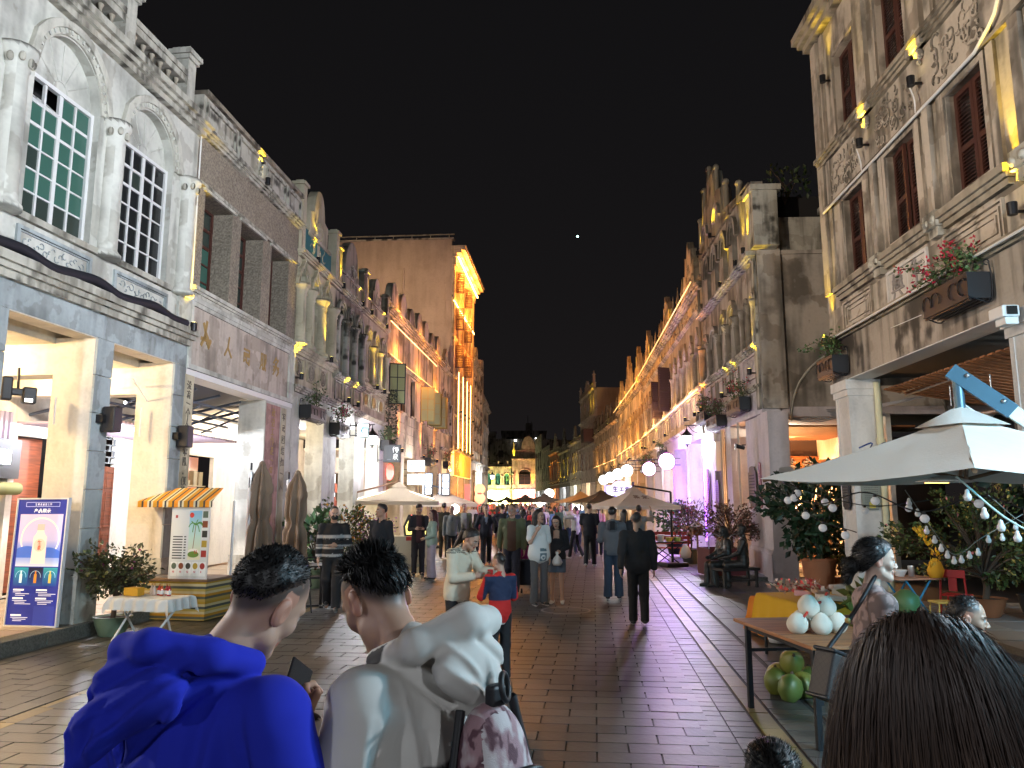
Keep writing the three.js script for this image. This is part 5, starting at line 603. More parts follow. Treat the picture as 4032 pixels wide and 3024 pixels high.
// ================= ground =================
const street = struct('street', box2(-60, 60, -0.2, -0.014, -260, 30), mat(0.045, 0.042, 0.04, { roughness: 0.7 }));
struct('ground', box2(-400, 400, -0.5, -0.21, -500, 200), mat(0.03, 0.03, 0.03, { roughness: 1 }));
{
  const rot = -0.1046, ROT = new THREE.Matrix4().makeRotationY(rot);
  const pm = [[0.058, 0.054, 0.05], [0.07, 0.064, 0.059], [0.048, 0.046, 0.044], [0.08, 0.071, 0.064]].map(c => new THREE.MeshStandardMaterial({ color: lin(...c), roughness: 0.4, bumpMap: BUMP, bumpScale: 0.004 }));
  const pmI = new THREE.MeshStandardMaterial({ color: lin(1, 1, 1), roughness: 0.44, bumpMap: BUMP, bumpScale: 0.004 });
  const G = {}, zones = [ // x range, size across, size along, tint, stagger
    { n: 'a', x0: -7.36, x1: -5.17, w: 0.22, l: 0.46, c: [1.2, 1.1, 0.9], st: 1 }, { n: 'b', x0: -4.95, x1: 0.84, w: 0.48, l: 0.24, c: [1, 1, 1], st: 2 },
    { n: 'c', x0: 0.86, x1: 1.34, w: 0.24, l: 0.16, c: [1.25, 1.2, 1.2], st: 0 }, { n: 'd', x0: 1.56, x1: 1.94, w: 0.38, l: 0.17, c: [1.25, 1.2, 1.2], st: 0 }, { n: 'e', x0: 1.99, x1: 4.95, w: 0.3, l: 0.58, c: [0.95, 0.98, 1.02], st: 1 },
    { n: 'f', x0: -5.15, x1: -4.97, w: 0.18, l: 0.5, c: [3.3, 2.35, 0.75], st: 0, y: 1 }, { n: 'g', x0: 1.36, x1: 1.54, w: 0.18, l: 0.5, c: [3.3, 2.35, 0.75], st: 0, y: 1 } ];
  const near = [], far = {}; R = mulberry(21);
  for (const z of zones) {
    const g = G[z.n] = mg(box(0, -0.012, 0, z.w - 0.012, 0.024, z.l - 0.012)); far[z.n] = []; const nx = Math.max(1, Math.round((z.x1 - z.x0) / z.w));
    for (let j = -12; j < Math.ceil(42 / z.l); j++) for (let i = 0; i < nx; i++) {
      let x = z.x0 + (i + 0.5) * (z.x1 - z.x0) / nx, zz = -(j + 0.5) * z.l; if (z.st === 1 && i % 2) zz -= z.l / 2; if (z.st === 2) x += (j & 1 ? 0.12 : -0.12);
      const p = V3(x, rr(-0.002, 0.002), zz).applyMatrix4(ROT), k = rr(0.72, 1.32), o = { z, p, ry: rot + rr(-0.008, 0.008), c: z.c.map(v => v * k * 0.058), d: Math.hypot(p.x, p.z) };
      if (p.z < -4.2 && Math.abs(p.x) < 0.72 * -p.z && o.d < 16 && !z.y) near.push(o); else far[z.n].push(o);
      if (z.st === 2 && i === (j & 1 ? 0 : nx - 1)) far[z.n].push({ ...o, p: V3(j & 1 ? z.x0 - 0.0 : z.x1 - 0.0, 0, zz).applyMatrix4(ROT), hx: 0.5 });
    }
  }
  near.sort((a, b) => a.d - b.d); near.slice(296).forEach(o => far[o.z.n].push(o));
  for (const o of near.slice(0, 296)) { const q = new THREE.Mesh(G[o.z.n], pm[Math.floor(R() * 4)]); q.name = 'paver'; q.position.copy(o.p); q.rotation.y = o.ry; q.receiveShadow = q.castShadow = true; street.add(q); }
  for (const z of zones) { const L = far[z.n], im = new THREE.InstancedMesh(G[z.n], pmI, L.length); im.name = z.y ? 'yellow_line' : 'paver_field'; im.userData.kind = 'stuff'; L.forEach((o, i) => { im.setMatrixAt(i, _m.compose(o.p, _q.setFromEuler(_e.set(0, o.ry, 0)), V3(o.hx || 1, 1, 1))); im.setColorAt(i, lin(...o.c)); }); im.receiveShadow = true; street.add(im); }
  // farther than single pavers can be told apart: one sheet with the same courses
  const ft = tex(256, (u, v) => { const r = Math.floor(v * 8), x = (u * 4 + (r & 1) * 0.5) % 1, y = (v * 8) % 1, e = Math.min(x, 1 - x) < 0.03 || Math.min(y, 1 - y) < 0.06 ? 0.4 : 1, k = 0.105 * e * (0.75 + 0.5 * NP[(r * 37 + Math.floor(u * 4 + (r & 1) * 0.5) * 11) & 255]); return [k, k * 0.92, k * 0.85]; });
  mesh('far_paving', tf(box2(-16, 14, -0.014, -0.002, -200, -41.9), 0, 0, 0, 0, rot, 0), new THREE.MeshStandardMaterial({ map: rep(ft, 1.9), roughness: 0.46 }), street);
  // painted ring on the paving and a dropped paper
  tag(mesh('painted_ring', [tf(torus(0, 0, 0, 0.42, 0.028, PI / 2, 0, 0, 40), 0.95, 0.0, -14.0, 0, 0, 0, 1, 0.12, 1)], mat(0.32, 0.3, 0.29)), 'thin pale ring on the paving behind the two women', 'manhole ring');
  tag(mesh('paper_scrap', tf(box(0, 0, 0, 0.05, 0.006, 0.02, 0, 0.5, 0), 1.16, 0.008, -5.55), M.whitePaint), 'tiny white paper scrap on the paving near the right yellow line', 'litter');
}
// raised arcade floors with kerb stones
function arcadeFloor(name, A, B, h, tile, d = 3.4, out = 0.12) {
  const L = Math.hypot(B[0] - A[0], B[1] - A[1]), ry = Math.atan2(-(B[1] - A[1]), B[0] - A[0]);
  const o = struct(name, box2(0, L, -0.2, h - 0.03, -d, out - 0.3), M.grimeLt); o.position.set(A[0], 0, A[1]); o.rotation.y = ry;
  const n = Math.max(1, Math.round(L / 1.1)), kg = mg(rbox(0, h / 2 - 0.05, 0, L / n - 0.01, h + 0.1, 0.3, 0.015)); for (let i = 0; i < n; i++) { const q = new THREE.Mesh(kg, M.kerb); q.name = 'kerb_stone'; q.position.set((i + 0.5) * L / n, 0, out - 0.15); q.castShadow = q.receiveShadow = true; o.add(q); }
  const s = tile || 0.9, tg = mg(box(0, h - 0.016, 0, s - 0.012, 0.03, s - 0.012)), nx = Math.floor(L / s), nz = Math.floor((d + out - 0.3) / s); for (let i = 0; i < nx; i++) for (let j = 0; j < nz; j++) { const q = new THREE.Mesh(tg, pick(M.tiles)); q.name = 'floor_tile'; q.position.set((i + 0.5) * L / nx, 0, out - 0.3 - (j + 0.5) * s); q.receiveShadow = true; o.add(q); }
  return o;
}
M.kerb = plaster('stone', 1.6, 0.62, 0.66, 0.66); M.tiles = [[0.42, 0.34, 0.24], [0.38, 0.3, 0.22], [0.46, 0.38, 0.27]].map(c => mat(...c, { roughness: 0.5 }));
arcadeFloor('arcade_floor', uv(PL[0], PL[1], -2.6), PL[1], 0.19, 0.42); arcadeFloor('arcade_floor', PL[1], PL[2], 0.17, 0.7); arcadeFloor('arcade_floor', QL(0), QL(33), 0.15, 1.6);
M.tiles = [[0.3, 0.29, 0.27], [0.27, 0.26, 0.25]].map(c => mat(...c, { roughness: 0.5 }));
arcadeFloor('arcade_floor', [6.34, -15], [5.89, -4.8], 0.05, 0.8, 3.4, 0); arcadeFloor('arcade_floor', [6.6, -25.9], [6.26, -19.1], 0.1, 1.2, 3.2, 0.3); arcadeFloor('arcade_floor', R3A, [6.6, -25.95], 0.1, 1.8, 3.2, 0.3);
// ================= things on the left =================
R = mulberry(50);
{ // upright product board in front of the first pillar
  const t = thing('advert_board', 'tall blue lit advertising board with a bottle picture leaning at the first pillar', 'advertising board', [-6.61, 0.19, -10.92], -0.2); t.rotation.x = -0.03;
  const im = canvas(440, 1000, (c, w, h) => {
    c.fillStyle = '#1c2a86'; c.fillRect(0, 0, w, h); c.strokeStyle = '#dfe6ff'; c.lineWidth = 3; c.strokeRect(70, 24, 300, 34); c.fillStyle = '#fff'; [...'生泉茶家店工作'].forEach((k, i) => glyph(c, k, 160 + i * 22, 41, 17, 2, '#fff')); [...'产品展示'].forEach((k, i) => glyph(c, k, 165 + i * 38, 92, 32, 5, '#fff'));
    let g = c.createLinearGradient(0, 125, 0, 540); g.addColorStop(0, '#c9b8d6'); g.addColorStop(0.5, '#b9b4dc'); g.addColorStop(0.72, '#5a78c8'); g.addColorStop(1, '#cdd2ea'); c.fillStyle = g; c.fillRect(28, 120, 384, 420);
    c.strokeStyle = 'rgba(255,240,215,.85)'; c.lineWidth = 12; c.beginPath(); c.arc(225, 320, 168, 2.7, 6.8); c.stroke(); c.fillStyle = '#3f66c4'; c.beginPath(); c.moveTo(28, 400); c.quadraticCurveTo(130, 350, 225, 410); c.quadraticCurveTo(320, 360, 412, 420); c.lineTo(412, 470); c.lineTo(28, 470); c.fill();
    c.fillStyle = '#f0d9cf'; c.beginPath(); c.moveTo(165, 300); c.quadraticCurveTo(190, 280, 195, 250); c.lineTo(255, 250); c.quadraticCurveTo(260, 280, 285, 300); c.lineTo(290, 520); c.lineTo(160, 520); c.fill(); c.fillStyle = '#dcb6ad'; c.fillRect(192, 200, 66, 50); c.fillStyle = '#e7c3b4'; c.beginPath(); c.arc(226, 370, 52, 0, 7); c.fill(); glyph(c, '生', 226, 352, 34, 5, '#b85a40'); glyph(c, '泉', 226, 392, 34, 5, '#b85a40');
    [['#1f8fa0', '#cfeaf0'], ['#0b1030', '#d98a2a'], ['#2f9aa0', '#d8c060']].forEach(([a, b], i) => { const x = 28 + i * 129; g = c.createLinearGradient(0, 548, 0, 690); g.addColorStop(0, a); g.addColorStop(1, '#123f8a'); c.fillStyle = g; c.fillRect(x, 548, 124, 145); c.strokeStyle = '#bfe6ff'; c.lineWidth = 3; c.beginPath(); c.arc(x + 62, 620, 46, 3, 6.4); c.stroke(); c.fillStyle = b; c.fillRect(x + 50, 600, 24, 70); c.fillRect(x + 56, 575, 12, 30); });
    c.fillStyle = '#fff'; for (let k = 0; k < 8; k++) { const x = k % 2 ? 240 : 36, y = 718 + (k >> 1) * 66; c.fillRect(x, y, 95, 13); for (let j = 0; j < 3; j++) c.fillRect(x + (j ? 22 : 0), y + 22 + j * 13, 70 + (j * 53 + k * 29) % 90, 4); if (k === 3) k += 2; } c.fillStyle = '#2a3a94'; c.fillRect(235, 850, 180, 150); });
  mesh('board_frame', [...frameRect(-0.42, 0.42, 0, 1.75, 0.02, -0.05, 0.06)], mat(0.75, 0.76, 0.78), t); const b = mesh('board_screen', [box2(-0.4, 0.4, 0.02, 1.73, -0.04, -0.01)], mat(0.1, 0.12, 0.3), t);
  mesh('screen_print', quad([-0.4, 0.02, -0.006], [0.4, 0.02, -0.006], [0.4, 1.73, -0.006], [-0.4, 1.73, -0.006]), new THREE.MeshStandardMaterial({ map: im, roughness: 0.4, emissiveMap: im, emissive: lin(1, 1, 1), emissiveIntensity: 0.5 }), t, true);
  mesh('prop_leg', [bar([0, 1.5, -0.05], [0, 0, -0.5], 0.015)], M.alu, t);
}
tag(mesh('dark_red_sign', [box2(-8.35, -7.75, 0.19, 1.2, -11.6, -11.55)], mat(0.16, 0.02, 0.015)), 'low dark red notice board at the left edge of the frame', 'sign');
function pot(t, r, h, m, y = 0) { mesh('pot', [lathe([[r * 0.62, 0], [r * 0.7, 0.02], [r * 0.92, h * 0.6], [r, h * 0.95], [r * 1.06, h * 0.96], [r * 1.06, h], [r * 0.93, h], [r * 0.85, h * 0.85], [0, h * 0.85]], 24, 0, y, 0)], m, t); mesh('soil', cyl(0, y + h * 0.87, 0, r * 0.86, r * 0.86, 0.02, 18), M.soil, t); }
function potTree(label, p, o) { // pot, trunk, limbs, leaves, flowers
  const t = thing(o.name || 'potted_tree', label, o.cat || 'plant', p); if (o.r) pot(t, o.r, o.ph, o.pm); const tips = [], lim = [tube([[0, o.ph * 0.8, 0], [0.03, o.ph + o.trunk * 0.5, 0.02], [0, o.ph + o.trunk, 0]], o.tr, 8, 6)];
  const c = [0, o.ph + o.trunk + o.R * (o.sq?.[1] ?? 0.7) * 0.7, 0]; for (let i = 0; i < (o.n ?? 16); i++) { const [q] = inBall(c, o.R * 0.95, o.sq || [1, 0.7, 1], 0.3)(); const mid = [q[0] * 0.45, lerp(o.ph + o.trunk, q[1], 0.55), q[2] * 0.45]; lim.push(tube([[0, o.ph + o.trunk - 0.03, 0], mid, q], o.tr * 0.35, 7, 4)); tips.push([mid, q]); }
  mesh('trunk', lim, o.bm || M.bark, t);
  const src = () => { const [a, b] = pick(tips), s = Math.sqrt(R()), k = o.sp ?? 0.14; return [[0, 1, 2].map(i => lerp(a[i], b[i], 0.25 + 0.85 * s) + rr(-k, k)), V3(b[0] - c[0], b[1] - c[1], b[2] - c[2]).normalize()]; };
  mesh('crown', leafCloud(src, o.leaves, o.ls, o.lc), leafM(...o.lm), t); for (const f of o.fl || []) mesh('blossom', leafCloud(() => { const s = src(); return [s[0], s[1]]; }, f[1], f[2]), leafM(...f[0]), t); return t;
}
potTree('round-headed potted bougainvillea with few pink flowers in a green tub by the first pillar', [-5.72, 0, -11.4], { r: 0.25, ph: 0.27, pm: M.potGreen, trunk: 0.42, tr: 0.035, R: 0.52, sq: [1.1, 0.62, 1], n: 34, leaves: 1700, ls: 0.075, lm: [0.05, 0.06, 0.02], fl: [[[0.32, 0.03, 0.17], 46, 0.05]], name: 'potted_bougainvillea' });
{ // folding table with a white cloth, box and bottles
  const t = thing('folding_table', 'small folding table with white legs under a white cloth', 'table', [-5.0, 0, -11.0], -0.3); mesh('tabletop', box(0, 0.57, 0, 1.0, 0.03, 0.52), M.whitePaint, t); for (const s of [-1, 1]) mesh('leg', [bar([s * 0.38, 0.56, 0.2], [s * 0.3 - 0.12, 0, -0.24], 0.017), bar([s * 0.38, 0.56, -0.2], [s * 0.3 - 0.1, 0, 0.24], 0.017)], M.whitePaint, t);
  const n = 44, m = 26, g = new THREE.PlaneGeometry(1.34, 0.86, n, m); g.rotateX(-PI / 2); const P = g.attributes.position; for (let i = 0; i < P.count; i++) { let x = P.getX(i), z = P.getZ(i), ox = Math.max(0, Math.abs(x) - 0.5), oz = Math.max(0, Math.abs(z) - 0.26), o = Math.hypot(ox, oz), y = 0.592; if (o > 0) { y -= o * 0.96; x = Math.sign(x) * Math.min(Math.abs(x), 0.51 + 0.02 * Math.sin(z * 40) + ox * 0.12); z = Math.sign(z) * Math.min(Math.abs(z), 0.27 + 0.022 * Math.sin(x * 34 + 1) + oz * 0.14); } y += 0.006 * n3(x * 9, 1, z * 9); P.setXYZ(i, x, y, z); } g.computeVertexNormals();
  const c = mesh('tablecloth', g, mat(0.66, 0.66, 0.62, { side: THREE.DoubleSide, roughness: 0.85 })); c.position.copy(t.position); c.rotation.y = -0.3; tag(c, 'white cloth hanging over the small folding table', 'tablecloth');
  tag(mesh('yellow_box', tf(rbox(0, 0, 0, 0.24, 0.11, 0.13, 0.008), -5.25, 0.655, -11.0, 0, -0.3), mat(0.62, 0.33, 0.02)), 'orange-yellow cardboard box on the white tablecloth', 'box');
  const cs = [[0.5, 0.42, 0.35], [0.5, 0.4, 0.34], [0.4, 0.03, 0.02], [0.45, 0.08, 0.02], [0.35, 0.02, 0.03], [0.35, 0.02, 0.03]]; cs.forEach((k, i) => { const b = thing('bottle', ['clear round bottle nearest the yellow box', 'clear slim bottle second from the yellow box', 'red-brown bottle, first with a white label', 'orange-red bottle in the middle of the row', 'dark red bottle, one before the last', 'dark red bottle at the right end of the row'][i] + ' on the white cloth', 'bottle', [-5.03 + i * 0.058, 0.6, -11.06 + (i % 2) * 0.04 + i * 0.014]); mesh('glass', lathe([[0, 0], [0.026, 0], [0.028, 0.01], [0.028, 0.085], [0.012, 0.115], [0.011, 0.14], [0, 0.14]], 12), mat(...k, { roughness: 0.12 }), b); mesh('cap', cyl(0, 0.15, 0, 0.014, 0.013, 0.03, 10), M.gold, b); if (i > 1) mesh('label', tf(new THREE.CylinderGeometry(0.0286, 0.0286, 0.05, 12, 1, true), 0, 0.045, 0), M.whitePaint, b); });
}
const stripeTex = (cols, dir) => canvas(256, 256, (c) => { const n = cols.length; cols.forEach((k, i) => { c.fillStyle = k; dir ? c.fillRect(0, i * 256 / n, 256, 256 / n + 1) : c.fillRect(i * 256 / n, 0, 256 / n + 1, 256); }); });
{ // snack stall with a striped pointed awning
  const t = thing('snack_stall', 'snack stall with orange and grey striped awning and a picture menu panel', 'stall', [-5.45, 0, -13.05], -0.18);
  const st = stripeTex(['#d98a1c', '#d98a1c', '#cfc6a4', '#3a3a42', '#cfc6a4', '#c08a20', '#c08a20', '#4a4640'], 0); st.wrapS = st.wrapT = THREE.RepeatWrapping; st.repeat.set(3.6, 1); const sm = new THREE.MeshStandardMaterial({ map: st, roughness: 0.85, side: THREE.DoubleSide });
  mesh('awning', [box2(-0.68, 0.68, 0, 0.01, 0, 0.01), quad([-0.68, 1.9, 0.35], [0.68, 1.9, 0.35], [0.6, 2.12, -0.1], [-0.25, 2.12, -0.1]), quad([-0.68, 1.9, -0.55], [-0.68, 1.9, 0.35], [-0.25, 2.12, -0.1], [-0.25, 2.12, -0.12])].slice(1), sm, t); mesh('valance', [box2(-0.68, 0.68, 1.8, 1.9, 0.345, 0.355), box2(-0.685, -0.675, 1.8, 1.9, -0.55, 0.35)], sm, t);
  for (const x of [-0.6, 0.6]) mesh('post', bar([x, 0, -0.45], [x, 1.9, -0.45], 0.02), M.whitePaint, t);
  const st2 = stripeTex(['#b08a22', '#c9b98c', '#4c5048', '#b9a050', '#c9b98c', '#c08a1c', '#5a5a4c', '#b5984a'], 1); st2.wrapS = st2.wrapT = THREE.RepeatWrapping; st2.repeat.set(1, 3.2); mesh('counter', box2(-0.6, 0.62, 0.02, 0.62, -0.5, 0.3), new THREE.MeshStandardMaterial({ map: st2, roughness: 0.85 }), t); mesh('counter_top', box2(-0.64, 0.66, 0.62, 0.66, -0.53, 0.33), M.wood, t);
  const im = canvas(420, 620, (c, w, h) => { c.fillStyle = '#d9dcd8'; c.fillRect(0, 0, w, h); const g = c.createLinearGradient(0, 0, 0, 430); g.addColorStop(0, '#7fb7d8'); g.addColorStop(0.6, '#c5e2d2'); g.addColorStop(1, '#e8e2c0'); c.fillStyle = g; c.fillRect(200, 20, 140, 440); c.strokeStyle = '#4f8a3a'; c.lineWidth = 9; for (let k = 0; k < 7; k++) { c.beginPath(); c.moveTo(275, 150); c.quadraticCurveTo(275 + Math.cos(k) * 50, 110 + 20 * Math.sin(k * 2), 275 + Math.cos(k) * 80, 160 + 60 * Math.sin(k)); c.stroke(); } c.strokeStyle = '#8a6a3c'; c.lineWidth = 7; c.beginPath(); c.moveTo(275, 150); c.lineTo(255, 360); c.stroke(); c.fillStyle = '#c8342c'; c.beginPath(); c.arc(225, 60, 24, 0, 7); c.fill(); c.fillStyle = '#f2efe0'; c.beginPath(); c.ellipse(262, 390, 60, 30, 0, 0, 7); c.fill(); c.fillStyle = '#6a8a3a'; c.beginPath(); c.ellipse(262, 412, 62, 28, 0, 0, 7); c.fill(); c.fillStyle = '#c8201c'; c.font = 'bold 40px sans-serif'; c.fillText('15', 265, 405); c.fillStyle = '#b03a30'; c.fillRect(40, 60, 26, 26); c.fillStyle = '#33332f'; for (let k = 0; k < 9; k++) { c.fillRect(24, 250 + k * 24, 110, 10); c.fillRect(150, 250 + k * 24, 24, 10); } const f = ['#5b6b58', '#8a4a2c', '#3c3c34', '#b59a3c', '#a33c34']; f.forEach((k, i) => { c.fillStyle = '#eef0ec'; c.fillRect(16 + i * 80, 480, 74, 126); c.fillStyle = k; c.beginPath(); c.arc(53 + i * 80, 516, 28, 0, 7); c.fill(); c.fillStyle = '#c8201c'; c.font = 'bold 24px sans-serif'; c.fillText(['10', '15', '12', '12', '8'][i], 34 + i * 80, 576); }); for (let k = 0; k < 5; k++) { c.fillStyle = f[k]; c.fillRect(350, 24 + k * 88, 58, 60); } });
  mesh('menu_panel', box2(-0.06, 0.62, 0.66, 1.8, 0.28, 0.3), M.whitePaint, t); mesh('menu_print', quad([-0.05, 0.68, 0.303], [0.61, 0.68, 0.303], [0.61, 1.78, 0.303], [-0.05, 1.78, 0.303]), new THREE.MeshStandardMaterial({ map: im, roughness: 0.3 }), t, true); mesh('tray', box2(-0.58, -0.1, 0.662, 0.7, -0.3, 0.2), M.steel, t);
}
function foldedUmbrella(label, p, lean, h) { const t = thing('folded_umbrella', label, 'umbrella', p, lean, 'folded brown parasols'); mesh('pole', [bar([-0.12, 0, 0], [-0.12, h * 0.94, 0], 0.045, 0.045, 10), bar([-0.05, h * 0.5, 0.06], [-0.1, h * 0.93, 0.02], 0.014)], M.alu, t); mesh('crank', [rbox(-0.12, h * 0.86, 0, 0.07, 0.2, 0.08, 0.01), cyl(-0.12, h * 0.98, 0, 0.02, 0.02, 0.14, 8)], M.black, t); mesh('base', rbox(-0.12, 0.05, 0, 0.7, 0.1, 0.7, 0.02), mat(0.1, 0.1, 0.1), t);
  const g = new THREE.CylinderGeometry(1, 1, 1, 56, 30, true), P = g.attributes.position; for (let i = 0; i < P.count; i++) { const a = Math.atan2(P.getZ(i), P.getX(i)), v = P.getY(i) + 0.5, tie = Math.exp(-((v - 0.42) ** 2) / 0.004), r = (0.05 + 0.1 * sstep(1, 0.82, v) + 0.06 * (1 - v) - 0.06 * tie) * (1 + 0.34 * Math.cos(a * 7 + v * 2.4) + 0.14 * n3(a * 2, v * 5, 3)) + (v > 0.72 && v < 0.78 ? 0.02 : 0) + (a > 0 && a < 1.3 && v > 0.7 ? 0.05 * (1 - v) * 4 : 0); P.setXYZ(i, 0.08 + r * Math.cos(a), lerp(h * 0.28, h, v), r * Math.sin(a)); } g.computeVertexNormals(); mesh('canopy', [g, sph(0.08, h, 0, 0.06, 10)], mat(0.2, 0.145, 0.1, { side: THREE.DoubleSide, roughness: 0.85 }), t); mesh('tie_strap', torus(0.08, lerp(h * 0.28, h, 0.42), 0, 0.085, 0.012, PI / 2), mat(0.12, 0.09, 0.07), t); return t; }
foldedUmbrella('folded brown parasol on a pale pole by the pink lettered pillar, left of two', [-4.93, 0.02, -15], 0.3, 2.6); foldedUmbrella('folded brown parasol on a pale pole, right of two, tied at the waist', [-4.5, 0.02, -16], -0.25, 2.46);
potTree('leafy green plant with broad fingered leaves beside the folded parasols', [-4.4, 0, -17.6], { r: 0.26, ph: 0.4, pm: M.potGreen, trunk: 0.3, tr: 0.03, R: 0.72, sq: [1.0, 0.85, 0.9], n: 24, leaves: 330, ls: 0.22, lm: [0.05, 0.13, 0.05], name: 'leafy_plant' });
potTree('bush of orange-yellow flowers behind the masked man', [-4.3, 0, -19.6], { r: 0.28, ph: 0.4, pm: M.potGreen, trunk: 0.35, tr: 0.03, R: 0.85, sq: [1, 0.85, 0.8], n: 26, leaves: 900, ls: 0.1, lm: [0.08, 0.11, 0.035], fl: [[[0.55, 0.27, 0.02], 230, 0.1], [[0.4, 0.05, 0.16], 30, 0.08]], name: 'flowering_bush' });
potTree('purple flowering bush under the stall canopy', [-4.4, 0, -24.5], { r: 0.3, ph: 0.45, pm: M.terra, trunk: 0.2, tr: 0.03, R: 0.75, sq: [1.1, 0.7, 0.8], n: 20, leaves: 500, ls: 0.09, lm: [0.05, 0.07, 0.03], fl: [[[0.2, 0.06, 0.24], 420, 0.08]], name: 'flowering_bush' });
{ // black café chairs and tables on the left
  const mk = (label, p, ry) => { const t = thing('cafe_chair', label, 'chair', p, ry, 'black café chairs'); mesh('seat', rbox(0, 0.45, 0, 0.44, 0.035, 0.42, 0.015), M.black, t); mesh('backrest', [...Array(4)].map((_, k) => tube([[-0.21, 0.62 + k * 0.055, -0.16], [0, 0.64 + k * 0.055, -0.24], [0.21, 0.62 + k * 0.055, -0.16]], 0.012, 10, 5)), M.black, t); for (const [x, z] of [[-1, -1], [1, -1], [-1, 1], [1, 1]]) mesh('leg', bar([x * 0.19, 0.45, z * 0.17], [x * 0.22, 0, z * 0.22], 0.014), M.black, t); mesh('armrest', [-1, 1].map(s => tube([[s * 0.21, 0.83, -0.16], [s * 0.25, 0.68, 0.05], [s * 0.23, 0.45, 0.18]], 0.014, 10, 5)), M.black, t); return t; };
  const a = mk('black café chair nearest, left of the masked man', [-3.75, 0, -13.6], 0.9); copyOf(a, [-3.2, 0, -15.2], 2.6, 'black café chair behind the masked man'); copyOf(a, [-3.9, 0, -15.3], 0.2, 'black café chair beside the pole, half behind the table'); copyOf(a, [-2.7, 0, -16.6], -2.0, 'black café chair right of the masked man');
  const tb = (label, p) => { const t = thing('cafe_table', label, 'table', p, 0.3, 'black café tables'); mesh('tabletop', rbox(0, 0.74, 0, 0.7, 0.03, 0.7, 0.01), M.black, t); mesh('pedestal', bar([0, 0, 0], [0, 0.73, 0], 0.03), M.black, t); mesh('foot', [box(0, 0.02, 0, 0.5, 0.03, 0.06), box(0, 0.02, 0, 0.06, 0.03, 0.5)], M.black, t); }; tb('black square café table left of the masked man', [-3.5, 0, -14.5]); tb('black café table behind, right of the masked man', [-2.9, 0, -15.9]);
}
// square or round parasol, with ribs, on a side pole
function parasol(label, p, ry, s, he, ha, m, o = {}) {
  const t = thing('parasol', label, 'umbrella', p, ry), n = 12, pts = []; const C = [[-s, -s], [s, -s], [s, s], [-s, s]];
  const gs = C.map((a, i) => { const b = C[(i + 1) % 4], g = new THREE.PlaneGeometry(1, 1, n, n), P = g.attributes.position; for (let k = 0; k < P.count; k++) { const u = P.getX(k) + 0.5, v = 1 - (P.getY(k) + 0.5), x = lerp(a[0], b[0], u) * v, z = lerp(a[1], b[1], u) * v, sag = 0.09 * s * Math.sin(u * PI) * v + 0.12 * (ha - he) * Math.sin(v * PI); P.setXYZ(k, x, lerp(ha, he, v) - sag * 0.55 + 0.006 * n3(x * 7, i, z * 7), z); } g.computeVertexNormals(); return g; });
  mesh('canopy', gs, m, t); if (o.val) mesh('valance', C.map((a, i) => { const b = C[(i + 1) % 4]; return beam([a[0], he - o.val / 2, a[1]], [b[0], he - o.val / 2, b[1]], 0.012, o.val); }), m, t);
  mesh('rib', C.map(c => bar([0, ha - 0.08, 0], [c[0] * 0.98, he - 0.02, c[1] * 0.98], 0.018)), o.rib || M.wood, t); mesh('strut', C.map(c => bar([0, ha - 0.55, 0], [c[0] * 0.5, (he + ha) / 2 - 0.06, c[1] * 0.5], 0.016)), o.rib || M.wood, t); mesh('vent', [tf(new THREE.ConeGeometry(s * 0.3, (ha - he) * 0.36, 4, 1, true), 0, ha + 0.0, 0, 0, PI / 4)], m, t);
  if (o.pole) { const q = o.pole; mesh('mast', [bar([q[0], 0, q[1]], [q[0] * (q[3] ?? 1), q[2], q[1]], 0.04, 0.035, 8)], o.pm || M.iron, t); mesh('arm', [bar([q[0] * (q[3] ?? 1), q[2], q[1]], [0, ha + 0.1, 0], 0.03, 0.03, 8), bar([0, ha + 0.22, 0], [0, ha - 0.6, 0], 0.03)], o.pm || M.iron, t); mesh('base', rbox(q[0], 0.06, q[1], 0.7, 0.12, 0.7, 0.03), M.black, t); }
  return t;
}
const cloth = (r, g, b) => new THREE.MeshStandardMaterial({ color: lin(r, g, b), roughness: 0.9, side: THREE.DoubleSide });
{ const t = parasol('beige stall parasol with a leaning wooden pole, lit from beneath, nearest on the left', [-3.8, 0, -26], 0.08, 1.35, 1.92, 2.48, cloth(0.42, 0.34, 0.25), { val: 0.12, pole: [-1.25, 1.2, 2.2, 1.0], pm: M.wood }); mesh('strip_light', [beam([0, 2.36, 0.05], [1.2, 2.0, 1.25], 0.03, 0.02), beam([0, 2.36, 0.05], [-1.2, 2.0, 1.25], 0.03, 0.02)], glow(1, 0.95, 0.7, 4), t); point([-3.8, 1.85, -26], 0xffe9b0, 6, 0.15); }
parasol('plain beige parasol behind the lit stall, on a black mast', [-3.0, 0, -34], 0.2, 1.3, 1.86, 2.4, cloth(0.42, 0.34, 0.26), { val: 0.15, pole: [-0.6, 1.0, 2.6] }); point([-2.6, 1.75, -33], 0xfff0cc, 6, 0.12); tag(mesh('bulb_lamp', sph(-2.35, 1.62, -32, 0.2, 14), glow(1, 0.98, 0.9, 9)), 'round white lamp under the second beige parasol', 'lamp');
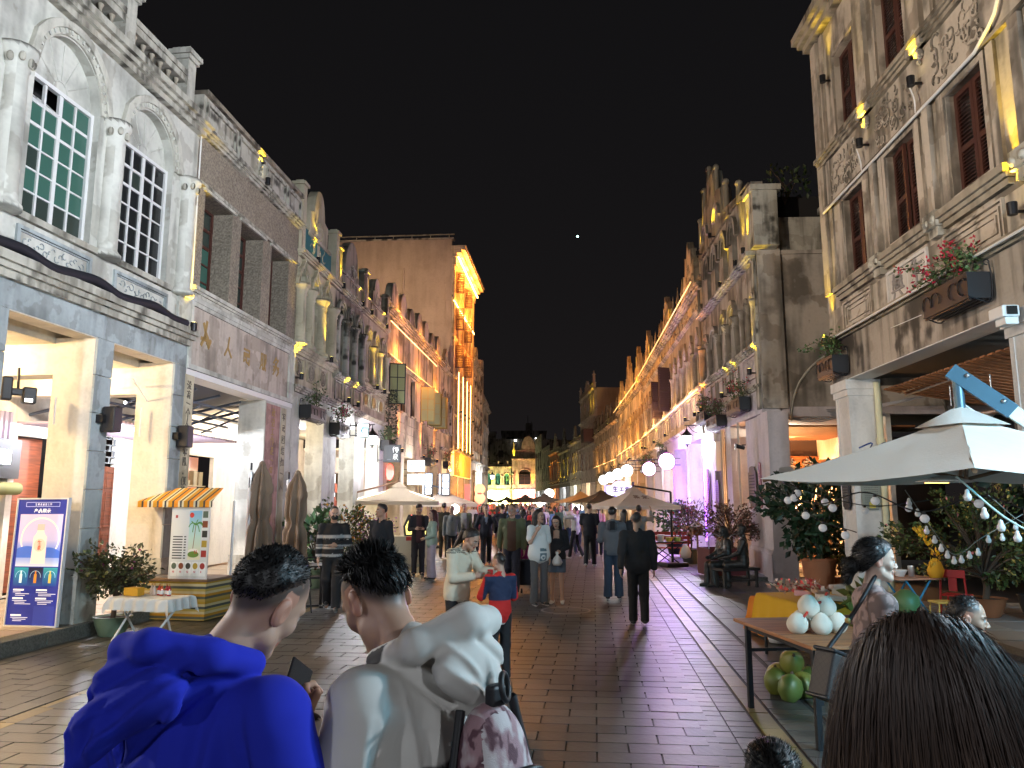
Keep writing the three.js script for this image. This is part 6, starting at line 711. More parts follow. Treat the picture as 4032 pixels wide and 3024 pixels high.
// stall goods and machine under the first parasol
{ const t = thing('snack_machine', 'yellow-lit snack machine with a red top on the stall counter', 'machine', [-3.05, 0.0, -24.5], 0.1); mesh('counter', box2(-1.2, 0.5, 0, 0.85, -0.3, 0.3), cloth(0.62, 0.55, 0.4), t); mesh('cabinet', [tf(ext(poly([[-0.36, 0], [0.36, 0], [0.4, 0.3], [0.2, 0.66], [-0.25, 0.66], [-0.4, 0.3]]), 0.3), 0.05, 0.85, -0.15)], M.black, t); mesh('lit_window', [tf(ext(poly([[-0.3, 0.05], [0.3, 0.05], [0.33, 0.3], [0.17, 0.56], [-0.2, 0.56], [-0.33, 0.3]]), 0.02), 0.05, 0.85, 0.15)], glow(1, 0.78, 0.12, 1.4), t); mesh('red_lamp', [sph(-0.1, 1.48, 0.16, 0.02), sph(0.12, 1.48, 0.16, 0.02)], glow(1, 0.08, 0.05, 4), t); mesh('label', box2(-0.25, 0.35, 0.72, 0.84, 0.3, 0.31), mat(0.5, 0.05, 0.04), t); }
// ---- lanterns, planters and signs on the left fronts
lantern('white lit lantern on a bracket on the left row beside the small picture sign', [...((q) => [q[0], 3.98, q[1]])(uv(QL(0), QL(1), 5.6, -0.0))], Math.atan2(-(-0.9968), 0.0797), 36);
const lp = (u, y, off = 0.02) => { const q = uv(QL(0), QL(1), u, -off * -1); return [q[0], y, q[1]]; }, lry = Math.atan2(0.9968, 0.0797);
planterBox('black window planter of sparse green sprigs over the lettered pillar, left row', lp(1.1, 3.98), lry, 1.2, null, 0.9); planterBox('black window planter of dark red flowers beside the left lantern', lp(3.4, 3.78), lry, 0.95, [0.25, 0.01, 0.05], 1.1);
planterBox('black window planter with a tall dry creeper at the cream house corner', lp(9.25, 3.75), lry, 1.0, null, 1.6); planterBox('black window planter with red flowers before the glowing signs, left row', lp(17.5, 3.6), lry, 1.2, [0.35, 0.02, 0.03], 1.2); planterBox('black window planter with pink flowers near the tall block', lp(22.5, 3.7), lry, 1.2, [0.4, 0.06, 0.1], 1.2);
{ const t = thing('creeper', 'dark creeper hanging down the corner of the cream house', 'plant', lp(9.3, 4.1)); mesh('stem', tube([[0.1, 1.9, 0], [0.15, 1, 0.05], [0.1, 0, 0]], 0.02), M.bark, t); mesh('foliage', leafCloud(() => [[rr(0.0, 0.4), rr(-0.1, 1.9), rr(-0.25, 0.25)], V3(1, -0.4, 0)], 420, 0.1), leafM(0.02, 0.03, 0.012), t); }
// hanging shop signs standing out from the left row
function hangSign(label, p, w, h, o) { const t = thing('shop_sign', label, 'sign', p, 0.06); mesh('sign_box', rbox(0, 0, -0.04, w, h, 0.09, 0.015), o.frame || M.black, t); if (o.tex) mesh('sign_face', quad([-w / 2 + 0.02, -h / 2 + 0.02, 0.008], [w / 2 - 0.02, -h / 2 + 0.02, 0.008], [w / 2 - 0.02, h / 2 - 0.02, 0.008], [-w / 2 + 0.02, h / 2 - 0.02, 0.008]), new THREE.MeshStandardMaterial({ map: o.tex, emissiveMap: o.tex, emissive: lin(1, 1, 1), emissiveIntensity: o.k ?? 0, roughness: 0.5 }), t, true); mesh('bracket', [bar([-w / 2 - 0.2, h / 2 - 0.08, -0.04], [-w / 2, h / 2 - 0.08, -0.04], 0.015), bar([-w / 2 - 0.2, -h / 2 + 0.08, -0.04], [-w / 2, -h / 2 + 0.08, -0.04], 0.015), bar([-w / 2 - 0.2, -h / 2, -0.04], [-w / 2 - 0.2, h / 2, -0.04], 0.015)], M.iron, t); return t; }
hangSign('black hanging sign with two white characters one above the other', [-4.25, 3.6, -27.3], 0.62, 0.62, { tex: canvas(256, 256, c => { c.fillStyle = '#22262a'; c.fillRect(0, 0, 256, 256); glyph(c, '得', 185, 70, 88, 9, '#e8ecec'); glyph(c, '泉', 185, 180, 92, 9, '#e8ecec'); c.fillStyle = '#5a6064'; c.fillRect(52, 216, 60, 12); }), k: 0.12 });
hangSign('small lit picture sign under the red-flower planter', [-4.35, 3.96, -22.4], 0.36, 0.44, { tex: canvas(128, 128, c => { c.fillStyle = '#e8f2f2'; c.fillRect(0, 0, 128, 128); c.strokeStyle = '#3a7a8a'; c.lineWidth = 5; for (let k = 0; k < 5; k++) { c.beginPath(); c.arc(64 + k * 4, 70, 12 + k * 9, 1 + k, 4 + k); c.stroke(); } }), k: 1.2 });
const white3 = (txt, vert, dark) => canvas(vert ? 160 : 320, vert ? 360 : 200, (c, w, h) => { c.fillStyle = dark ? '#4a5056' : '#f4f8ff'; c.fillRect(0, 0, w, h); if (vert) { const n = txt.length; [...txt].forEach((k, i) => { c.fillStyle = '#ffffff'; if (dark) { c.fillRect(24, 20 + i * h / n, w - 48, h / n - 30); } glyph(c, k, w / 2, (i + 0.5) * h / n, h / n * 0.62, 9, dark ? '#58626c' : '#20304a'); }); } else { [...txt].forEach((k, i) => glyph(c, k, w * (0.22 + i * 0.28), h * 0.45, h * 0.4, 9, '#2a3a4c')); c.fillStyle = '#7a8a9a'; c.fillRect(w * 0.2, h * 0.78, w * 0.6, 7); } });
hangSign('white lit sign with three dark characters, upper of two on the black frame', [-4.1, 3.44, -33], 0.74, 0.48, { tex: white3('椰语堂'), k: 2.2, frame: M.whitePaint }); hangSign('white lit sign, lower of two, with paler print', [-4.1, 2.86, -33.05], 0.74, 0.46, { tex: white3('茶店'), k: 3.2, frame: M.whitePaint });
hangSign('tall grey lightbox with white character tiles, left of two', [-3.58, 2.68, -33.3], 0.36, 0.95, { tex: white3('生店家', true, true), k: 2.6 }); hangSign('tall grey lightbox with white character tiles, right of two', [-2.86, 2.66, -33.5], 0.36, 0.95, { tex: white3('作品茶', true, true), k: 2.6 }); point([-3.5, 2.9, -32.2], 0xeaf2ff, 16, 0.3);
tag(mesh('neon_tube_sign', [box2(-3.13, -3.09, 2.25, 3.1, -33.45, -33.4), box2(-3.83, -3.79, 2.25, 2.75, -33.3, -33.25)], glow(0.45, 0.7, 1, 5)), 'blue-white neon strips beside the tall lightboxes', 'sign');
tag(mesh('red_lamp_sign', [tf(cyl(0, 0, 0, 0.3, 0.3, 0.08, 20, PI / 2), -4.5, 3.0, -28.5, 0, 0, 0, 0.45, 1, 1)], glow(1, 0.05, 0.02, 4)), 'red glowing lantern disc under the black two-character sign', 'lamp');
tag(mesh('red_banner_sign', box2(-2.75, -2.43, 1.8, 2.95, -45, -44.94), glow(0.9, 0.05, 0.05, 0.7)), 'tall red banner on the left side before the bend', 'banner');
{ const t = thing('red_disc_sign', 'pair of hanging red round signs near the red banner', 'sign', [-1.95, 0, -47]); for (const y of [2.15, 2.7]) mesh('disc', tf(cyl(0, 0, 0, 0.33, 0.33, 0.06, 20, PI / 2), 0, y, 0), glow(0.7, 0.06, 0.08, 0.5), t); mesh('pole', bar([-0.36, 0, 0], [-0.36, 3.1, 0], 0.03), M.iron, t); point([-1.9, 2.4, -46], 0xff7a60, 10, 0.2); }
tag(mesh('festive_board', [box2(-2.3, -1.0, 1.2, 1.75, -49, -48.94), tf(cyl(0, 0, 0, 0.8, 0.8, 0.05, 28, PI / 2), -1.6, 0.95, -48.8)], new THREE.MeshStandardMaterial({ color: lin(0.6, 0.12, 0.1), emissive: lin(0.5, 0.1, 0.08), emissiveIntensity: 0.5 })), 'big red and green festive board behind the crowd on the left', 'board');
// ================= people: distance fields meshed with surface nets =================
function nets(f, mn, mx, c, colF) {
  const nx = Math.ceil((mx[0] - mn[0]) / c) + 1, ny = Math.ceil((mx[1] - mn[1]) / c) + 1, nz = Math.ceil((mx[2] - mn[2]) / c) + 1, F = new Float32Array(nx * ny * nz);
  // coarse pass first: only blocks near the surface are sampled finely
  const B = 4; for (let k = 0; k < nz; k += B) for (let j = 0; j < ny; j += B) for (let i = 0; i < nx; i += B) {
    const d0 = f(mn[0] + (i + B / 2) * c, mn[1] + (j + B / 2) * c, mn[2] + (k + B / 2) * c), far = Math.abs(d0) > B * c * 1.35;
    for (let z = k; z < Math.min(nz, k + B); z++) for (let y = j; y < Math.min(ny, j + B); y++) for (let x = i; x < Math.min(nx, i + B); x++) F[(z * ny + y) * nx + x] = far ? d0 : f(mn[0] + x * c, mn[1] + y * c, mn[2] + z * c);
  }
  const id = new Int32Array(nx * ny * nz).fill(-1), P = [], I = [], at = (x, y, z) => (z * ny + y) * nx + x;
  for (let z = 0; z < nz - 1; z++) for (let y = 0; y < ny - 1; y++) for (let x = 0; x < nx - 1; x++) {
    let sx = 0, sy = 0, sz = 0, n = 0; const v = []; let pos = 0; for (let q = 0; q < 8; q++) { v[q] = F[at(x + (q & 1), y + (q >> 1 & 1), z + (q >> 2))]; if (v[q] > 0) pos++; } if (!pos || pos === 8) continue;
    for (let a = 0; a < 8; a++) for (let b = 0; b < 3; b++) { const e = a | (1 << b); if (e === a) continue; if ((v[a] > 0) !== (v[e] > 0)) { const t = v[a] / (v[a] - v[e]); sx += (a & 1) + (b === 0 ? t : 0); sy += (a >> 1 & 1) + (b === 1 ? t : 0); sz += (a >> 2) + (b === 2 ? t : 0); n++; } }
    id[at(x, y, z)] = P.length / 3; P.push(mn[0] + (x + sx / n) * c, mn[1] + (y + sy / n) * c, mn[2] + (z + sz / n) * c);
  }
  const qd = (a, b, d, e, fl) => { if (a < 0 || b < 0 || d < 0 || e < 0) return; fl ? I.push(a, d, b, a, e, d) : I.push(a, b, d, a, d, e); };
  for (let z = 1; z < nz - 1; z++) for (let y = 1; y < ny - 1; y++) for (let x = 1; x < nx - 1; x++) {
    const o = F[at(x, y, z)] > 0;
    if (o !== F[at(x + 1, y, z)] > 0) qd(id[at(x, y - 1, z - 1)], id[at(x, y, z - 1)], id[at(x, y, z)], id[at(x, y - 1, z)], o);
    if (o !== F[at(x, y + 1, z)] > 0) qd(id[at(x - 1, y, z - 1)], id[at(x - 1, y, z)], id[at(x, y, z)], id[at(x, y, z - 1)], o);
    if (o !== F[at(x, y, z + 1)] > 0) qd(id[at(x - 1, y - 1, z)], id[at(x, y - 1, z)], id[at(x, y, z)], id[at(x - 1, y, z)], o);
  }
  const g = new THREE.BufferGeometry(), N = new Float32Array(P.length), C = colF ? new Float32Array(P.length) : null, e = c * 0.6;
  for (let i = 0; i < P.length; i += 3) { const x = P[i], y = P[i + 1], z = P[i + 2]; let a = f(x + e, y, z) - f(x - e, y, z), b = f(x, y + e, z) - f(x, y - e, z), d = f(x, y, z + e) - f(x, y, z - e); const l = Math.hypot(a, b, d) || 1; N[i] = a / l; N[i + 1] = b / l; N[i + 2] = d / l; if (C) { const q = colF(x, y, z, b / l); C[i] = q[0]; C[i + 1] = q[1]; C[i + 2] = q[2]; } }
  g.setAttribute('position', new THREE.Float32BufferAttribute(P, 3)); g.setAttribute('normal', new THREE.BufferAttribute(N, 3)); if (C) g.setAttribute('color', new THREE.BufferAttribute(C, 3)); g.setIndex(I); return g;
}
const cap = (a, b, r, r2 = r, k) => ({ t: 0, a, b, r, r2, k }), ell = (c, r, k) => ({ t: 1, c, r, k }), cut = p => (p.s = 1, p);
function field(prims, k = 0.04, post) {
  for (const p of prims) { if (p.t === 0) { p.d = [p.b[0] - p.a[0], p.b[1] - p.a[1], p.b[2] - p.a[2]]; p.l2 = p.d[0] ** 2 + p.d[1] ** 2 + p.d[2] ** 2 || 1e-9; } }
  return (x, y, z) => {
    let D = 1e3;
    for (const p of prims) { let d;
      if (p.t === 0) { const ax = x - p.a[0], ay = y - p.a[1], az = z - p.a[2]; let t = (ax * p.d[0] + ay * p.d[1] + az * p.d[2]) / p.l2; t = t < 0 ? 0 : t > 1 ? 1 : t; d = Math.hypot(ax - t * p.d[0], ay - t * p.d[1], az - t * p.d[2]) - (p.r + (p.r2 - p.r) * t); }
      else { const ax = (x - p.c[0]) / p.r[0], ay = (y - p.c[1]) / p.r[1], az = (z - p.c[2]) / p.r[2], k0 = Math.hypot(ax, ay, az), k1 = Math.hypot(ax / p.r[0], ay / p.r[1], az / p.r[2]); d = k1 > 1e-6 ? k0 * (k0 - 1) / k1 : -p.r[0]; }
      const kk = p.k ?? k; if (p.s) { const h = clamp(0.5 - 0.5 * (D + d) / kk); D = lerp(D, -d, h) + kk * h * (1 - h); } else if (D > 900) D = d; else { const h = clamp(0.5 + 0.5 * (D - d) / kk); D = lerp(D, d, h) - kk * h * (1 - h); } }
    return post ? post(D, x, y, z) : D;
  };
}
// ---- a head on its neck; origin at the base of the neck, face to +z
const EYE = [[0.031, 0.158, 0.079], [-0.031, 0.158, 0.079]];
function headField(fem) { const j = fem ? 0.9 : 1; const P = [ell([0, 0.185, -0.002], [0.074, 0.088, 0.094]), ell([0, 0.128, 0.03], [0.057 * j, 0.082, 0.06], 0.03), cap([0, -0.07, -0.03], [0, 0.1, -0.008], fem ? 0.046 : 0.056, fem ? 0.044 : 0.052, 0.03)];
  for (const s of [-1, 1]) P.push(cap([s * 0.046 * j, 0.088, 0.015], [s * 0.008, 0.06, 0.074], 0.026 * j, 0.019, 0.02), ell([s * 0.04, 0.132, 0.058], [0.024, 0.024, 0.022], 0.02), cap([s * 0.048, 0.178, 0.07], [s * 0.014, 0.176, 0.087], 0.009, 0.009, 0.012), cut(ell([s * 0.031, 0.16, 0.097], [0.019, 0.011, 0.013], 0.012)), ell(EYE[s > 0 ? 0 : 1], [0.0138, 0.0138, 0.0138], 0.003), ell([s * 0.0775, 0.148, -0.012], [0.011, 0.034, 0.021], 0.006), cut(ell([s * 0.09, 0.15, -0.004], [0.007, 0.02, 0.011], 0.005)), ell([s * 0.0125, 0.124, 0.099], [0.009, 0.008, 0.01], 0.006));
  P.push(cap([0, 0.168, 0.086], [0, 0.13, 0.11], 0.008, 0.0125, 0.012), cap([-0.018, 0.1, 0.088], [0.018, 0.1, 0.088], 0.0075, 0.0075, 0.006), cap([-0.014, 0.088, 0.087], [0.014, 0.088, 0.087], 0.009, 0.009, 0.008), ell([0, 0.064, 0.083], [0.02, 0.016, 0.014], 0.018)); return field(P, 0.025); }
const skinCol = (c, hair) => (x, y, z) => { let k = c; if (z > 0.05) { for (const e of EYE) { const dx = x - e[0], dy = y - e[1]; if (Math.abs(dx) < 0.0165 && Math.abs(dy) < 0.0068 && z > 0.078) k = Math.hypot(dx, dy) < 0.0062 ? [0.02, 0.012, 0.01] : [0.5, 0.46, 0.42]; else if (Math.abs(Math.abs(x) - 0.032) < 0.022 && Math.abs(y - 0.1795) < 0.0048) k = hair; else if (Math.abs(dx) < 0.019 && dy > 0.0066 && dy < 0.0105 && z > 0.07) k = [0.05, 0.03, 0.025]; } if (y > 0.082 && y < 0.107 && Math.abs(x) < 0.024 && z > 0.084) k = Math.abs(y - 0.0945) < 0.0022 ? [0.12, 0.03, 0.03] : [c[0] * 0.85, c[1] * 0.5, c[2] * 0.5]; } if (y > 0.05 && z < 0.05) { const t = 0.93 * sstep(-0.022, 0.03, y - hairLine(z)); k = [lerp(k[0], 0.045, t), lerp(k[1], 0.034, t), lerp(k[2], 0.029, t)]; } if (Math.abs(x) > 0.072 && y > 0.1 && y < 0.2) k = [c[0] * 1.0, c[1] * 0.8, c[2] * 0.78]; return k; };
const HC = {}; const headGeo = (fem, cell, c) => HC['h' + fem + cell + c] ||= nets(headField(fem), [-0.1, -0.12, -0.13], [0.1, 0.3, 0.14], cell, skinCol(c, [0.02, 0.014, 0.012]));
const hairLine = z => { const t = clamp((0.088 - z) / 0.175); return z > 0.03 ? lerp(0.232, 0.2, (0.088 - z) / 0.058) : z > -0.035 ? lerp(0.2, 0.14, (0.03 - z) / 0.065) : lerp(0.14, 0.06, clamp((-0.035 - z) / 0.055)); };
function hairField(style) {
  const P = [ell([0, 0.192, -0.006], [0.083, 0.095, 0.103])]; let post;
  if (style === 'short' || style === 'crop' || style === 'puffy') { const e = style === 'puffy' ? 1.09 : 1; P[0].r = P[0].r.map(v => v * e); if (style !== 'crop') P.push(ell([0, 0.25, 0.045], [0.06, 0.035, 0.045], 0.03)); post = (d, x, y, z) => { const h = y - hairLine(z); return Math.max(d + (style === 'crop' ? 0.004 : 0) + 0.011 * (1 - sstep(0, style === 'crop' ? 0.1 : 0.07, h)) + 0.0035 * n3(x * 60, y * 60, z * 60), -h); }; }
  else {
    P.push(ell([0, 0.16, -0.03], [0.085, 0.1, 0.085], 0.03));
    if (style === 'long' || style === 'longer') { const L = style === 'long' ? -0.1 : -0.24; P.push(cap([0, 0.15, -0.06], [0, L, -0.105], 0.085, 0.055, 0.04), cap([0.06, 0.15, -0.02], [0.085, L * 0.8, -0.04], 0.04, 0.03, 0.03), cap([-0.06, 0.15, -0.02], [-0.085, L * 0.8, -0.04], 0.04, 0.03, 0.03)); }
    if (style === 'bob') P.push(cap([0, 0.15, -0.04], [0, 0.04, -0.06], 0.09, 0.08, 0.03));
    if (style === 'pony') P.push(cap([0, 0.19, -0.1], [0, 0.17, -0.14], 0.025, 0.03, 0.015), cap([0, 0.17, -0.145], [0, -0.06, -0.15], 0.032, 0.02, 0.02));
    if (style === 'bun') P.push(ell([0, 0.11, -0.135], [0.042, 0.05, 0.04], 0.01), cap([0, 0.1, -0.14], [0.0, 0.02, -0.15], 0.03, 0.022, 0.02));
    post = (d, x, y, z) => { const front = z - (y > 0.2 ? 0.075 - Math.max(0, 0.25 - y) * 0.9 : 0.028 - (0.2 - y) * (style === 'bun' || style === 'pony' ? 0.55 : 0.12)); const lo = style === 'bun' || style === 'pony' ? hairLine(z) - y : -1; return Math.max(d + 0.003 * n3(x * 90, y * 14, z * 90), front, lo < -0.9 ? -1 : z < -0.09 ? -1 : lo); };
  }
  return field(P, 0.03, post);
}
const hairGeo = (style, cell, c) => HC['r' + style + cell + c] ||= nets(hairField(style), [-0.15, -0.34, -0.24], [0.15, 0.33, 0.13], cell, (x, y, z) => { const t = style === 'crop' || style === 'short' ? sstep(-0.01, style === 'crop' ? 0.085 : 0.045, y - hairLine(z)) : 1, k = 0.75 + 0.5 * Math.abs(n3(x * 120, y * 20, z * 120)); return [lerp(0.26, c[0] * k, t), lerp(0.155, c[1] * k, t), lerp(0.11, c[2] * k, t)]; });
// ---- a hand hanging along -y, thumb forward (+z), palm toward m*x
function handGeo(m, pose, cell, c) { return HC['n' + m + pose + cell + c] ||= (() => { const P = [cap([0, 0.01, 0], [0, -0.02, 0], 0.024, 0.026), ell([0, -0.052, 0.002], [0.017, 0.05, 0.039], 0.015)], curl = pose === 'grip' ? 1 : 0.38;
  [[0.03, 0.04, 0.03], [0.0105, 0.044, 0.034], [-0.0095, 0.041, 0.031], [-0.028, 0.032, 0.025]].forEach(([z, l1, l2]) => { const a = [m * 0.002, -0.09, z], t1 = curl * 0.9, t2 = curl * 2.3, b = [a[0] + m * l1 * Math.sin(t1), a[1] - l1 * Math.cos(t1), z], d = [b[0] + m * l2 * Math.sin(t2), b[1] - l2 * Math.cos(t2), z]; P.push(cap([0, -0.06, z * 0.9], a, 0.0095, 0.0092, 0.006), cap(a, b, 0.0092, 0.0082, 0.003), cap(b, d, 0.0082, 0.0068, 0.003)); });
  P.push(cap([0, -0.022, 0.026], [m * 0.012, -0.052, 0.05], 0.0125, 0.0105, 0.01), cap([m * 0.012, -0.052, 0.05], [m * (0.02 + 0.012 * curl), -0.082, 0.05 - 0.012 * curl], 0.0102, 0.0078, 0.003)); return nets(field(P, 0.006), [-0.08, -0.2, -0.06], [0.08, 0.05, 0.08], cell, () => c); })(); }
const SK = [[0.43, 0.26, 0.18], [0.5, 0.32, 0.23], [0.36, 0.2, 0.13]];
const fabric = (rough = 0.85) => FM[rough] ||= new THREE.MeshStandardMaterial({ color: lin(1, 1, 1), roughness: rough, vertexColors: true, bumpMap: rep(bumpTex, 0.25), bumpScale: 0.0006 }); const FM = {};
const skinM = new THREE.MeshStandardMaterial({ color: lin(1, 1, 1), roughness: 0.5, vertexColors: true }), hairM = new THREE.MeshStandardMaterial({ color: lin(1, 1, 1), roughness: 0.48, vertexColors: true });
const solid = c => typeof c === 'function' ? c : () => c;
function alongMatrix(at, dir, fwd, s) { const y = V3(...dir).normalize().negate(), z = V3(...fwd); z.addScaledVector(y, -z.dot(y)).normalize(); const x = y.clone().cross(z); return new THREE.Matrix4().makeBasis(x, y, z).scale(V3(s, s, s)).setPosition(...at); }
const ARMS = { down: [[0.045, -0.285, -0.015], [0.005, -0.25, 0.05]], swingF: [[0.04, -0.26, 0.1], [-0.01, -0.2, 0.17]], swingB: [[0.05, -0.265, -0.12], [0.02, -0.25, -0.02]], phone: [[0.05, -0.27, 0.05], [-0.13, 0.02, 0.21]], phoneLow: [[0.07, -0.28, 0.02], [-0.14, -0.08, 0.2]], ear: [[0.1, -0.22, 0.12], [-0.1, 0.23, -0.02]], pocket: [[0.1, -0.27, -0.03], [-0.05, -0.22, 0.1]], belly: [[0.08, -0.27, 0.02], [-0.2, -0.03, 0.17]], up: [[0.14, -0.02, 0.2], [-0.02, 0.22, 0.08]], lap: [[0.05, -0.25, 0.1], [-0.06, -0.1, 0.22]], mouth: [[0.06, -0.24, 0.12], [-0.1, 0.2, 0.08]] };
function person(label, o) {
  const t = o.part ? new THREE.Group() : thing('person', label, 'person', [o.p[0], o.y || 0, o.p[1]], o.ry || 0, o.group); if (o.part) { t.name = 'figure'; }
  const s = (o.h || 1.72) / 1.72, cell = o.cell || 0.022, b = o.b || 1, sk = o.skin || SK[0], hc = o.hairC || [0.014, 0.011, 0.01], neck = o.neck || [0, 1.49, -0.005], hr = o.head || [0, 0, 0], th = o.th ?? 0.012, fem = !!o.fem, G = g => { g.scale(s, s, s); return g; };
  const sy = o.shy || [0, 0], sw = (fem ? 0.155 : 0.18) * b, sh = [1, -1].map(m => [m * sw + neck[0] * 0.7, 1.405 + sy[m > 0 ? 0 : 1], -0.01 + neck[2] * 0.6]), A = [o.aL || ARMS.down, o.aR || ARMS.down].map((a, i) => { const m = i ? -1 : 1, e = [sh[i][0] + m * a[0][0], sh[i][1] + a[0][1], sh[i][2] + a[0][2]]; return [sh[i], e, [e[0] + m * a[1][0], e[1] + a[1][1], e[2] + a[1][2]]]; });
  const hw = 0.088 * (fem ? 1.02 : 1), L = (o.seat ? [[[hw, 0.46 + 0.02, 0.36], [hw + 0.02, 0.08, 0.34]], [[-hw, 0.48, 0.38], [-hw - 0.02, 0.08, 0.42]]] : [o.lL || [0.01, 0, 0], o.lR || [0.01, 0, 0]].map((q, i) => { const m = i ? -1 : 1, an = [m * (hw + q[0]), 0.085 + q[2], q[1]]; return [[m * (hw + q[0] * 0.5), 0.49 + q[2] * 0.4, q[1] * 0.45 + 0.02 + q[2] * 0.9], an]; })).map((q, i) => [[(i ? -1 : 1) * hw, o.seat ? 0.52 : 0.91, 0], ...q]), hipY = o.seat ? 0.5 : 0.93, dy = o.seat ? -0.42 : 0;
  if (dy) { for (const a of A) for (const q of a) q[1] += 0; }
  // skin: trunk, limbs, then the finer head and hands
  const up = o.seat ? -0.4 : 0, U = q => [q[0], q[1] + up, q[2]], SP = [];
  if (!o.lite) { SP.push(cap(U([0, 1.0, 0]), U([neck[0] * 0.7, 1.36, neck[2] * 0.6 - 0.0]), 0.08, 0.08), cap(U([neck[0] * 0.7, 1.38, neck[2] * 0.6 - 0.01]), U([neck[0], neck[1], neck[2] - 0.02]), 0.06, 0.05)); }
  for (const a of A) { SP.push(cap(U(a[0]), U(a[1]), 0.042, 0.037), cap(U(a[1]), U(a[2]), 0.038, 0.026)); } if (o.bare || !o.lite) for (const l of L) SP.push(cap(l[0], l[1], 0.07 * (fem ? 0.95 : 1), 0.048), cap(l[1], l[2], 0.05, 0.034), cap(l[2], [l[2][0], 0.04, l[2][2] + 0.09], 0.035, 0.03));
  const box3 = (P, pad = 0.06) => { const mn = [9, 9, 9], mx = [-9, -9, -9]; for (const p of P) for (const [q, r] of p.t ? [[p.c, Math.max(...p.r)]] : [[p.a, p.r], [p.b, p.r2]]) for (let i = 0; i < 3; i++) { mn[i] = Math.min(mn[i], q[i] - r - pad); mx[i] = Math.max(mx[i], q[i] + r + pad); } return [mn, mx]; };
  const HM = new THREE.Matrix4().makeRotationFromEuler(new THREE.Euler(hr[1], hr[0], hr[2], 'YXZ')).setPosition(...U(neck)), parts = []; if (SP.length) { const f = field(SP, 0.03); parts.push(nets(f, ...box3(SP), o.bodyCell || Math.max(cell, 0.02), () => sk)); }
  const bcell = Math.max(cell, 0.016), hcell = o.hcell || 0.0105; parts.push(headGeo(fem, hcell, sk).clone().applyMatrix4(HM));
  A.forEach((a, i) => { const d = [a[2][0] - a[1][0], a[2][1] - a[1][1], a[2][2] - a[1][2]], pose = (i ? o.hR : o.hL) || 'relax'; const mid = i ? 1 : -1; parts.push(handGeo(mid, pose, o.handCell || 0.012, sk).clone().applyMatrix4(alongMatrix(U(a[2]), d, o.fwd?.[i] || (d[1] > -0.1 ? [0, 1, 0.1] : [0, 0, 1]), fem ? 0.92 : 1))); });
  mesh('body', G(mg(parts, true)), skinM, t, true);
  if (o.hair !== 'none') mesh('hair', G(hairGeo(o.hair || (fem ? 'long' : 'short'), o.hairCell || Math.max(hcell, 0.006), hc).clone().applyMatrix4(HM)), hairM, t, true);
  // garment for the upper body
  const T = o.top || {}, hem = T.hem ?? 0.87, arm = T.arm ?? 0.05, long = T.sleeve !== 'short', TP = [ell(U([neck[0] * 0.5, 1.27, neck[2] * 0.4]), [(fem ? 0.145 : 0.162) * b + th, 0.2, (fem ? 0.105 : 0.108) * b + th]), ell(U([0, 1.06, 0.004]), [(fem ? 0.132 : 0.15) * b + th + (T.flare || 0), 0.23, 0.105 * b + th + (T.flare || 0) * 0.7], 0.06), ell(U([0, 0.93, 0]), [(fem ? 0.155 : 0.155) * b + th + (T.flare || 0), 0.17, 0.11 * b + th + (T.flare || 0) * 0.7], 0.06), cap(U(sh[0]), U(sh[1]), 0.058 + th * 0.6, 0.058 + th * 0.6, 0.05), cap(U([neck[0] * 0.8, 1.44, neck[2] * 0.6 - 0.02]), U([neck[0] * 0.9, 1.48, neck[2] * 0.8 - 0.018]), 0.07, 0.056, 0.04)];
  if (fem) TP.push(ell(U([0.06, 1.26, 0.085]), [0.06, 0.06, 0.05], 0.04), ell(U([-0.06, 1.26, 0.085]), [0.06, 0.06, 0.05], 0.04));
  A.forEach(a => { const mid = a[1].map((v, i) => lerp(a[0][i], v, 0.72)); if (long) { const w = a[2].map((v, i) => lerp(a[1][i], v, 0.9)); TP.push(cap(U(a[0]), U(a[1]), arm + 0.008 + th * 0.5, arm + th * 0.3, 0.035), cap(U(a[1]), U(w), arm + th * 0.3, (T.cuff ?? arm * 0.82) + th * 0.2, 0.025)); } else TP.push(cap(U(a[0]), U(mid), arm + 0.012 + th * 0.5, arm + 0.012 + th, 0.035)); });
  for (const q of T.extra || []) TP.push(q.t === 0 ? { ...q, a: U(q.a), b: U(q.b) } : { ...q, c: U(q.c) });
  if (!T.hood) TP.push(cut(ell(U([neck[0], neck[1] + 0.045, neck[2] + (T.vneck ? 0.05 : 0.022)]), o.close ? [0.05, 0.045, 0.052] : [0.072, T.vneck || 0.06, 0.07], 0.012)));
  if (T.collar) for (let i = 0; i < 10; i++) { const a0 = i / 10 * TAU, a1 = (i + 1) / 10 * TAU, q = a => [neck[0] + 0.066 * Math.sin(a), neck[1] - 0.012 - 0.03 * Math.cos(a) + 0.0, neck[2] + 0.012 + 0.066 * Math.cos(a)]; if (Math.cos((a0 + a1) / 2) < 0.9) TP.push(cap(U(q(a0)), U(q(a1)), 0.014, 0.014, 0.012)); }
  const wr = T.wr ?? 0.006, tf_ = field(TP, 0.04, (d, x, y, z) => { d += wr * (n3(x * 9 + 3, y * 13, z * 9) + 0.6 * n3(x * 22, y * 26, z * 22)); if (T.post) d = T.post(d, x, y - up, z); return Math.max(d, hem + up + (T.hemF ? T.hemF(x, z) : 0) - y); });
  const tc = T.col ? solid(T.col) : () => [0.1, 0.1, 0.1]; mesh(T.name || 'shirt', G(nets(tf_, ...box3(TP, 0.05), cell, (x, y, z, n) => tc(x, y - up, z, n))), fabric(T.rough), t, true);
  // lower body
  const Bt = o.bot || {}, BP = [ell([0, hipY, -0.005], [(fem ? 0.16 : 0.158) * b, 0.13, 0.115 * b])], w = Bt.w ?? 0.062, cl = Bt.len ?? 0.06, kneeOnly = Bt.type === 'shorts';
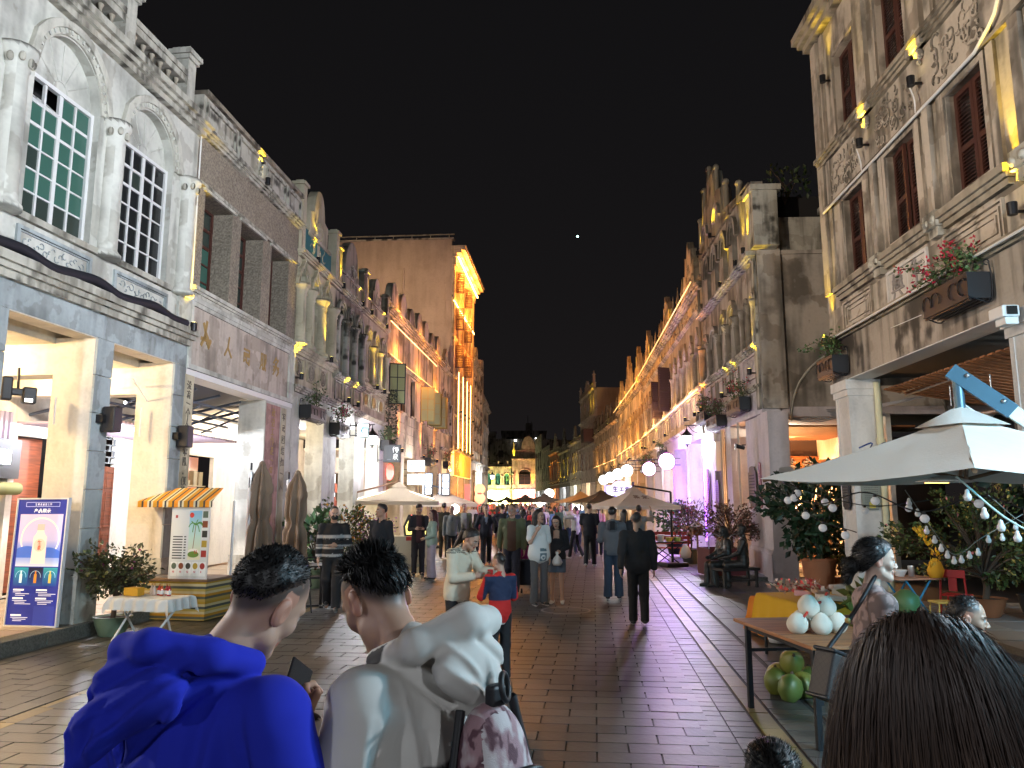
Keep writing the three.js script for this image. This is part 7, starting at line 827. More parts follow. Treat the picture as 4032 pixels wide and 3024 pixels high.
  if (Bt.type === 'skirt') { for (const l of L) BP.push(cap(l[0], [l[0][0] * 1.3, Bt.len ?? 0.35, lerp(l[1][2], l[2][2], 0.5)], 0.095, w + 0.06, 0.12)); } else for (const l of L) { BP.push(cap(l[0], l[1], 0.087 * (fem ? 1 : 1.02), w + 0.008, 0.03)); if (!kneeOnly) BP.push(cap(l[1], [l[2][0], l[2][1] - 0.02, l[2][2] - 0.008], w + 0.006, Bt.cuff ?? w * 0.9, 0.02)); }
  const bc = solid(Bt.col || [0.02, 0.02, 0.025]), bf = field(BP, 0.035, (d, x, y, z) => Math.max(d + 0.005 * (n3(x * 12, y * 10, z * 12) + 0.7 * n3(x * 25, y * 22, z * 25)), kneeOnly ? (Bt.len ?? 0.5) - y : cl - y, y - (o.seat ? 0.7 : 1.06)));
  mesh(Bt.type === 'skirt' ? 'skirt' : kneeOnly ? 'shorts' : 'trousers', G(nets(bf, ...box3(BP, 0.04), bcell, bc)), fabric(), t, true);
  // shoes
  const sc = o.shoe || [0.02, 0.02, 0.02], sole = o.sole || [0.5, 0.5, 0.48]; L.forEach((l, i) => { const a = l[2], q = (o.seat ? 0 : (i ? o.lR : o.lL)?.[2] || 0), tilt = q > 0.03 ? -0.5 : 0, yb = a[1] - 0.085, SPm = [cap([a[0], yb + 0.05, a[2] - 0.035], [a[0] + (i ? -0.015 : 0.015), yb + 0.036, a[2] + 0.13], 0.04, 0.036), cap([a[0], yb + 0.05, a[2] - 0.02], [a[0], yb + 0.085, a[2] - 0.01], 0.042, 0.04)]; const f = field(SPm, 0.02, (d, x, y) => Math.max(d, yb + 0.004 - y)); mesh('shoe', G(nets(f, ...box3(SPm, 0.03), Math.max(cell * 0.6, 0.01), (x, y) => y < yb + 0.026 ? sole : sc)), fabric(0.6), t, true); });
  if (o.mask) { const f = field([ell([0, 0.1, 0.056], [0.064, 0.052, 0.066])], 0.01, (d, x, y, z) => Math.max(d, 0.02 - z)); mesh('face_mask', G(nets(f, [-0.08, 0.03, 0], [0.08, 0.17, 0.14], 0.008, () => o.mask).applyMatrix4(HM)), fabric(), t, true); }
  if (o.glasses) mesh('glasses', G(mg([torus(0.031, 0.157, 0.099, 0.02, 0.0022, 0, 0, 0, 14), torus(-0.031, 0.157, 0.099, 0.02, 0.0022, 0, 0, 0, 14), bar([-0.011, 0.158, 0.1], [0.011, 0.158, 0.1], 0.002), bar([0.051, 0.16, 0.097], [0.078, 0.16, 0.0], 0.002), bar([-0.051, 0.16, 0.097], [-0.078, 0.16, 0.0], 0.002)]).applyMatrix4(HM)), M.steel, t, true);
  t.userData.hands = A.map(a => U(a[2]).map(v => v * s)); t.userData.HM = HM; t.userData.s = s; return t;
}
function inHand(name, label, cat, per, i, geos, m, off = [0, -0.08, 0.03]) { const o = mesh(name, geos, m); per.updateMatrixWorld(); const q = per.userData.hands[i], w = per.localToWorld(V3(q[0] + off[0], q[1] + off[1], q[2] + off[2])); o.position.copy(w); o.rotation.y = per.rotation.y; return tag(o, label, cat); }
R = mulberry(65);
const CM = {};
const WALK_L = { lL: [0.0, 0.2, 0], lR: [0.0, -0.22, 0.06] }, WALK_R = { lR: [0.0, 0.2, 0], lL: [0.0, -0.22, 0.06] }, fy = (dx, dz) => Math.atan2(dx, dz);
const jeans = [0.03, 0.055, 0.1], blk = [0.012, 0.012, 0.014], navy = [0.012, 0.016, 0.035];
// ---- middle distance, each from the photograph
person('man in a black and white striped jumper and black face mask, hand on his belly', { p: [-3.19, -14.0], ry: 0.15, h: 1.76, b: 1.08, aL: ARMS.belly, aR: ARMS.down, ...WALK_L, hair: 'crop', mask: [0.015, 0.015, 0.017], head: [0.2, 0.15, 0], top: { name: 'jumper', hem: 0.9, arm: 0.055, col: (x, y) => { const s = ((y - 0.9) * 5.0) % 1; const q = y > 1.36 ? blk : (y > 0.9 && y < 0.965) || (y > 1.05 && y < 1.115) || (y > 1.2 && y < 1.29) ? (Math.abs(((y * 40) % 1) - 0.5) < 0.09 ? blk : [0.4, 0.39, 0.38]) : blk; return q; } }, bot: { col: blk, w: 0.085, cuff: 0.08 }, shoe: [0.03, 0.03, 0.03], sole: [0.4, 0.4, 0.4], cell: 0.018 });
person('man in a dark top looking left under the stall parasol, behind the white hoodie', { p: [-2.5, -14.9], ry: -0.5, h: 1.8, hair: 'short', head: [-0.6, -0.05, 0], top: { name: 'jacket', col: [0.016, 0.017, 0.022], collar: 1, vneck: 0.11 }, bot: { col: blk } });
{ const q = person('man with puffy dark hair and a plaid shirt looking down at a phone', { p: [-2.45, -20.5], ry: 0.25, h: 1.8, hair: 'puffy', glasses: 1, aL: ARMS.phone, aR: ARMS.phone, hL: 'grip', hR: 'grip', head: [0, 0.4, 0], top: { name: 'jacket', hem: 0.8, col: (x, y, z) => z > 0.02 && Math.abs(x) < 0.07 ? [0.09, 0.045, 0.06] : [0.03, 0.027, 0.035] }, bot: { col: [0.03, 0.028, 0.035], w: 0.07 } }); inHand('smartphone', 'dark phone held by the man with puffy hair', 'phone', q, 0, rbox(0, 0.05, 0.03, 0.07, 0.012, 0.14, 0.005), M.black, [-0.06, 0.0, 0.04]); }
person('woman with long dark red hair in a pale mint coat and wide lilac trousers', { p: [-1.98, -19.4], ry: -1.2, fem: 1, h: 1.66, hair: 'longer', hairC: [0.05, 0.012, 0.014], aL: ARMS.phoneLow, top: { name: 'coat', hem: 0.55, flare: 0.02, col: [0.26, 0.36, 0.31] }, bot: { col: [0.4, 0.36, 0.46], w: 0.08, cuff: 0.1 } });
person('grey-haired man in a light grey zip jacket walking with arms down', { p: [-1.85, -24], ry: 0.12, h: 1.74, b: 1.05, hair: 'crop', hairC: [0.12, 0.12, 0.12], head: [-0.5, 0, 0], ...WALK_R, aL: ARMS.swingB, top: { name: 'jacket', hem: 0.86, col: (x, y, z) => z > 0.08 && Math.abs(x) < 0.015 && y > 1.3 ? blk : [0.16, 0.165, 0.16] }, bot: { col: blk } });
person('older bald man in an olive shirt over a grey tee', { p: [-1.6, -26], ry: 0.05, h: 1.8, hair: 'crop', hairC: [0.1, 0.1, 0.1], skin: SK[2], ...WALK_L, top: { name: 'shirt', hem: 0.84, col: (x, y, z) => z > 0.03 && Math.abs(x) < 0.09 ? [0.24, 0.24, 0.24] : [0.1, 0.12, 0.07] }, bot: { col: [0.03, 0.032, 0.03] } });
person('man in a dark navy suit jacket and light blue shirt, hand raised to his ear', { p: [-0.78, -23.7], ry: 0.05, h: 1.77, b: 1.1, aL: ARMS.ear, aR: ARMS.pocket, hL: 'grip', ...WALK_R, top: { name: 'suit_jacket', hem: 0.82, arm: 0.058, vneck: 0.15, col: (x, y, z) => z > 0.05 && y > 1.2 && Math.abs(x) < 0.05 * (y - 1.15) / 0.25 ? [0.3, 0.36, 0.45] : [0.01, 0.012, 0.022] }, bot: { col: [0.012, 0.013, 0.02], w: 0.07 } });
{ const q = person('man with glasses in an olive green jacket over a brown tee', { p: [0.0, -16.45], ry: -0.06, h: 1.8, b: 1.08, glasses: 1, hair: 'crop', head: [-0.35, 0.02, 0], ...WALK_L, aR: ARMS.swingB, hR: 'grip', cell: 0.018, top: { name: 'jacket', hem: 0.84, arm: 0.058, collar: 1, col: (x, y, z) => z > 0.02 && Math.abs(x) < 0.085 && y < 1.43 ? [0.085, 0.042, 0.026] : [0.105, 0.12, 0.062] }, bot: { col: [0.018, 0.02, 0.035], w: 0.075 }, shoe: [0.04, 0.04, 0.045] }); inHand('plastic_bag', 'pale plastic bag hanging from the hand of the man in the olive jacket', 'bag', q, 1, [lathe([[0, -0.3], [0.08, -0.29], [0.11, -0.2], [0.08, -0.08], [0.015, 0]], 12)], new THREE.MeshStandardMaterial({ color: lin(0.6, 0.62, 0.62), roughness: 0.4, side: THREE.DoubleSide }), [0, -0.06, 0]); }
{ const s = mesh('suitcase', [rbox(0.32, 0.42, -16.7, 0.36, 0.52, 0.24, 0.05), bar([0.2, 0.66, -16.7], [0.2, 0.95, -16.65], 0.012), bar([0.44, 0.66, -16.7], [0.44, 0.95, -16.65], 0.012), cyl(0.2, 0.05, -16.6, 0.05, 0.05, 0.04, 10, 0, 0, PI / 2), cyl(0.44, 0.05, -16.6, 0.05, 0.05, 0.04, 10, 0, 0, PI / 2)], mat(0.012, 0.014, 0.025)); tag(s, 'black trolley suitcase beside the man in the olive jacket', 'suitcase'); tag(mesh('pink_bag', rbox(0.33, 0.83, -16.72, 0.34, 0.28, 0.16, 0.06), mat(0.3, 0.01, 0.12)), 'magenta bag lying on the black trolley suitcase', 'bag'); }
person('young woman in an oversized white tee with dark prints and grey flared trousers', { p: [0.5, -14.63], ry: 0.35, fem: 1, h: 1.7, hair: 'longer', aR: ARMS.mouth, aL: ARMS.down, head: [0.5, 0.05, 0], cell: 0.016, top: { name: 'tee', hem: 0.74, flare: 0.05, sleeve: 'short', arm: 0.055, col: (x, y, z) => z > 0.03 && x > -0.04 && x < 0.1 && ((y > 1.0 && y < 1.055) || (y > 0.82 && y < 0.96 && Math.abs(Math.hypot(x - 0.03, y - 0.885) - 0.035) > 0.012)) ? [0.1, 0.16, 0.19] : [0.62, 0.66, 0.65] }, bot: { col: [0.075, 0.08, 0.085], w: 0.06, cuff: 0.085 }, shoe: [0.03, 0.03, 0.03], sole: [0.6, 0.58, 0.54] });
{ const q = person('young woman in a black cardigan and denim shorts holding a white plastic bag', { p: [0.85, -14.9], ry: -0.15, fem: 1, h: 1.6, hair: 'longer', aR: ARMS.up, aL: ARMS.phoneLow, hL: 'grip', head: [-0.1, 0.4, 0], bare: 1, cell: 0.017, top: { name: 'cardigan', hem: 0.6, flare: 0.02, col: (x, y, z) => z > 0.05 && Math.abs(x) < 0.06 && y > 1.3 ? SK[0] : blk, hemF: (x, z) => z > 0.02 && Math.abs(x) < 0.13 ? 0.28 : 0 }, bot: { type: 'shorts', col: [0.09, 0.13, 0.18], len: 0.62, w: 0.09 }, shoe: [0.66, 0.62, 0.55], sole: [0.66, 0.62, 0.55] }); inHand('plastic_bag', 'knotted white plastic bag held by the woman in denim shorts', 'bag', q, 0, [lathe([[0, -0.2], [0.07, -0.19], [0.1, -0.13], [0.07, -0.06], [0.02, 0], [0.03, 0.06]], 12)], new THREE.MeshStandardMaterial({ color: lin(0.62, 0.62, 0.58), roughness: 0.4, side: THREE.DoubleSide }), [-0.05, -0.06, 0.06]); }
person('boy with short hair in a navy and red sweatshirt, seen from behind', { p: [-0.13, -8.5], ry: -2.7, h: 1.3, b: 1.0, hair: 'crop', aL: ARMS.mouth, aR: [[0.06, -0.26, 0.06], [0.12, -0.02, 0.24]], head: [0.5, 0.12, 0], cell: 0.012, hcell: 0.005, top: { name: 'sweatshirt', hem: 0.78, arm: 0.056, collar: 1, col: (x, y, z) => { if (y > 1.45) return [0.5, 0.02, 0.015]; if (y < 0.81) return [0.6, 0.58, 0.55]; if (Math.abs(x) > 0.25 || (Math.abs(x) > 0.2 && z > 0.08)) return [0.5, 0.015, 0.012]; return y > 1.12 ? [0.012, 0.022, 0.06] : [0.5, 0.015, 0.012]; } }, bot: { col: [0.012, 0.013, 0.015], w: 0.066 } });
tag(mesh('red_cup', tf(mg([cyl(0, 0, 0, 0.025, 0.032, 0.08, 12)]), -0.24, 1.1, -8.75), mat(0.5, 0.02, 0.015)), 'small red and yellow toy cup at the mouth of the boy', 'cup');
person('woman with a ponytail in a cream sweater with black striped collar bending to the boy', { p: [-0.62, -8.9], ry: 0.95, fem: 1, h: 1.6, b: 1.1, hair: 'pony', hairC: [0.018, 0.012, 0.01], neck: [0, 1.45, 0.13], head: [0.1, 0.55, 0], aL: [[0.06, -0.22, 0.12], [0.0, 0.0, 0.24]], aR: ARMS.phone, cell: 0.012, hcell: 0.005, top: { name: 'sweater', hem: 0.82, arm: 0.062, th: 0.02, collar: 1, flare: 0.01, col: (x, y, z) => y > 1.425 && Math.abs(((y * 55) % 1) - 0.5) < 0.24 ? blk : y < 0.855 && Math.abs(((y * 45) % 1) - 0.5) < 0.25 ? blk : [0.6, 0.53, 0.4] }, bot: { col: blk } });
person('man with short grey hair in a black suit jacket walking away', { p: [1.97, -12.34], ry: 3.05, h: 1.68, b: 1.16, hair: 'crop', hairC: [0.035, 0.033, 0.033], head: [-0.35, 0.05, 0], aL: ARMS.swingB, aR: ARMS.down, cell: 0.016, lL: [0.0, 0.04, 0], lR: [0.0, -0.06, 0.02], top: { name: 'suit_jacket', hem: 0.78, arm: 0.062, flare: 0.02, collar: 1, col: [0.011, 0.013, 0.016] }, bot: { col: [0.006, 0.006, 0.007], w: 0.072 }, shoe: blk });
person('young man in a grey hoodie and blue jeans, seen from behind', { p: [1.99, -15.52], ry: 3.0, h: 1.74, b: 1.08, hair: 'puffy', head: [-0.2, 0.25, 0], aL: ARMS.phone, aR: ARMS.phone, cell: 0.016, lL: [0.02, -0.04, 0], lR: [0.02, 0.06, 0], top: { name: 'hoodie', hem: 0.84, arm: 0.06, hood: 1, extra: [ell([0, 1.4, -0.13], [0.12, 0.1, 0.06], 0.03), cap([0.1, 1.48, 0.0], [0, 1.5, -0.12], 0.035, 0.035, 0.02), cap([-0.1, 1.48, 0.0], [0, 1.5, -0.12], 0.035, 0.035, 0.02)], col: (x, y, z) => z < -0.1 && y > 1.33 && Math.abs(x) < 0.09 && y < 1.5 ? (Math.abs(x) < 0.05 ? blk : [0.06, 0.065, 0.075]) : [0.11, 0.12, 0.135] }, bot: { col: [0.028, 0.05, 0.085], w: 0.075, cuff: 0.085 }, shoe: [0.02, 0.02, 0.02], sole: [0.6, 0.6, 0.58] });
person('man in a black tee and black trousers with white shoes walking away', { p: [2.3, -23.2], ry: 2.9, h: 1.82, b: 1.12, hair: 'crop', hairC: [0.04, 0.035, 0.03], ...WALK_R, aL: ARMS.swingF, top: { name: 'tee', hem: 0.84, sleeve: 'short', col: [0.008, 0.009, 0.014] }, bot: { col: blk, w: 0.07 }, shoe: [0.6, 0.6, 0.58], sole: [0.65, 0.65, 0.62] });
person('person in a white long-sleeved shirt with one arm raised to the face', { p: [2.15, -26.5], ry: -2.2, h: 1.72, aL: ARMS.up, hair: 'crop', ...WALK_L, top: { name: 'shirt', hem: 0.82, col: [0.52, 0.54, 0.52] }, bot: { col: blk }, shoe: [0.5, 0.5, 0.5] });
person('man in a black top just left of the man in the black tee', { p: [2.45, -24.8], ry: 2.5, h: 1.8, b: 1.05, hair: 'crop', ...WALK_L, top: { name: 'jacket', col: blk }, bot: { col: [0.1, 0.1, 0.1] }, shoe: [0.5, 0.5, 0.5] });
person('woman in a red and white striped vest walking away behind the black tee', { p: [3.1, -28], ry: 3.1, h: 1.74, fem: 1, hair: 'pony', ...WALK_R, top: { name: 'vest', sleeve: 'short', col: (x) => Math.abs(((x * 14) % 1)) < 0.4 ? [0.5, 0.07, 0.08] : [0.55, 0.4, 0.4] }, bot: { col: blk } });
person('woman in a grey jacket and white pleated skirt, far behind', { p: [2.3, -34], ry: 3.0, fem: 1, h: 1.68, hair: 'bob', top: { name: 'jacket', col: [0.045, 0.045, 0.05] }, bot: { type: 'skirt', col: x => Math.abs((x * 20) % 1) < 0.5 ? [0.5, 0.46, 0.42] : [0.33, 0.3, 0.27], len: 0.3, w: 0.05 }, bare: 1 });
person('woman with long hair in a dark coat between the hoodie and the suit jacket', { p: [2.95, -20.5], ry: 3.0, fem: 1, h: 1.66, hair: 'long', top: { name: 'coat', hem: 0.7, col: [0.03, 0.032, 0.038] }, bot: { col: blk } });
person('man in a dark cap and pale top facing away beyond the suit jacket', { p: [3.5, -21.5], ry: 2.9, h: 1.76, hair: 'short', aR: ARMS.up, top: { name: 'shirt', col: [0.22, 0.21, 0.2] }, bot: { col: blk } });
person('person in a denim shirt and pale blue face mask right of the navy suit', { p: [0.1, -22], ry: 0.2, h: 1.8, hair: 'short', mask: [0.3, 0.45, 0.6], head: [0.2, 0, 0], top: { name: 'shirt', col: [0.04, 0.07, 0.12] }, bot: { col: blk } });
person('man in a dark jacket seen from behind, left of the denim shirt', { p: [-0.3, -25], ry: 3.1, h: 1.8, hair: 'short', top: { name: 'jacket', col: [0.012, 0.014, 0.02] }, bot: { col: blk } });
person('person in a red jacket with a hand to the face, right of the olive jacket', { p: [0.72, -27], ry: 0.6, fem: 1, h: 1.68, aL: ARMS.ear, hair: 'pony', top: { name: 'jacket', col: [0.5, 0.03, 0.03] }, bot: { col: blk } });
person('woman in a black leather jacket between the olive jacket and the white tee', { p: [0.3, -20.5], ry: 3.0, fem: 1, h: 1.66, hair: 'bun', top: { name: 'jacket', col: [0.02, 0.02, 0.022], rough: 0.4 }, bot: { col: blk } });
person('man in a broad dark coat walking away under the mast of the second parasol', { p: [-2.35, -27], ry: 3.0, h: 1.82, b: 1.15, hair: 'short', top: { name: 'coat', hem: 0.7, col: [0.014, 0.016, 0.022] }, bot: { col: blk } });
person('person in a maroon shirt standing inside the arcade of the white house', { p: [-9.05, -15.6], y: 0.19, ry: 0.6, fem: 1, h: 1.66, hair: 'bob', top: { name: 'shirt', col: [0.1, 0.015, 0.04] }, bot: { col: blk } });
person('pair of dark trousers and pale shoes of a walker in the alley behind the urn', { p: [8.0, -22.0], ry: 0.3, h: 1.66, ...WALK_L, top: { name: 'jacket', col: [0.015, 0.015, 0.018] }, bot: { col: [0.02, 0.022, 0.03] }, shoe: [0.4, 0.38, 0.36] });
// ---- the crowd filling the street beyond: a few figures copied with other clothes
{ const proto = [0, 1, 2, 3, 4, 5].map(i => person('', { p: [0, -400], h: 1.72, fem: i % 2, hair: ['short', 'long', 'crop', 'pony', 'short', 'longer'][i], cell: 0.045, hcell: 0.018, handCell: 0.018, lite: 1, ...(i % 3 === 0 ? WALK_L : i % 3 === 1 ? WALK_R : {}), aL: [ARMS.down, ARMS.swingF, ARMS.phone, ARMS.down, ARMS.pocket, ARMS.phoneLow][i], top: { name: i % 2 ? 'coat' : 'jacket', hem: i % 2 ? 0.75 : 0.86, col: [1, 1, 1], wr: 0.008 }, bot: { col: [1, 1, 1], w: i === 3 ? 0.09 : 0.066, type: i === 3 ? 'skirt' : undefined, len: i === 3 ? 0.3 : undefined }, bare: i === 3 }));
  const cols = [['black', 0.015, 0.015, 0.018], ['dark grey', 0.04, 0.04, 0.045], ['navy', 0.015, 0.02, 0.05], ['red', 0.4, 0.03, 0.03], ['white', 0.5, 0.5, 0.48], ['light blue', 0.12, 0.25, 0.42], ['brown', 0.09, 0.05, 0.03], ['pink', 0.45, 0.2, 0.22], ['grey', 0.16, 0.16, 0.16], ['green', 0.05, 0.1, 0.06], ['cream', 0.45, 0.4, 0.3], ['maroon', 0.12, 0.02, 0.03]], seenL = {}, DK = [blk, navy, [0.05, 0.05, 0.06], [0.03, 0.05, 0.09], [0.12, 0.11, 0.1]];
  let n = 0; for (let k = 0; k < 92; k++) { const d = 28 + 78 * Math.pow((k + 0.5) / 92, 1.25) + rr(-1, 1), bend = -0.00042 * Math.max(0, d - 50) ** 2, x = lerp(-2.3 + bend * 0.6, 4.2 + bend, R()) * clamp(d / 45, 0.75, 1), i = Math.floor(R() * 6), c = pick(cols), c2 = pick(DK), t = proto[i].clone(); t.position.set(x, 0, -d); t.rotation.y = R() < 0.5 ? rr(-0.5, 0.5) : PI + rr(-0.5, 0.5); t.scale.setScalar(rr(0.93, 1.06)); t.userData = { category: 'person', group: 'people in the far crowd' };
    const key = [c[0], i, d < 40 ? 'near' : d < 65 ? 'middle' : 'far'].join(); let lb = `${['man', 'woman'][i % 2]} in ${c[0]} ${i % 2 ? 'coat' : 'jacket'} ${Math.cos(t.rotation.y) > 0 ? 'coming' : 'walking away'} in the ${d < 40 ? 'front' : d < 65 ? 'middle' : 'far'} part of the crowd, ${x < -0.6 ? 'left' : x > 1.9 ? 'right' : 'centre'}`; if (seenL[lb]) lb = lb.replace(/ in the (.*) part of the crowd/, ', $1 crowd, ' + ['black', 'navy', 'grey', 'blue', 'beige'][DK.indexOf(c2)] + ' trousers, '); if (seenL[lb]) continue; seenL[lb] = 1; t.userData.label = lb;
    t.traverse(q => { if (q.isMesh) { if (/coat|jacket/.test(q.name)) q.material = crowdM(c.slice(1)); else if (/trousers|skirt/.test(q.name)) q.material = crowdM(c2); } }); t.name = numbered('person'); scene.add(t); n++; }
  proto.forEach(t => scene.remove(t)); }
function crowdM(c) { return CM[c] ||= new THREE.MeshStandardMaterial({ color: lin(...c), roughness: 0.85, vertexColors: true }); }
R = mulberry(70);
// ---- hair made of single strands for the people close to the camera
function surfaceStrands(geo, n, len, w, dirF, c) { // short strands standing on a hair surface
  const p = geo.attributes.position, nm = geo.attributes.normal, cl = geo.attributes.color, P = [], N = [], C = []; 
  for (let i = 0; i < n; i++) { const k = Math.floor(R() * p.count), a = V3(p.getX(k) + rr(-0.003, 0.003), p.getY(k) + rr(-0.003, 0.003), p.getZ(k) + rr(-0.003, 0.003)), q = V3(nm.getX(k), nm.getY(k), nm.getZ(k)); const dark = cl ? 1 - sstep(0.03, 0.12, cl.getX(k)) : 1; if (R() > dark * dark * 0.98 + 0.02) continue; const d = dirF(a, q).add(V3(rr(-0.5, 0.5), rr(-0.5, 0.5), rr(-0.5, 0.5)).multiplyScalar(0.55)).normalize(), l = len * rr(0.5, 1.2) * (0.25 + 0.75 * dark), s = d.clone().cross(V3(rr(-1, 1), rr(-1, 1), rr(-1, 1))).normalize().multiplyScalar(w), b = a.clone().addScaledVector(d, l * 0.55).addScaledVector(q, l * 0.12), e = a.clone().addScaledVector(d, l), kk = rr(0.6, 1.5);
    a.addScaledVector(q, -0.003); for (const v of [a.clone().sub(s), a.clone().add(s), b.clone().addScaledVector(s, 0.7), a.clone().sub(s), b.clone().addScaledVector(s, 0.7), b.clone().addScaledVector(s, -0.7), b.clone().addScaledVector(s, -0.7), b.clone().addScaledVector(s, 0.7), e]) { P.push(v.x, v.y, v.z); N.push(q.x, q.y, q.z); C.push(c[0] * kk, c[1] * kk, c[2] * kk); } }
  const g = new THREE.BufferGeometry(); g.setAttribute('position', new THREE.Float32BufferAttribute(P, 3)); g.setAttribute('normal', new THREE.Float32BufferAttribute(N, 3)); g.setAttribute('color', new THREE.Float32BufferAttribute(C, 3)); return g;
}
function longStrands(n, len, o) { // strands fall from the parting over the skull and hang
  const P = [], N = [], C = [], seg = o.seg || 16, E = [0.082, 0.1, 0.102], cy = 0.18;
  for (let i = 0; i < n; i++) {
    const a = rr(0, TAU), e = Math.acos(rr(o.low ?? -0.1, 1)), ly = rr(1.0, 1.17); let p = V3(Math.sin(e) * Math.sin(a) * E[0], cy + Math.cos(e) * E[1], Math.sin(e) * Math.cos(a) * E[2]); if (p.z > 0.045 && p.y < 0.235) continue;
    let d = V3(p.x * 3 + rr(-0.2, 0.2), 0.4, (p.z - 0.03) * 3 + (p.z > 0.02 ? -0.6 : -0.1)).normalize(); if (o.comb) d.add(o.comb).normalize();
    const L = len * rr(0.72, 1.08) * (o.lenF ? o.lenF(p) : 1), st = L / seg, ph = rr(0, 6), wv = rr(0.3, 1) * (o.wave ?? 0.006), hi = rr(0, 1), pts = [p.clone()];
    for (let k = 0; k < seg; k++) { d.lerp(V3(p.x * 0.6, -1, p.y < 0.08 ? p.z * (o.flare ?? 0.3) : -0.12), 0.3).normalize(); p = p.clone().addScaledVector(d, st); const qx = p.x / (E[0] * ly), qy = (p.y - cy) / (E[1] * ly), qz = (p.z + 0.004) / (E[2] * ly), r = Math.hypot(qx, qy, qz); if (r < 1) { p.x /= r; p.y = cy + (p.y - cy) / r; p.z = (p.z + 0.004) / r - 0.004; } const nk = Math.hypot(p.x, p.z + 0.03), nr = (o.nr ?? 0.085) * ly; if (p.y < 0.09 && nk < nr) { p.x *= nr / nk; p.z = (p.z + 0.03) * nr / nk - 0.03; } if (p.z > 0.03 && p.y < 0.2 && Math.abs(p.x) < 0.07) p.x = Math.sign(p.x || 1) * 0.07; p.x += wv * Math.sin(ph + k * 0.9) * (k / seg); p.z += wv * Math.cos(ph * 1.7 + k * 0.8) * (k / seg); pts.push(p); }
    const c = o.col(pts[0], hi), w = (o.w ?? 0.0013) * rr(0.7, 1.3); for (let k = 0; k < seg; k++) { const A = pts[k], B = pts[k + 1], t = B.clone().sub(A), out = V3(A.x, (A.y - cy) * 0.5, A.z + 0.02).normalize(), s = t.clone().cross(out).normalize(), w0 = w * (k > seg - 4 ? (seg - k) / 4 : 1), w1 = w * (k + 1 > seg - 4 ? (seg - k - 1) / 4 : 1), nn = out.clone().addScaledVector(s, rr(-0.22, 0.22)).normalize(); const q = [A.clone().addScaledVector(s, -w0), A.clone().addScaledVector(s, w0), B.clone().addScaledVector(s, w1), B.clone().addScaledVector(s, -w1)], f = k / seg, cc = o.tip ? [0, 1, 2].map(j => lerp(c[j], o.tip[j], sstep(0.4, 1, f) * hi)) : c; for (const j of [0, 1, 2, 0, 2, 3]) { P.push(q[j].x, q[j].y, q[j].z); N.push(nn.x, nn.y, nn.z); C.push(...cc); } }
  }
  const g = new THREE.BufferGeometry(); g.setAttribute('position', new THREE.Float32BufferAttribute(P, 3)); g.setAttribute('normal', new THREE.Float32BufferAttribute(N, 3)); g.setAttribute('color', new THREE.Float32BufferAttribute(C, 3)); return g;
}
const strandM = new THREE.MeshStandardMaterial({ color: lin(1, 1, 1), roughness: 0.55, vertexColors: true, side: THREE.DoubleSide });
const addHair = (t, g) => { mesh('hair_strands', g.applyMatrix4(t.userData.HM).scale(t.userData.s, t.userData.s, t.userData.s), strandM, t, true).userData.kind = 'stuff'; };
const blackHair = [0.012, 0.0105, 0.01], crop = (t, n, len) => addHair(t, surfaceStrands(hairGeo('crop', 0.005, blackHair), n, len, 0.0009, (a, q) => V3(0, a.y > 0.22 ? 0.25 : -0.6, a.y > 0.22 ? 0.5 : -0.2).addScaledVector(q, 0.8), blackHair));
// folds: long soft ridges along given lines, pressed into or raised from a garment
const fold = (a, b, r, h) => { const dx = b[0] - a[0], dy = b[1] - a[1], l2 = dx * dx + dy * dy; return (x, y, z) => { const t = clamp(((x - a[0]) * dx + (y - a[1]) * dy) / l2), q = ((x - a[0] - t * dx) ** 2 + (y - a[1] - t * dy) ** 2) / (r * r); return q > 6 ? 0 : h * Math.exp(-q) * (1 - 0.85 * q * 0.4) * Math.sin(PI * (0.1 + 0.8 * t)) * sstep(0.1, -0.03, z); }; };
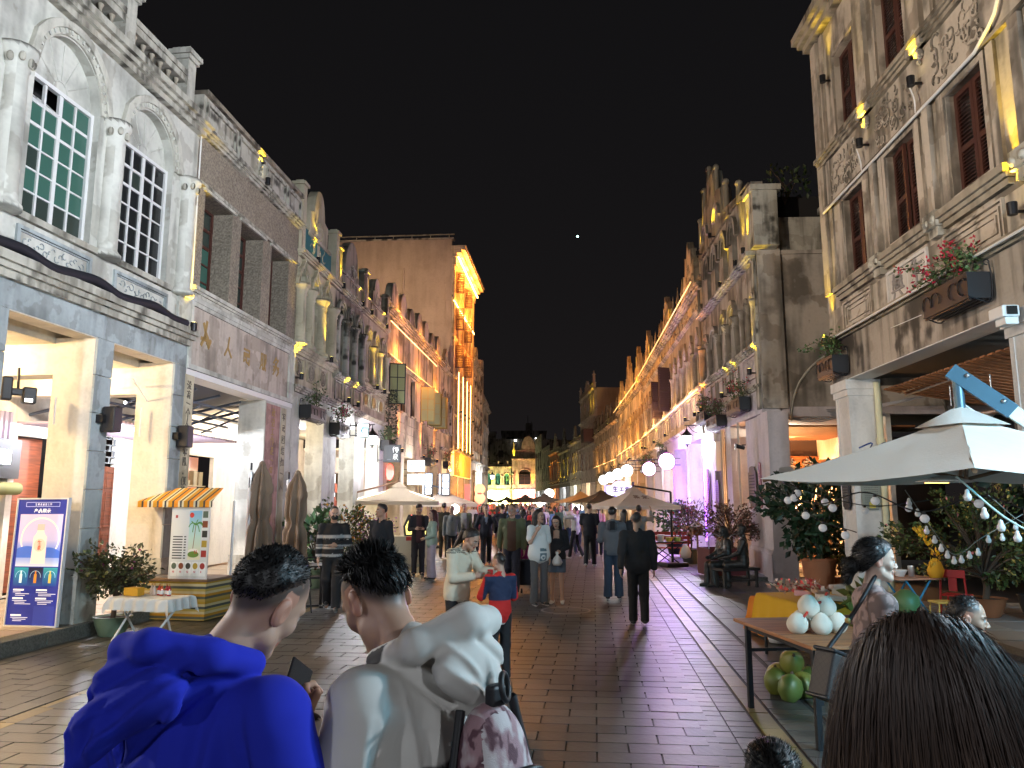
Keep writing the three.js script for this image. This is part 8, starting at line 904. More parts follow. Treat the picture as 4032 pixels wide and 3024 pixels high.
// ---- man in the bright blue hoodie, back to the camera, head bowed to the right
{
  const f2 = L => L.map(q => fold([q[0], q[1]], [q[2], q[3]], q[4], q[5]));
  const F = f2([[0.2, 1.45, 0.17, 1.0, 0.02, 0.016], [0.15, 1.36, 0.12, 0.95, 0.016, -0.011], [0.09, 1.24, 0.06, 0.9, 0.02, 0.013], [0.0, 1.26, 0.02, 0.92, 0.02, -0.013], [-0.06, 1.34, -0.05, 0.95, 0.02, 0.012], [-0.13, 1.4, -0.09, 1.0, 0.018, -0.015], [-0.17, 1.42, -0.14, 1.05, 0.018, 0.014], [-0.22, 1.4, -0.24, 1.15, 0.016, -0.012], [-0.16, 1.12, -0.3, 1.26, 0.016, 0.016], [-0.17, 1.06, -0.33, 1.18, 0.014, -0.012], [-0.2, 1.03, -0.34, 1.12, 0.013, 0.012], [0.24, 1.28, 0.34, 1.2, 0.014, 0.014], [0.24, 1.22, 0.35, 1.14, 0.012, -0.012], [0.25, 1.17, 0.34, 1.1, 0.012, 0.012], [0.25, 1.36, 0.28, 1.2, 0.016, -0.009]]);
  const hoodF = f2([[-0.13, 1.47, 0.09, 1.29, 0.014, 0.02], [-0.12, 1.43, 0.06, 1.26, 0.011, -0.016], [-0.1, 1.52, 0.12, 1.4, 0.014, -0.013], [-0.13, 1.5, 0.12, 1.35, 0.01, 0.008], [0.12, 1.47, 0.09, 1.27, 0.012, 0.014], [0.02, 1.42, 0.085, 1.26, 0.012, -0.014], [0.0, 1.5, 0.1, 1.46, 0.012, 0.01]]);
  const t = person('man in a bright blue hoodie with shaved dark hair, back to the camera, head bowed', { p: [-0.765, -1.84], ry: PI - 0.34, h: 1.765, b: 1.0, skin: [0.44, 0.27, 0.19], hair: 'crop', hairC: blackHair, neck: [-0.085, 1.465, 0.05], head: [-0.1, 0.5, 0.3], aL: [[0.1, -0.27, 0.02], [-0.2, -0.02, 0.2]], aR: [[0.07, -0.28, 0.05], [-0.12, 0.0, 0.24]], hL: 'grip', hR: 'grip', shy: [-0.04, -0.035], hcell: 0.0035, hairCell: 0.0045, handCell: 0.004, cell: 0.0075,
    top: { name: 'hoodie', hem: 0.84, arm: 0.07, cuff: 0.05, th: 0.03, hood: 1, wr: 0.003, rough: 0.95, col: [0.008, 0.018, 0.4], extra: [cap([-0.16, 1.47, 0.05], [-0.14, 1.505, -0.06], 0.03, 0.034, 0.02), cap([-0.14, 1.505, -0.06], [-0.04, 1.525, -0.125], 0.034, 0.036, 0.02), cap([-0.04, 1.525, -0.125], [0.045, 1.51, -0.1], 0.036, 0.034, 0.02), cap([0.045, 1.51, -0.1], [0.04, 1.47, 0.04], 0.034, 0.03, 0.02), ell([-0.01, 1.43, -0.12], [0.115, 0.07, 0.05], 0.02), cap([0.05, 1.38, -0.155], [0.088, 1.285, -0.165], 0.05, 0.022, 0.03)], post: (d, x, y, z) => { let v = d; for (const f of F) v -= f(x, y, z); for (const f of hoodF) v -= f(x, y, z); return v; } }, bot: { col: [0.02, 0.02, 0.025] } });
  crop(t, 14000, 0.007);
}
// ---- man in the white and black hoodie looking at a phone, sling pack on his back
{
  const f2 = L => L.map(q => fold([q[0], q[1]], [q[2], q[3]], q[4], q[5]));
  const F = f2([[0.16, 1.42, 0.12, 1.05, 0.02, 0.014], [0.2, 1.38, 0.22, 1.1, 0.018, -0.013], [0.26, 1.36, 0.27, 1.12, 0.018, 0.014], [0.08, 1.34, 0.06, 1.0, 0.018, 0.012], [0.11, 1.3, 0.11, 1.05, 0.014, -0.01], [0.02, 1.3, 0.02, 1.0, 0.018, -0.01], [-0.06, 1.36, -0.04, 1.1, 0.018, 0.011], [0.2, 1.2, 0.3, 1.12, 0.014, 0.012], [0.22, 1.14, 0.31, 1.06, 0.013, -0.011], [-0.12, 1.36, -0.1, 1.1, 0.018, -0.012]]), hoodF = f2([[0.13, 1.46, -0.08, 1.31, 0.014, 0.016], [0.12, 1.41, -0.02, 1.29, 0.011, -0.013], [0.04, 1.52, -0.12, 1.4, 0.014, -0.012], [0.0, 1.46, 0.01, 1.3, 0.012, 0.012], [-0.1, 1.48, -0.06, 1.32, 0.012, -0.01], [0.1, 1.5, 0.03, 1.42, 0.011, 0.009]]);
  const wht = [0.56, 0.54, 0.5], t = person('man in a white and black hoodie, head bowed over a phone in his hand', { p: [-0.19, -2.02], ry: -2.2, h: 1.765, b: 0.97, shy: [-0.03, 0], skin: [0.4, 0.24, 0.165], hair: 'crop', hairC: blackHair, neck: [0.05, 1.455, 0.07], head: [-0.2, 0.6, -0.12], aL: [[0.05, -0.25, 0.04], [-0.1, 0.16, 0.22]], aR: [[0.07, -0.27, 0.06], [-0.14, 0.0, 0.24]], hL: 'grip', hR: 'grip', hcell: 0.0035, hairCell: 0.0045, handCell: 0.0035, cell: 0.0075, fwd: [[-0.5, 1, 0], [0.3, 1, 0]],
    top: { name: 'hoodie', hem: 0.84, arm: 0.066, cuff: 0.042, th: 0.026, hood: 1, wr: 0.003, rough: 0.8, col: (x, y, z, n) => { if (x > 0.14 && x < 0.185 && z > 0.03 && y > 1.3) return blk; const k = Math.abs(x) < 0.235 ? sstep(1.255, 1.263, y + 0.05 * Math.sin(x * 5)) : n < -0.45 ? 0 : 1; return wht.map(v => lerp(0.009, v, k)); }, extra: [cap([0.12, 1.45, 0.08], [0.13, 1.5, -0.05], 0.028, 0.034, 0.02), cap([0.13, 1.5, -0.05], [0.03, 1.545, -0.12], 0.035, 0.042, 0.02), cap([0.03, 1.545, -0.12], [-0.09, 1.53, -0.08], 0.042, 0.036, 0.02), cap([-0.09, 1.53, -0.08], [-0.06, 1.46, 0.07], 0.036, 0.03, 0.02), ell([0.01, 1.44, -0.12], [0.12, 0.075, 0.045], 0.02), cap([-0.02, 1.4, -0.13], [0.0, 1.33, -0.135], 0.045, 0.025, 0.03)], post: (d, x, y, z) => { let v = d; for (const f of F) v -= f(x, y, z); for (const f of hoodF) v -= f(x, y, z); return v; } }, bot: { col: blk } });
  crop(t, 12000, 0.008); addHair(t, surfaceStrands(hairGeo('crop', 0.005, blackHair), 12000, 0.026, 0.0009, (a, q) => V3(a.x * 4, a.y > 0.235 ? 0.3 : -1.2, a.z > 0 ? 0.7 : -0.2).addScaledVector(q, a.y > 0.215 ? 0.6 : 0.05), blackHair));
  const ph = inHand('smartphone', 'black phone held by the man in the white hoodie', 'phone', t, 0, mg([rbox(0, 0, 0, 0.075, 0.155, 0.01, 0.006)]), mat(0.012, 0.013, 0.016, { roughness: 0.15 }), [-0.01, 0.075, 0.05]); ph.rotation.set(-0.9, t.rotation.y, 0);
  // sling pack: marbled pink, white and plum cloth with black straps
  const mt = tex(512, (u, v) => { const a = fbm(u, v, 5, 4, 61, 3), b = fbm(u, v, 14, 3, 64, 8), k = sstep(0.42, 0.6, a * 0.75 + b * 0.35), q = sstep(0.55, 0.66, b), w = [0.56, 0.5, 0.5], p = [0.34, 0.2, 0.22], d = [0.1, 0.035, 0.05]; return [0, 1, 2].map(i => lerp(lerp(w[i], p[i], k), d[i], k * q)); }), pk = new THREE.MeshStandardMaterial({ map: rep(mt, 0.3), roughness: 0.7, bumpMap: rep(bumpTex, 0.12), bumpScale: 0.0015 });
  const g = thing('sling_pack', 'pink and white marbled sling backpack with black straps on the white hoodie', 'backpack', [t.position.x - 0.03, 0, t.position.z], t.rotation.y - 0.1);
  const bf = field([ell([0, 0.12, 0], [0.09, 0.12, 0.065]), ell([0, -0.08, 0], [0.125, 0.19, 0.08], 0.08), ell([0.0, -0.1, -0.05], [0.1, 0.12, 0.05], 0.03)], 0.06, (d, x, y, z) => d + 0.003 * n3(x * 20, y * 20, z * 20) + (Math.abs(y - 0.05) < 0.006 || Math.abs(y + 0.13) < 0.006 ? 0.004 : 0)); const pg = nets(bf, [-0.2, -0.36, -0.15], [0.2, 0.3, 0.15], 0.009); pg.rotateZ(-0.16); pg.translate(-0.03, 1.18, -0.225); mesh('pack_body', pg, pk, g);
  const up8 = g => g.map(q => tf(q, 0.04, 0.08, 0.015)); mesh('strap', up8([tube([[-0.12, 0.95, -0.2], [-0.24, 1.0, -0.1], [-0.24, 1.1, 0.06]], 0.018, 14, 6)]), M.black, g); mesh('grab_loop', up8([torus(-0.06, 1.37, -0.27, 0.03, 0.007, 0.2, 0.5, 0, 18), rbox(-0.05, 1.35, -0.25, 0.05, 0.05, 0.03, 0.01)]), M.black, g);
  many('zip', up8([tube([[-0.17, 1.16, -0.3], [-0.09, 1.2, -0.335], [0.01, 1.19, -0.3]], 0.008, 16, 5), tube([[-0.2, 1.0, -0.28], [-0.12, 1.02, -0.36], [-0.01, 1.0, -0.31]], 0.008, 16, 5), tube([[0.015, 1.32, -0.2], [0.045, 1.1, -0.2], [0.03, 0.9, -0.2]], 0.012, 18, 5), tube([[-0.14, 1.33, -0.22], [-0.21, 1.1, -0.22], [-0.22, 0.92, -0.2]], 0.012, 18, 5)]), M.black, g);
}
// ---- woman in profile by the coconut table
{
  const lace = tex(256, (u, v) => { const x = (u * 6) % 1 - 0.5, y = (v * 6) % 1 - 0.5, r = Math.hypot(x, y), k = Math.abs(r - 0.3) < 0.05 || Math.abs(Math.sin(Math.atan2(y, x) * 4)) * 0.3 + 0.05 > r ? 0.55 : 1; return [k, k, k]; });
  const t = person('woman in profile with a low black bun, mauve lace blouse and white trousers, facing right', { p: [2.0, -4.35], ry: 1.45, fem: 1, h: 1.63, close: 1, hair: 'bun', hairC: [0.01, 0.009, 0.009], skin: [0.58, 0.4, 0.31], head: [0.05, 0.12, 0], aL: ARMS.down, aR: ARMS.down, cell: 0.0095, hcell: 0.0035, top: { name: 'blouse', hem: 0.88, arm: 0.056, flare: 0.015, col: (x, y, z) => { const k = 0.82 + 0.28 * Math.sign(n3(x * 34, y * 34, z * 34)); return [0.27 * k, 0.19 * k, 0.175 * k]; } }, bot: { col: [0.5, 0.48, 0.44], w: 0.075, cuff: 0.09 } });
  addHair(t, surfaceStrands(hairGeo('bun', 0.005, [0.01, 0.009, 0.009]), 7000, 0.03, 0.0009, (a, q) => V3(0, -0.35, -1).addScaledVector(q, 0.05), [0.012, 0.011, 0.011]));
  const sc = mesh('scrunchie', torus(0, 0.115, -0.112, 0.026, 0.014, 0, 0, 0, 16).applyMatrix4(t.userData.HM).scale(t.userData.s, t.userData.s, t.userData.s), M.black, t);
  const bag = thing('handbag', 'dark quilted handbag hanging beside the woman in the mauve blouse', 'handbag', [1.73, 0.95, -4.22], 0.5); bag.rotation.z = -0.35; const qt = tex(128, (u, v) => { const k = Math.abs(((u * 8 + v * 8) % 1) - 0.5) < 0.06 || Math.abs(((u * 8 - v * 8 + 8) % 1) - 0.5) < 0.06 ? 0.012 : 0.035; return [k * 1.1, k * 0.85, k * 0.75]; });
  mesh('bag_body', rbox(0, 0, 0, 0.34, 0.24, 0.13, 0.02), new THREE.MeshStandardMaterial({ map: rep(qt, 0.3), roughness: 0.6 }), bag); mesh('trim', [rbox(0, 0.12, 0, 0.36, 0.02, 0.14, 0.008), rbox(0, -0.115, 0, 0.35, 0.02, 0.14, 0.008)], M.black, bag); mesh('strap', tube([[-0.15, 0.12, 0], [-0.02, 0.36, 0.02], [0.08, 0.6, 0.04]], 0.012, 16, 6), M.black, bag); mesh('buckle', sph(-0.06, 0.3, 0.02, 0.016), M.gold, bag);
}
// ---- woman close to the camera on the right: long brown hair, seen from behind
{
  const t = person('woman close to the camera seen from behind, with thick long brown hair', { p: [0.855, -1.64], ry: 2.85, fem: 1, h: 1.58, hair: 'long', hairC: [0.022, 0.012, 0.009], head: [0.0, 0.25, 0], neck: [0, 1.47, 0.03], cell: 0.014, hcell: 0.006, top: { name: 'jumper', th: 0.02, col: [0.012, 0.012, 0.014] }, bot: { col: blk } });
  addHair(t, longStrands(13000, 0.5, { low: 0.05, wave: 0.006, flare: 0.1, nr: 0.08, w: 0.0011, col: (p, h) => { const k = 0.85 + 0.4 * h; return [0.035 * k, 0.019 * k, 0.013 * k]; }, tip: [0.15, 0.085, 0.045] }));
}
{ const t = person('man with short dark hair seated at the right edge, face in profile', { p: [2.62, -4.62], ry: 1.0, h: 1.7, seat: 1, y: -0.02, hair: 'crop', skin: SK[0], head: [0.2, 0.15, 0], aL: ARMS.lap, aR: ARMS.lap, cell: 0.014, hcell: 0.005, top: { name: 'shirt', col: [0.05, 0.05, 0.06] }, bot: { col: blk } }); crop(t, 3000, 0.012); }
{ const t = person('woman in black with short black hair bending forward at the right edge', { p: [1.56, -2.3], ry: 1.2, fem: 1, h: 1.62, hair: 'bob', neck: [0, 1.36, 0.22], head: [0.3, 0.75, -0.1], aL: ARMS.phone, aR: ARMS.phone, cell: 0.013, hcell: 0.005, top: { name: 'jacket', th: 0.03, col: [0.008, 0.008, 0.009] }, bot: { col: blk } }); addHair(t, longStrands(4200, 0.2, { wave: 0.004, w: 0.0015, nr: 0.075, comb: V3(0, 0, 0.2), col: (p, h) => [0.014 * (0.6 + h), 0.012 * (0.6 + h), 0.012 * (0.6 + h)] })); }
{ const t = person('child with dark hair, only the crown showing at the bottom of the frame', { p: [0.58, -1.82], ry: 3.0, h: 1.3, hair: 'short', head: [0, 0.1, 0], cell: 0.016, hcell: 0.006, top: { name: 'jacket', col: [0.012, 0.014, 0.02] }, bot: { col: blk } }); crop(t, 4000, 0.02); }
// ================= things on the right =================
R = mulberry(55);
{ // big square parasol over the coconut tables, on a cantilever arm, with bulbs strung below
  const c = [3.9, 0, -6.65], t = parasol('large off-white square parasol on a jointed arm, lit cyan from the right', c, Math.atan2(0.505, -0.863) + PI / 4 + 0.03, 1.22, 2.1, 2.62, new THREE.MeshStandardMaterial({ color: lin(0.66, 0.62, 0.56), roughness: 0.8, side: THREE.DoubleSide, bumpMap: rep(bumpTex, 0.8), bumpScale: 0.004 }));
  mesh('mast', bar([0, 2.5, 0], [0, 3.0, 0], 0.045, 0.045, 12), mat(0.06, 0.12, 0.16, { roughness: 0.4, metalness: 0.4 }), t); const a = new THREE.Group(); a.name = 'cantilever_arm'; a.rotation.y = -t.rotation.y; t.add(a); mesh('tube', beam([0.1, 2.88, 0.05], [1.45, 1.5, 0.75], 0.09, 0.11), mat(0.55, 0.6, 0.55), a); mesh('sleeve', beam([-0.04, 3.02, -0.03], [0.34, 2.63, 0.18], 0.11, 0.13), mat(0.05, 0.12, 0.17, { roughness: 0.35 }), a); mesh('bolt', [sph(0.04, 2.96, 0.08, 0.02), sph(0.26, 2.72, 0.2, 0.02)], M.steel, a); mesh('pull_cord', bar([0, 2.74, 0], [1.3, 1.55, 0.7], 0.006), M.whitePaint, a); mesh('post', [bar([1.5, 0, 0.78], [1.5, 1.6, 0.78], 0.05), rbox(1.5, 0.05, 0.78, 0.8, 0.1, 0.8, 0.02)], M.steel, a);
  { const ang = t.rotation.y, txt = [[0.1, 0], [0.16, 0.1], [0.2, 0.02], [0.26, 0.12], [0.3, 0.0], [0.37, 0.11], [0.42, 0.03]]; const m = mesh('print', [tube(txt.map(q => [q[0] * 1.3 - 0.1, 0, -q[1] * 1.3]), 0.008, 30, 4)], mat(0.02, 0.05, 0.16), t); m.position.set(0, 2.365, 0.78); m.rotation.set(0.42, 0.0, 0); m.rotation.order = 'YXZ'; m.rotation.y = PI / 2 * 0; }
  const h = thing('parasol_lamp', 'flat white heater lamp with glowing orange elements under the parasol corner', 'heater lamp', [3.2, 2.02, -5.75]); mesh('hood', lathe([[0, 0.05], [0.05, 0.05], [0.19, 0.01], [0.2, 0], [0, 0]], 18), M.whitePaint, h); mesh('lamp_element', [box2(-0.13, -0.05, -0.006, -0.002, -0.02, 0.02), box2(-0.03, 0.03, -0.006, -0.002, -0.02, 0.02)], glow(1, 0.5, 0.12, 6), h);
  const s = thing('string_lights', 'string of round white bulbs drooping under the large parasol', 'string lights', [0, 0, 0]), P = [[2.45, 2.05, -7.5], [2.75, 1.86, -7.0], [3.0, 1.96, -6.6], [3.3, 1.8, -6.3], [3.75, 1.92, -6.2], [4.2, 1.78, -6.1], [4.7, 1.95, -5.9], [5.3, 1.85, -5.8]]; mesh('cable', [tube(P, 0.006, 60, 4), tube([[2.6, 2.06, -7.4], [3.0, 1.95, -7.6], [3.6, 1.84, -7.8], [4.3, 1.9, -8.0]], 0.005, 40, 4), tube([[2.6, 2.05, -7.3], [2.7, 1.75, -7.0], [2.95, 1.62, -6.7]], 0.005, 20, 4)], M.black, s);
  const bm = glow(0.9, 0.92, 0.95, 0.12), q = []; for (const L of [P, [[2.6, 2.06, -7.4], [3.0, 1.95, -7.6], [3.6, 1.84, -7.8], [4.3, 1.9, -8.0]], [[2.6, 2.05, -7.3], [2.7, 1.75, -7.0], [2.95, 1.62, -6.7]]]) { const cv = new THREE.CatmullRomCurve3(L.map(p => V3(...p))); const n = L.length > 5 ? 8 : 4; for (let i = 0; i < n; i++) q.push(cv.getPoint((i + 0.5) / n)); }
  for (const p of q) { mesh('lamp_bulb', sph(p.x, p.y - 0.055, p.z, 0.036, 12), bm, s); mesh('socket', cyl(p.x, p.y - 0.014, p.z, 0.014, 0.014, 0.03, 8), M.black, s); }
  const s2 = thing('string_lights', 'pale cable of small clear drop bulbs running down from the parasol corner to the right', 'string lights', [0, 0, 0]), P2 = [[3.1, 2.05, -5.4], [3.5, 1.75, -5.5], [3.9, 1.6, -5.6], [4.4, 1.55, -5.7], [5, 1.62, -5.8]]; mesh('cable', tube(P2, 0.008, 40, 5), mat(0.45, 0.55, 0.5), s2); const c2 = new THREE.CatmullRomCurve3(P2.map(p => V3(...p))); const dg = () => lathe([[0, 0], [0.014, -0.01], [0.016, -0.03], [0.028, -0.055], [0.022, -0.08], [0, -0.088]], 9);
  for (let i = 0; i < 12; i++) { const p = c2.getPoint((i + 0.6) / 12.5), e = rr(0, 0.05); mesh('lamp_bulb', tf(dg(), p.x, p.y - e, p.z), glow(0.9, 0.95, 0.95, 0.08, { roughness: 0.15 }), s2); } const s3 = thing('string_lights', 'small clear drop bulbs hanging over the flowering bush', 'string lights', [0, 0, 0]); const L3 = [[4.0, 2.0, -7.9], [4.25, 1.6, -7.9], [4.5, 1.35, -8.0], [4.9, 1.5, -8.2], [5.5, 1.75, -8.4]]; mesh('cable', [tube(L3, 0.005, 40, 4), tube([[4.9, 1.95, -8], [5.3, 1.65, -8], [5.7, 1.85, -8]], 0.005, 20, 4)], mat(0.25, 0.25, 0.22), s3); const c3 = new THREE.CatmullRomCurve3(L3.map(p => V3(...p))); for (let i = 0; i < 13; i++) { const p = c3.getPoint((i + 0.4) / 13); mesh('lamp_bulb', tf(dg(), p.x, p.y - rr(0, 0.08), p.z), glow(0.9, 0.95, 0.95, 0.08, { roughness: 0.15 }), s3); }
}
{ // coconut tables
  const t = thing('trestle_table', 'wooden-topped table on black steel legs with white peeled coconuts', 'table', [2.62, 0, -6.9], 0.12); mesh('tabletop', rbox(0, 0.77, 0, 0.85, 0.03, 1.5, 0.008), wood(1.25, 0.95, 0.7), t); for (const [x, z] of [[-0.34, -0.62], [0.34, -0.62], [-0.34, 0.62], [0.34, 0.62]]) mesh('leg', box2(x - 0.022, x + 0.022, 0, 0.755, z - 0.022, z + 0.022), M.black, t); mesh('rail', [box2(-0.32, 0.32, 0.5, 0.53, -0.63, -0.61), box2(-0.32, 0.32, 0.7, 0.73, 0.61, 0.63), box2(-0.35, -0.33, 0.7, 0.73, -0.6, 0.6)], M.black, t);
  const cw = new THREE.MeshStandardMaterial({ color: lin(0.66, 0.6, 0.5), roughness: 0.8, bumpMap: rep(bumpTex, 0.15), bumpScale: 0.003 }), pts = [[-0.18, 0, 0.2], [0.0, 0, 0.26], [0.17, 0, 0.2], [-0.08, 0, 0.06], [0.12, 0, 0.04], [-0.06, 0.13, 0.18], [0.1, 0.13, 0.16], [0.0, 0.13, 0.05]], W = ['front left of the white pile', 'front middle of the white pile', 'front right of the white pile', 'rear left of the white pile', 'rear right of the white pile', 'top left of the white pile', 'top right of the white pile', 'top rear of the white pile']; t.updateMatrixWorld();
  pts.forEach((p, i) => { const w = t.localToWorld(V3(p[0] - 0.05, 0.86 + p[1], p[2] - 0.05)), g = new THREE.SphereGeometry(0.088, 18, 12), A = g.attributes.position; for (let k = 0; k < A.count; k++) { const x = A.getX(k), y = A.getY(k), z = A.getZ(k), s = 1 + 0.05 * n3(x * 14 + i, y * 14, z * 14) + (y > 0.06 ? 0.12 * (y - 0.06) / 0.03 : 0); A.setXYZ(k, x * s, y * s, z * s); } g.computeVertexNormals(); const o = mesh('peeled_coconut', g, cw); o.position.copy(w); tag(o, 'white peeled coconut, ' + W[i], 'coconut'); });
  tag(mesh('red_ribbon', tf(mg([tube([[-0.16, 0.06, 0.3], [-0.05, 0.16, 0.28], [0.05, 0.18, 0.24], [0.14, 0.24, 0.16]], 0.012, 24, 5)]), 2.57, 0.86, -7.0, 0, 0.12), mat(0.5, 0.04, 0.02)), 'red ribbon tied across the pile of white coconuts', 'ribbon');
  const gm = [[0.13, 0.15, 0.025], [0.16, 0.17, 0.03], [0.1, 0.14, 0.03], [0.22, 0.2, 0.03]].map(c => mat(...c, { roughness: 0.45 })); const gp = [[2.62, -8.0], [2.84, -7.85], [2.66, -7.72], [2.98, -8.05], [2.75, -8.3], [3.05, -7.75], [2.78, -7.98], [2.92, -8.3]], GW = ['nearest the yellow line', 'second from the left in front', 'front of the heap', 'right of the heap', 'rear of the heap', 'far right beside the table leg', 'on top of the heap', 'rear right of the heap'];
  gp.forEach(([x, z], i) => { const g = lathe([[0, -0.13], [0.06, -0.12], [0.11, -0.05], [0.118, 0.02], [0.09, 0.09], [0.03, 0.13], [0, 0.135]], 16); const A = g.attributes.position; for (let k = 0; k < A.count; k++) { const a = Math.atan2(A.getZ(k), A.getX(k)), s = 1 + 0.05 * Math.cos(a * 3); A.setX(k, A.getX(k) * s); A.setZ(k, A.getZ(k) * s); } g.computeVertexNormals(); const o = thing('green_coconut', 'green coconut ' + GW[i] + ' on the ground under the table', 'coconut', [x, i === 6 ? 0.3 : 0.118, z]); o.rotation.set(rr(-0.6, 0.6), rr(0, 6), rr(-0.6, 0.6)); mesh('husk', g, pick(gm), o); mesh('stem', cyl(0, 0.14, 0, 0.02, 0.012, 0.03, 7), M.bark, o); });
  const y = thing('market_table', 'table under a bright yellow cloth piled with packets and trinkets', 'table', [3.75, 0, -9.5], 0.1); mesh('tabletop', box2(-0.55, 0.55, 0.7, 0.73, -0.7, 0.7), M.wood, y); for (const [x, z] of [[-0.5, -0.6], [0.5, -0.6], [-0.5, 0.6], [0.5, 0.6]]) mesh('leg', bar([x, 0, z], [x, 0.7, z], 0.02), M.black, y);
  const drape = (w, d, top, drop, m, p, ry, label) => { const g = new THREE.PlaneGeometry(w + drop * 2, d + drop * 2, 40, 40); g.rotateX(-PI / 2); const A = g.attributes.position; for (let i = 0; i < A.count; i++) { let x = A.getX(i), z = A.getZ(i), ox = Math.max(0, Math.abs(x) - w / 2), oz = Math.max(0, Math.abs(z) - d / 2), o = Math.max(ox, oz), yy = top; if (o > 0) { yy -= o * 0.97; const f = 0.02 * o / drop; x = Math.sign(x) * (Math.min(Math.abs(x), w / 2 + 0.01) + (ox ? f * (1 + Math.sin(z * 22)) + ox * 0.1 : 0)); z = Math.sign(z) * (Math.min(Math.abs(z), d / 2 + 0.01) + (oz ? f * (1 + Math.sin(x * 22)) + oz * 0.1 : 0)); } A.setXYZ(i, x, yy, z); } g.computeVertexNormals(); const o = mesh('tablecloth', g, m); o.position.set(...p); o.rotation.y = ry; return tag(o, label, 'tablecloth'); };
  drape(1.1, 1.4, 0.738, 0.38, cloth(0.62, 0.36, 0.015), [3.75, 0, -9.5], 0.1, 'bright yellow cloth on the trinket table'); drape(0.8, 0.9, 0.52, 0.5, cloth(0.68, 0.22, 0.015), [3.95, 0, -11.3], 0.05, 'bright orange cloth on the low table behind the yellow one'); const ot = thing('low_table', 'low table hidden under the orange cloth', 'table', [3.95, 0, -11.3]); mesh('tabletop', box2(-0.4, 0.4, 0.48, 0.51, -0.45, 0.45), M.wood, ot); mesh('leg', [[-0.35, -0.4], [0.35, -0.4], [-0.35, 0.4], [0.35, 0.4]].map(q => bar([q[0], 0, q[1]], [q[0], 0.48, q[1]], 0.02)), M.wood, ot);
  tag(mesh('plastic_sack', tf(mg([lathe([[0, 0], [0.12, 0.02], [0.16, 0.15], [0.1, 0.3], [0.03, 0.36]], 12)]), 3.58, 0, -10.75), cloth(0.6, 0.6, 0.6)), 'white plastic sack hanging before the orange cloth', 'bag');
  [[0, 0.3, [0.55, 0.52, 0.46], 0.4], [0.25, 0.1, [0.5, 0.48, 0.42], 0.36], [-0.2, -0.2, [0.5, 0.06, 0.05], 0.2], [0.1, -0.4, [0.55, 0.5, 0.45], 0.3], [-0.3, 0.1, [0.6, 0.3, 0.3], 0.18], [0.3, -0.3, [0.65, 0.6, 0.55], 0.22]].forEach(([x, z, c, w], i) => tag(mesh('market_packet', tf(rbox(0, 0, 0, w, 0.06, w * 0.5, 0.01), 3.75 + x, 0.78 + (i % 3) * 0.03, -9.5 + z, rr(-0.1, 0.1), rr(0, 3), rr(-0.1, 0.2)), mat(...c, { roughness: 0.35 })), ['long pale grey carton at the front of the yellow table', 'second pale carton on the yellow table', 'red packet on the yellow table', 'cream carton at the rear of the yellow table', 'pink packet at the left edge of the yellow table', 'white packet at the right rear of the yellow table'][i], 'packet'));
  const wr_ = mesh('wrapped_sweets', leafCloud(() => [[3.4 + rr(-0.15, 0.4), 0.78 + rr(0, 0.12), -9.8 + rr(-0.25, 0.3)], V3(rr(-1, 1), 0.5, rr(-1, 1))], 160, 0.08, () => pick([[0.6, 0.55, 0.5], [0.6, 0.1, 0.1], [0.5, 0.4, 0.3]])), leafM(1, 1, 1, 0.25)); tag(wr_, 'heap of shiny wrapped sweets on the yellow table', 'sweets', null, 'stuff');
}
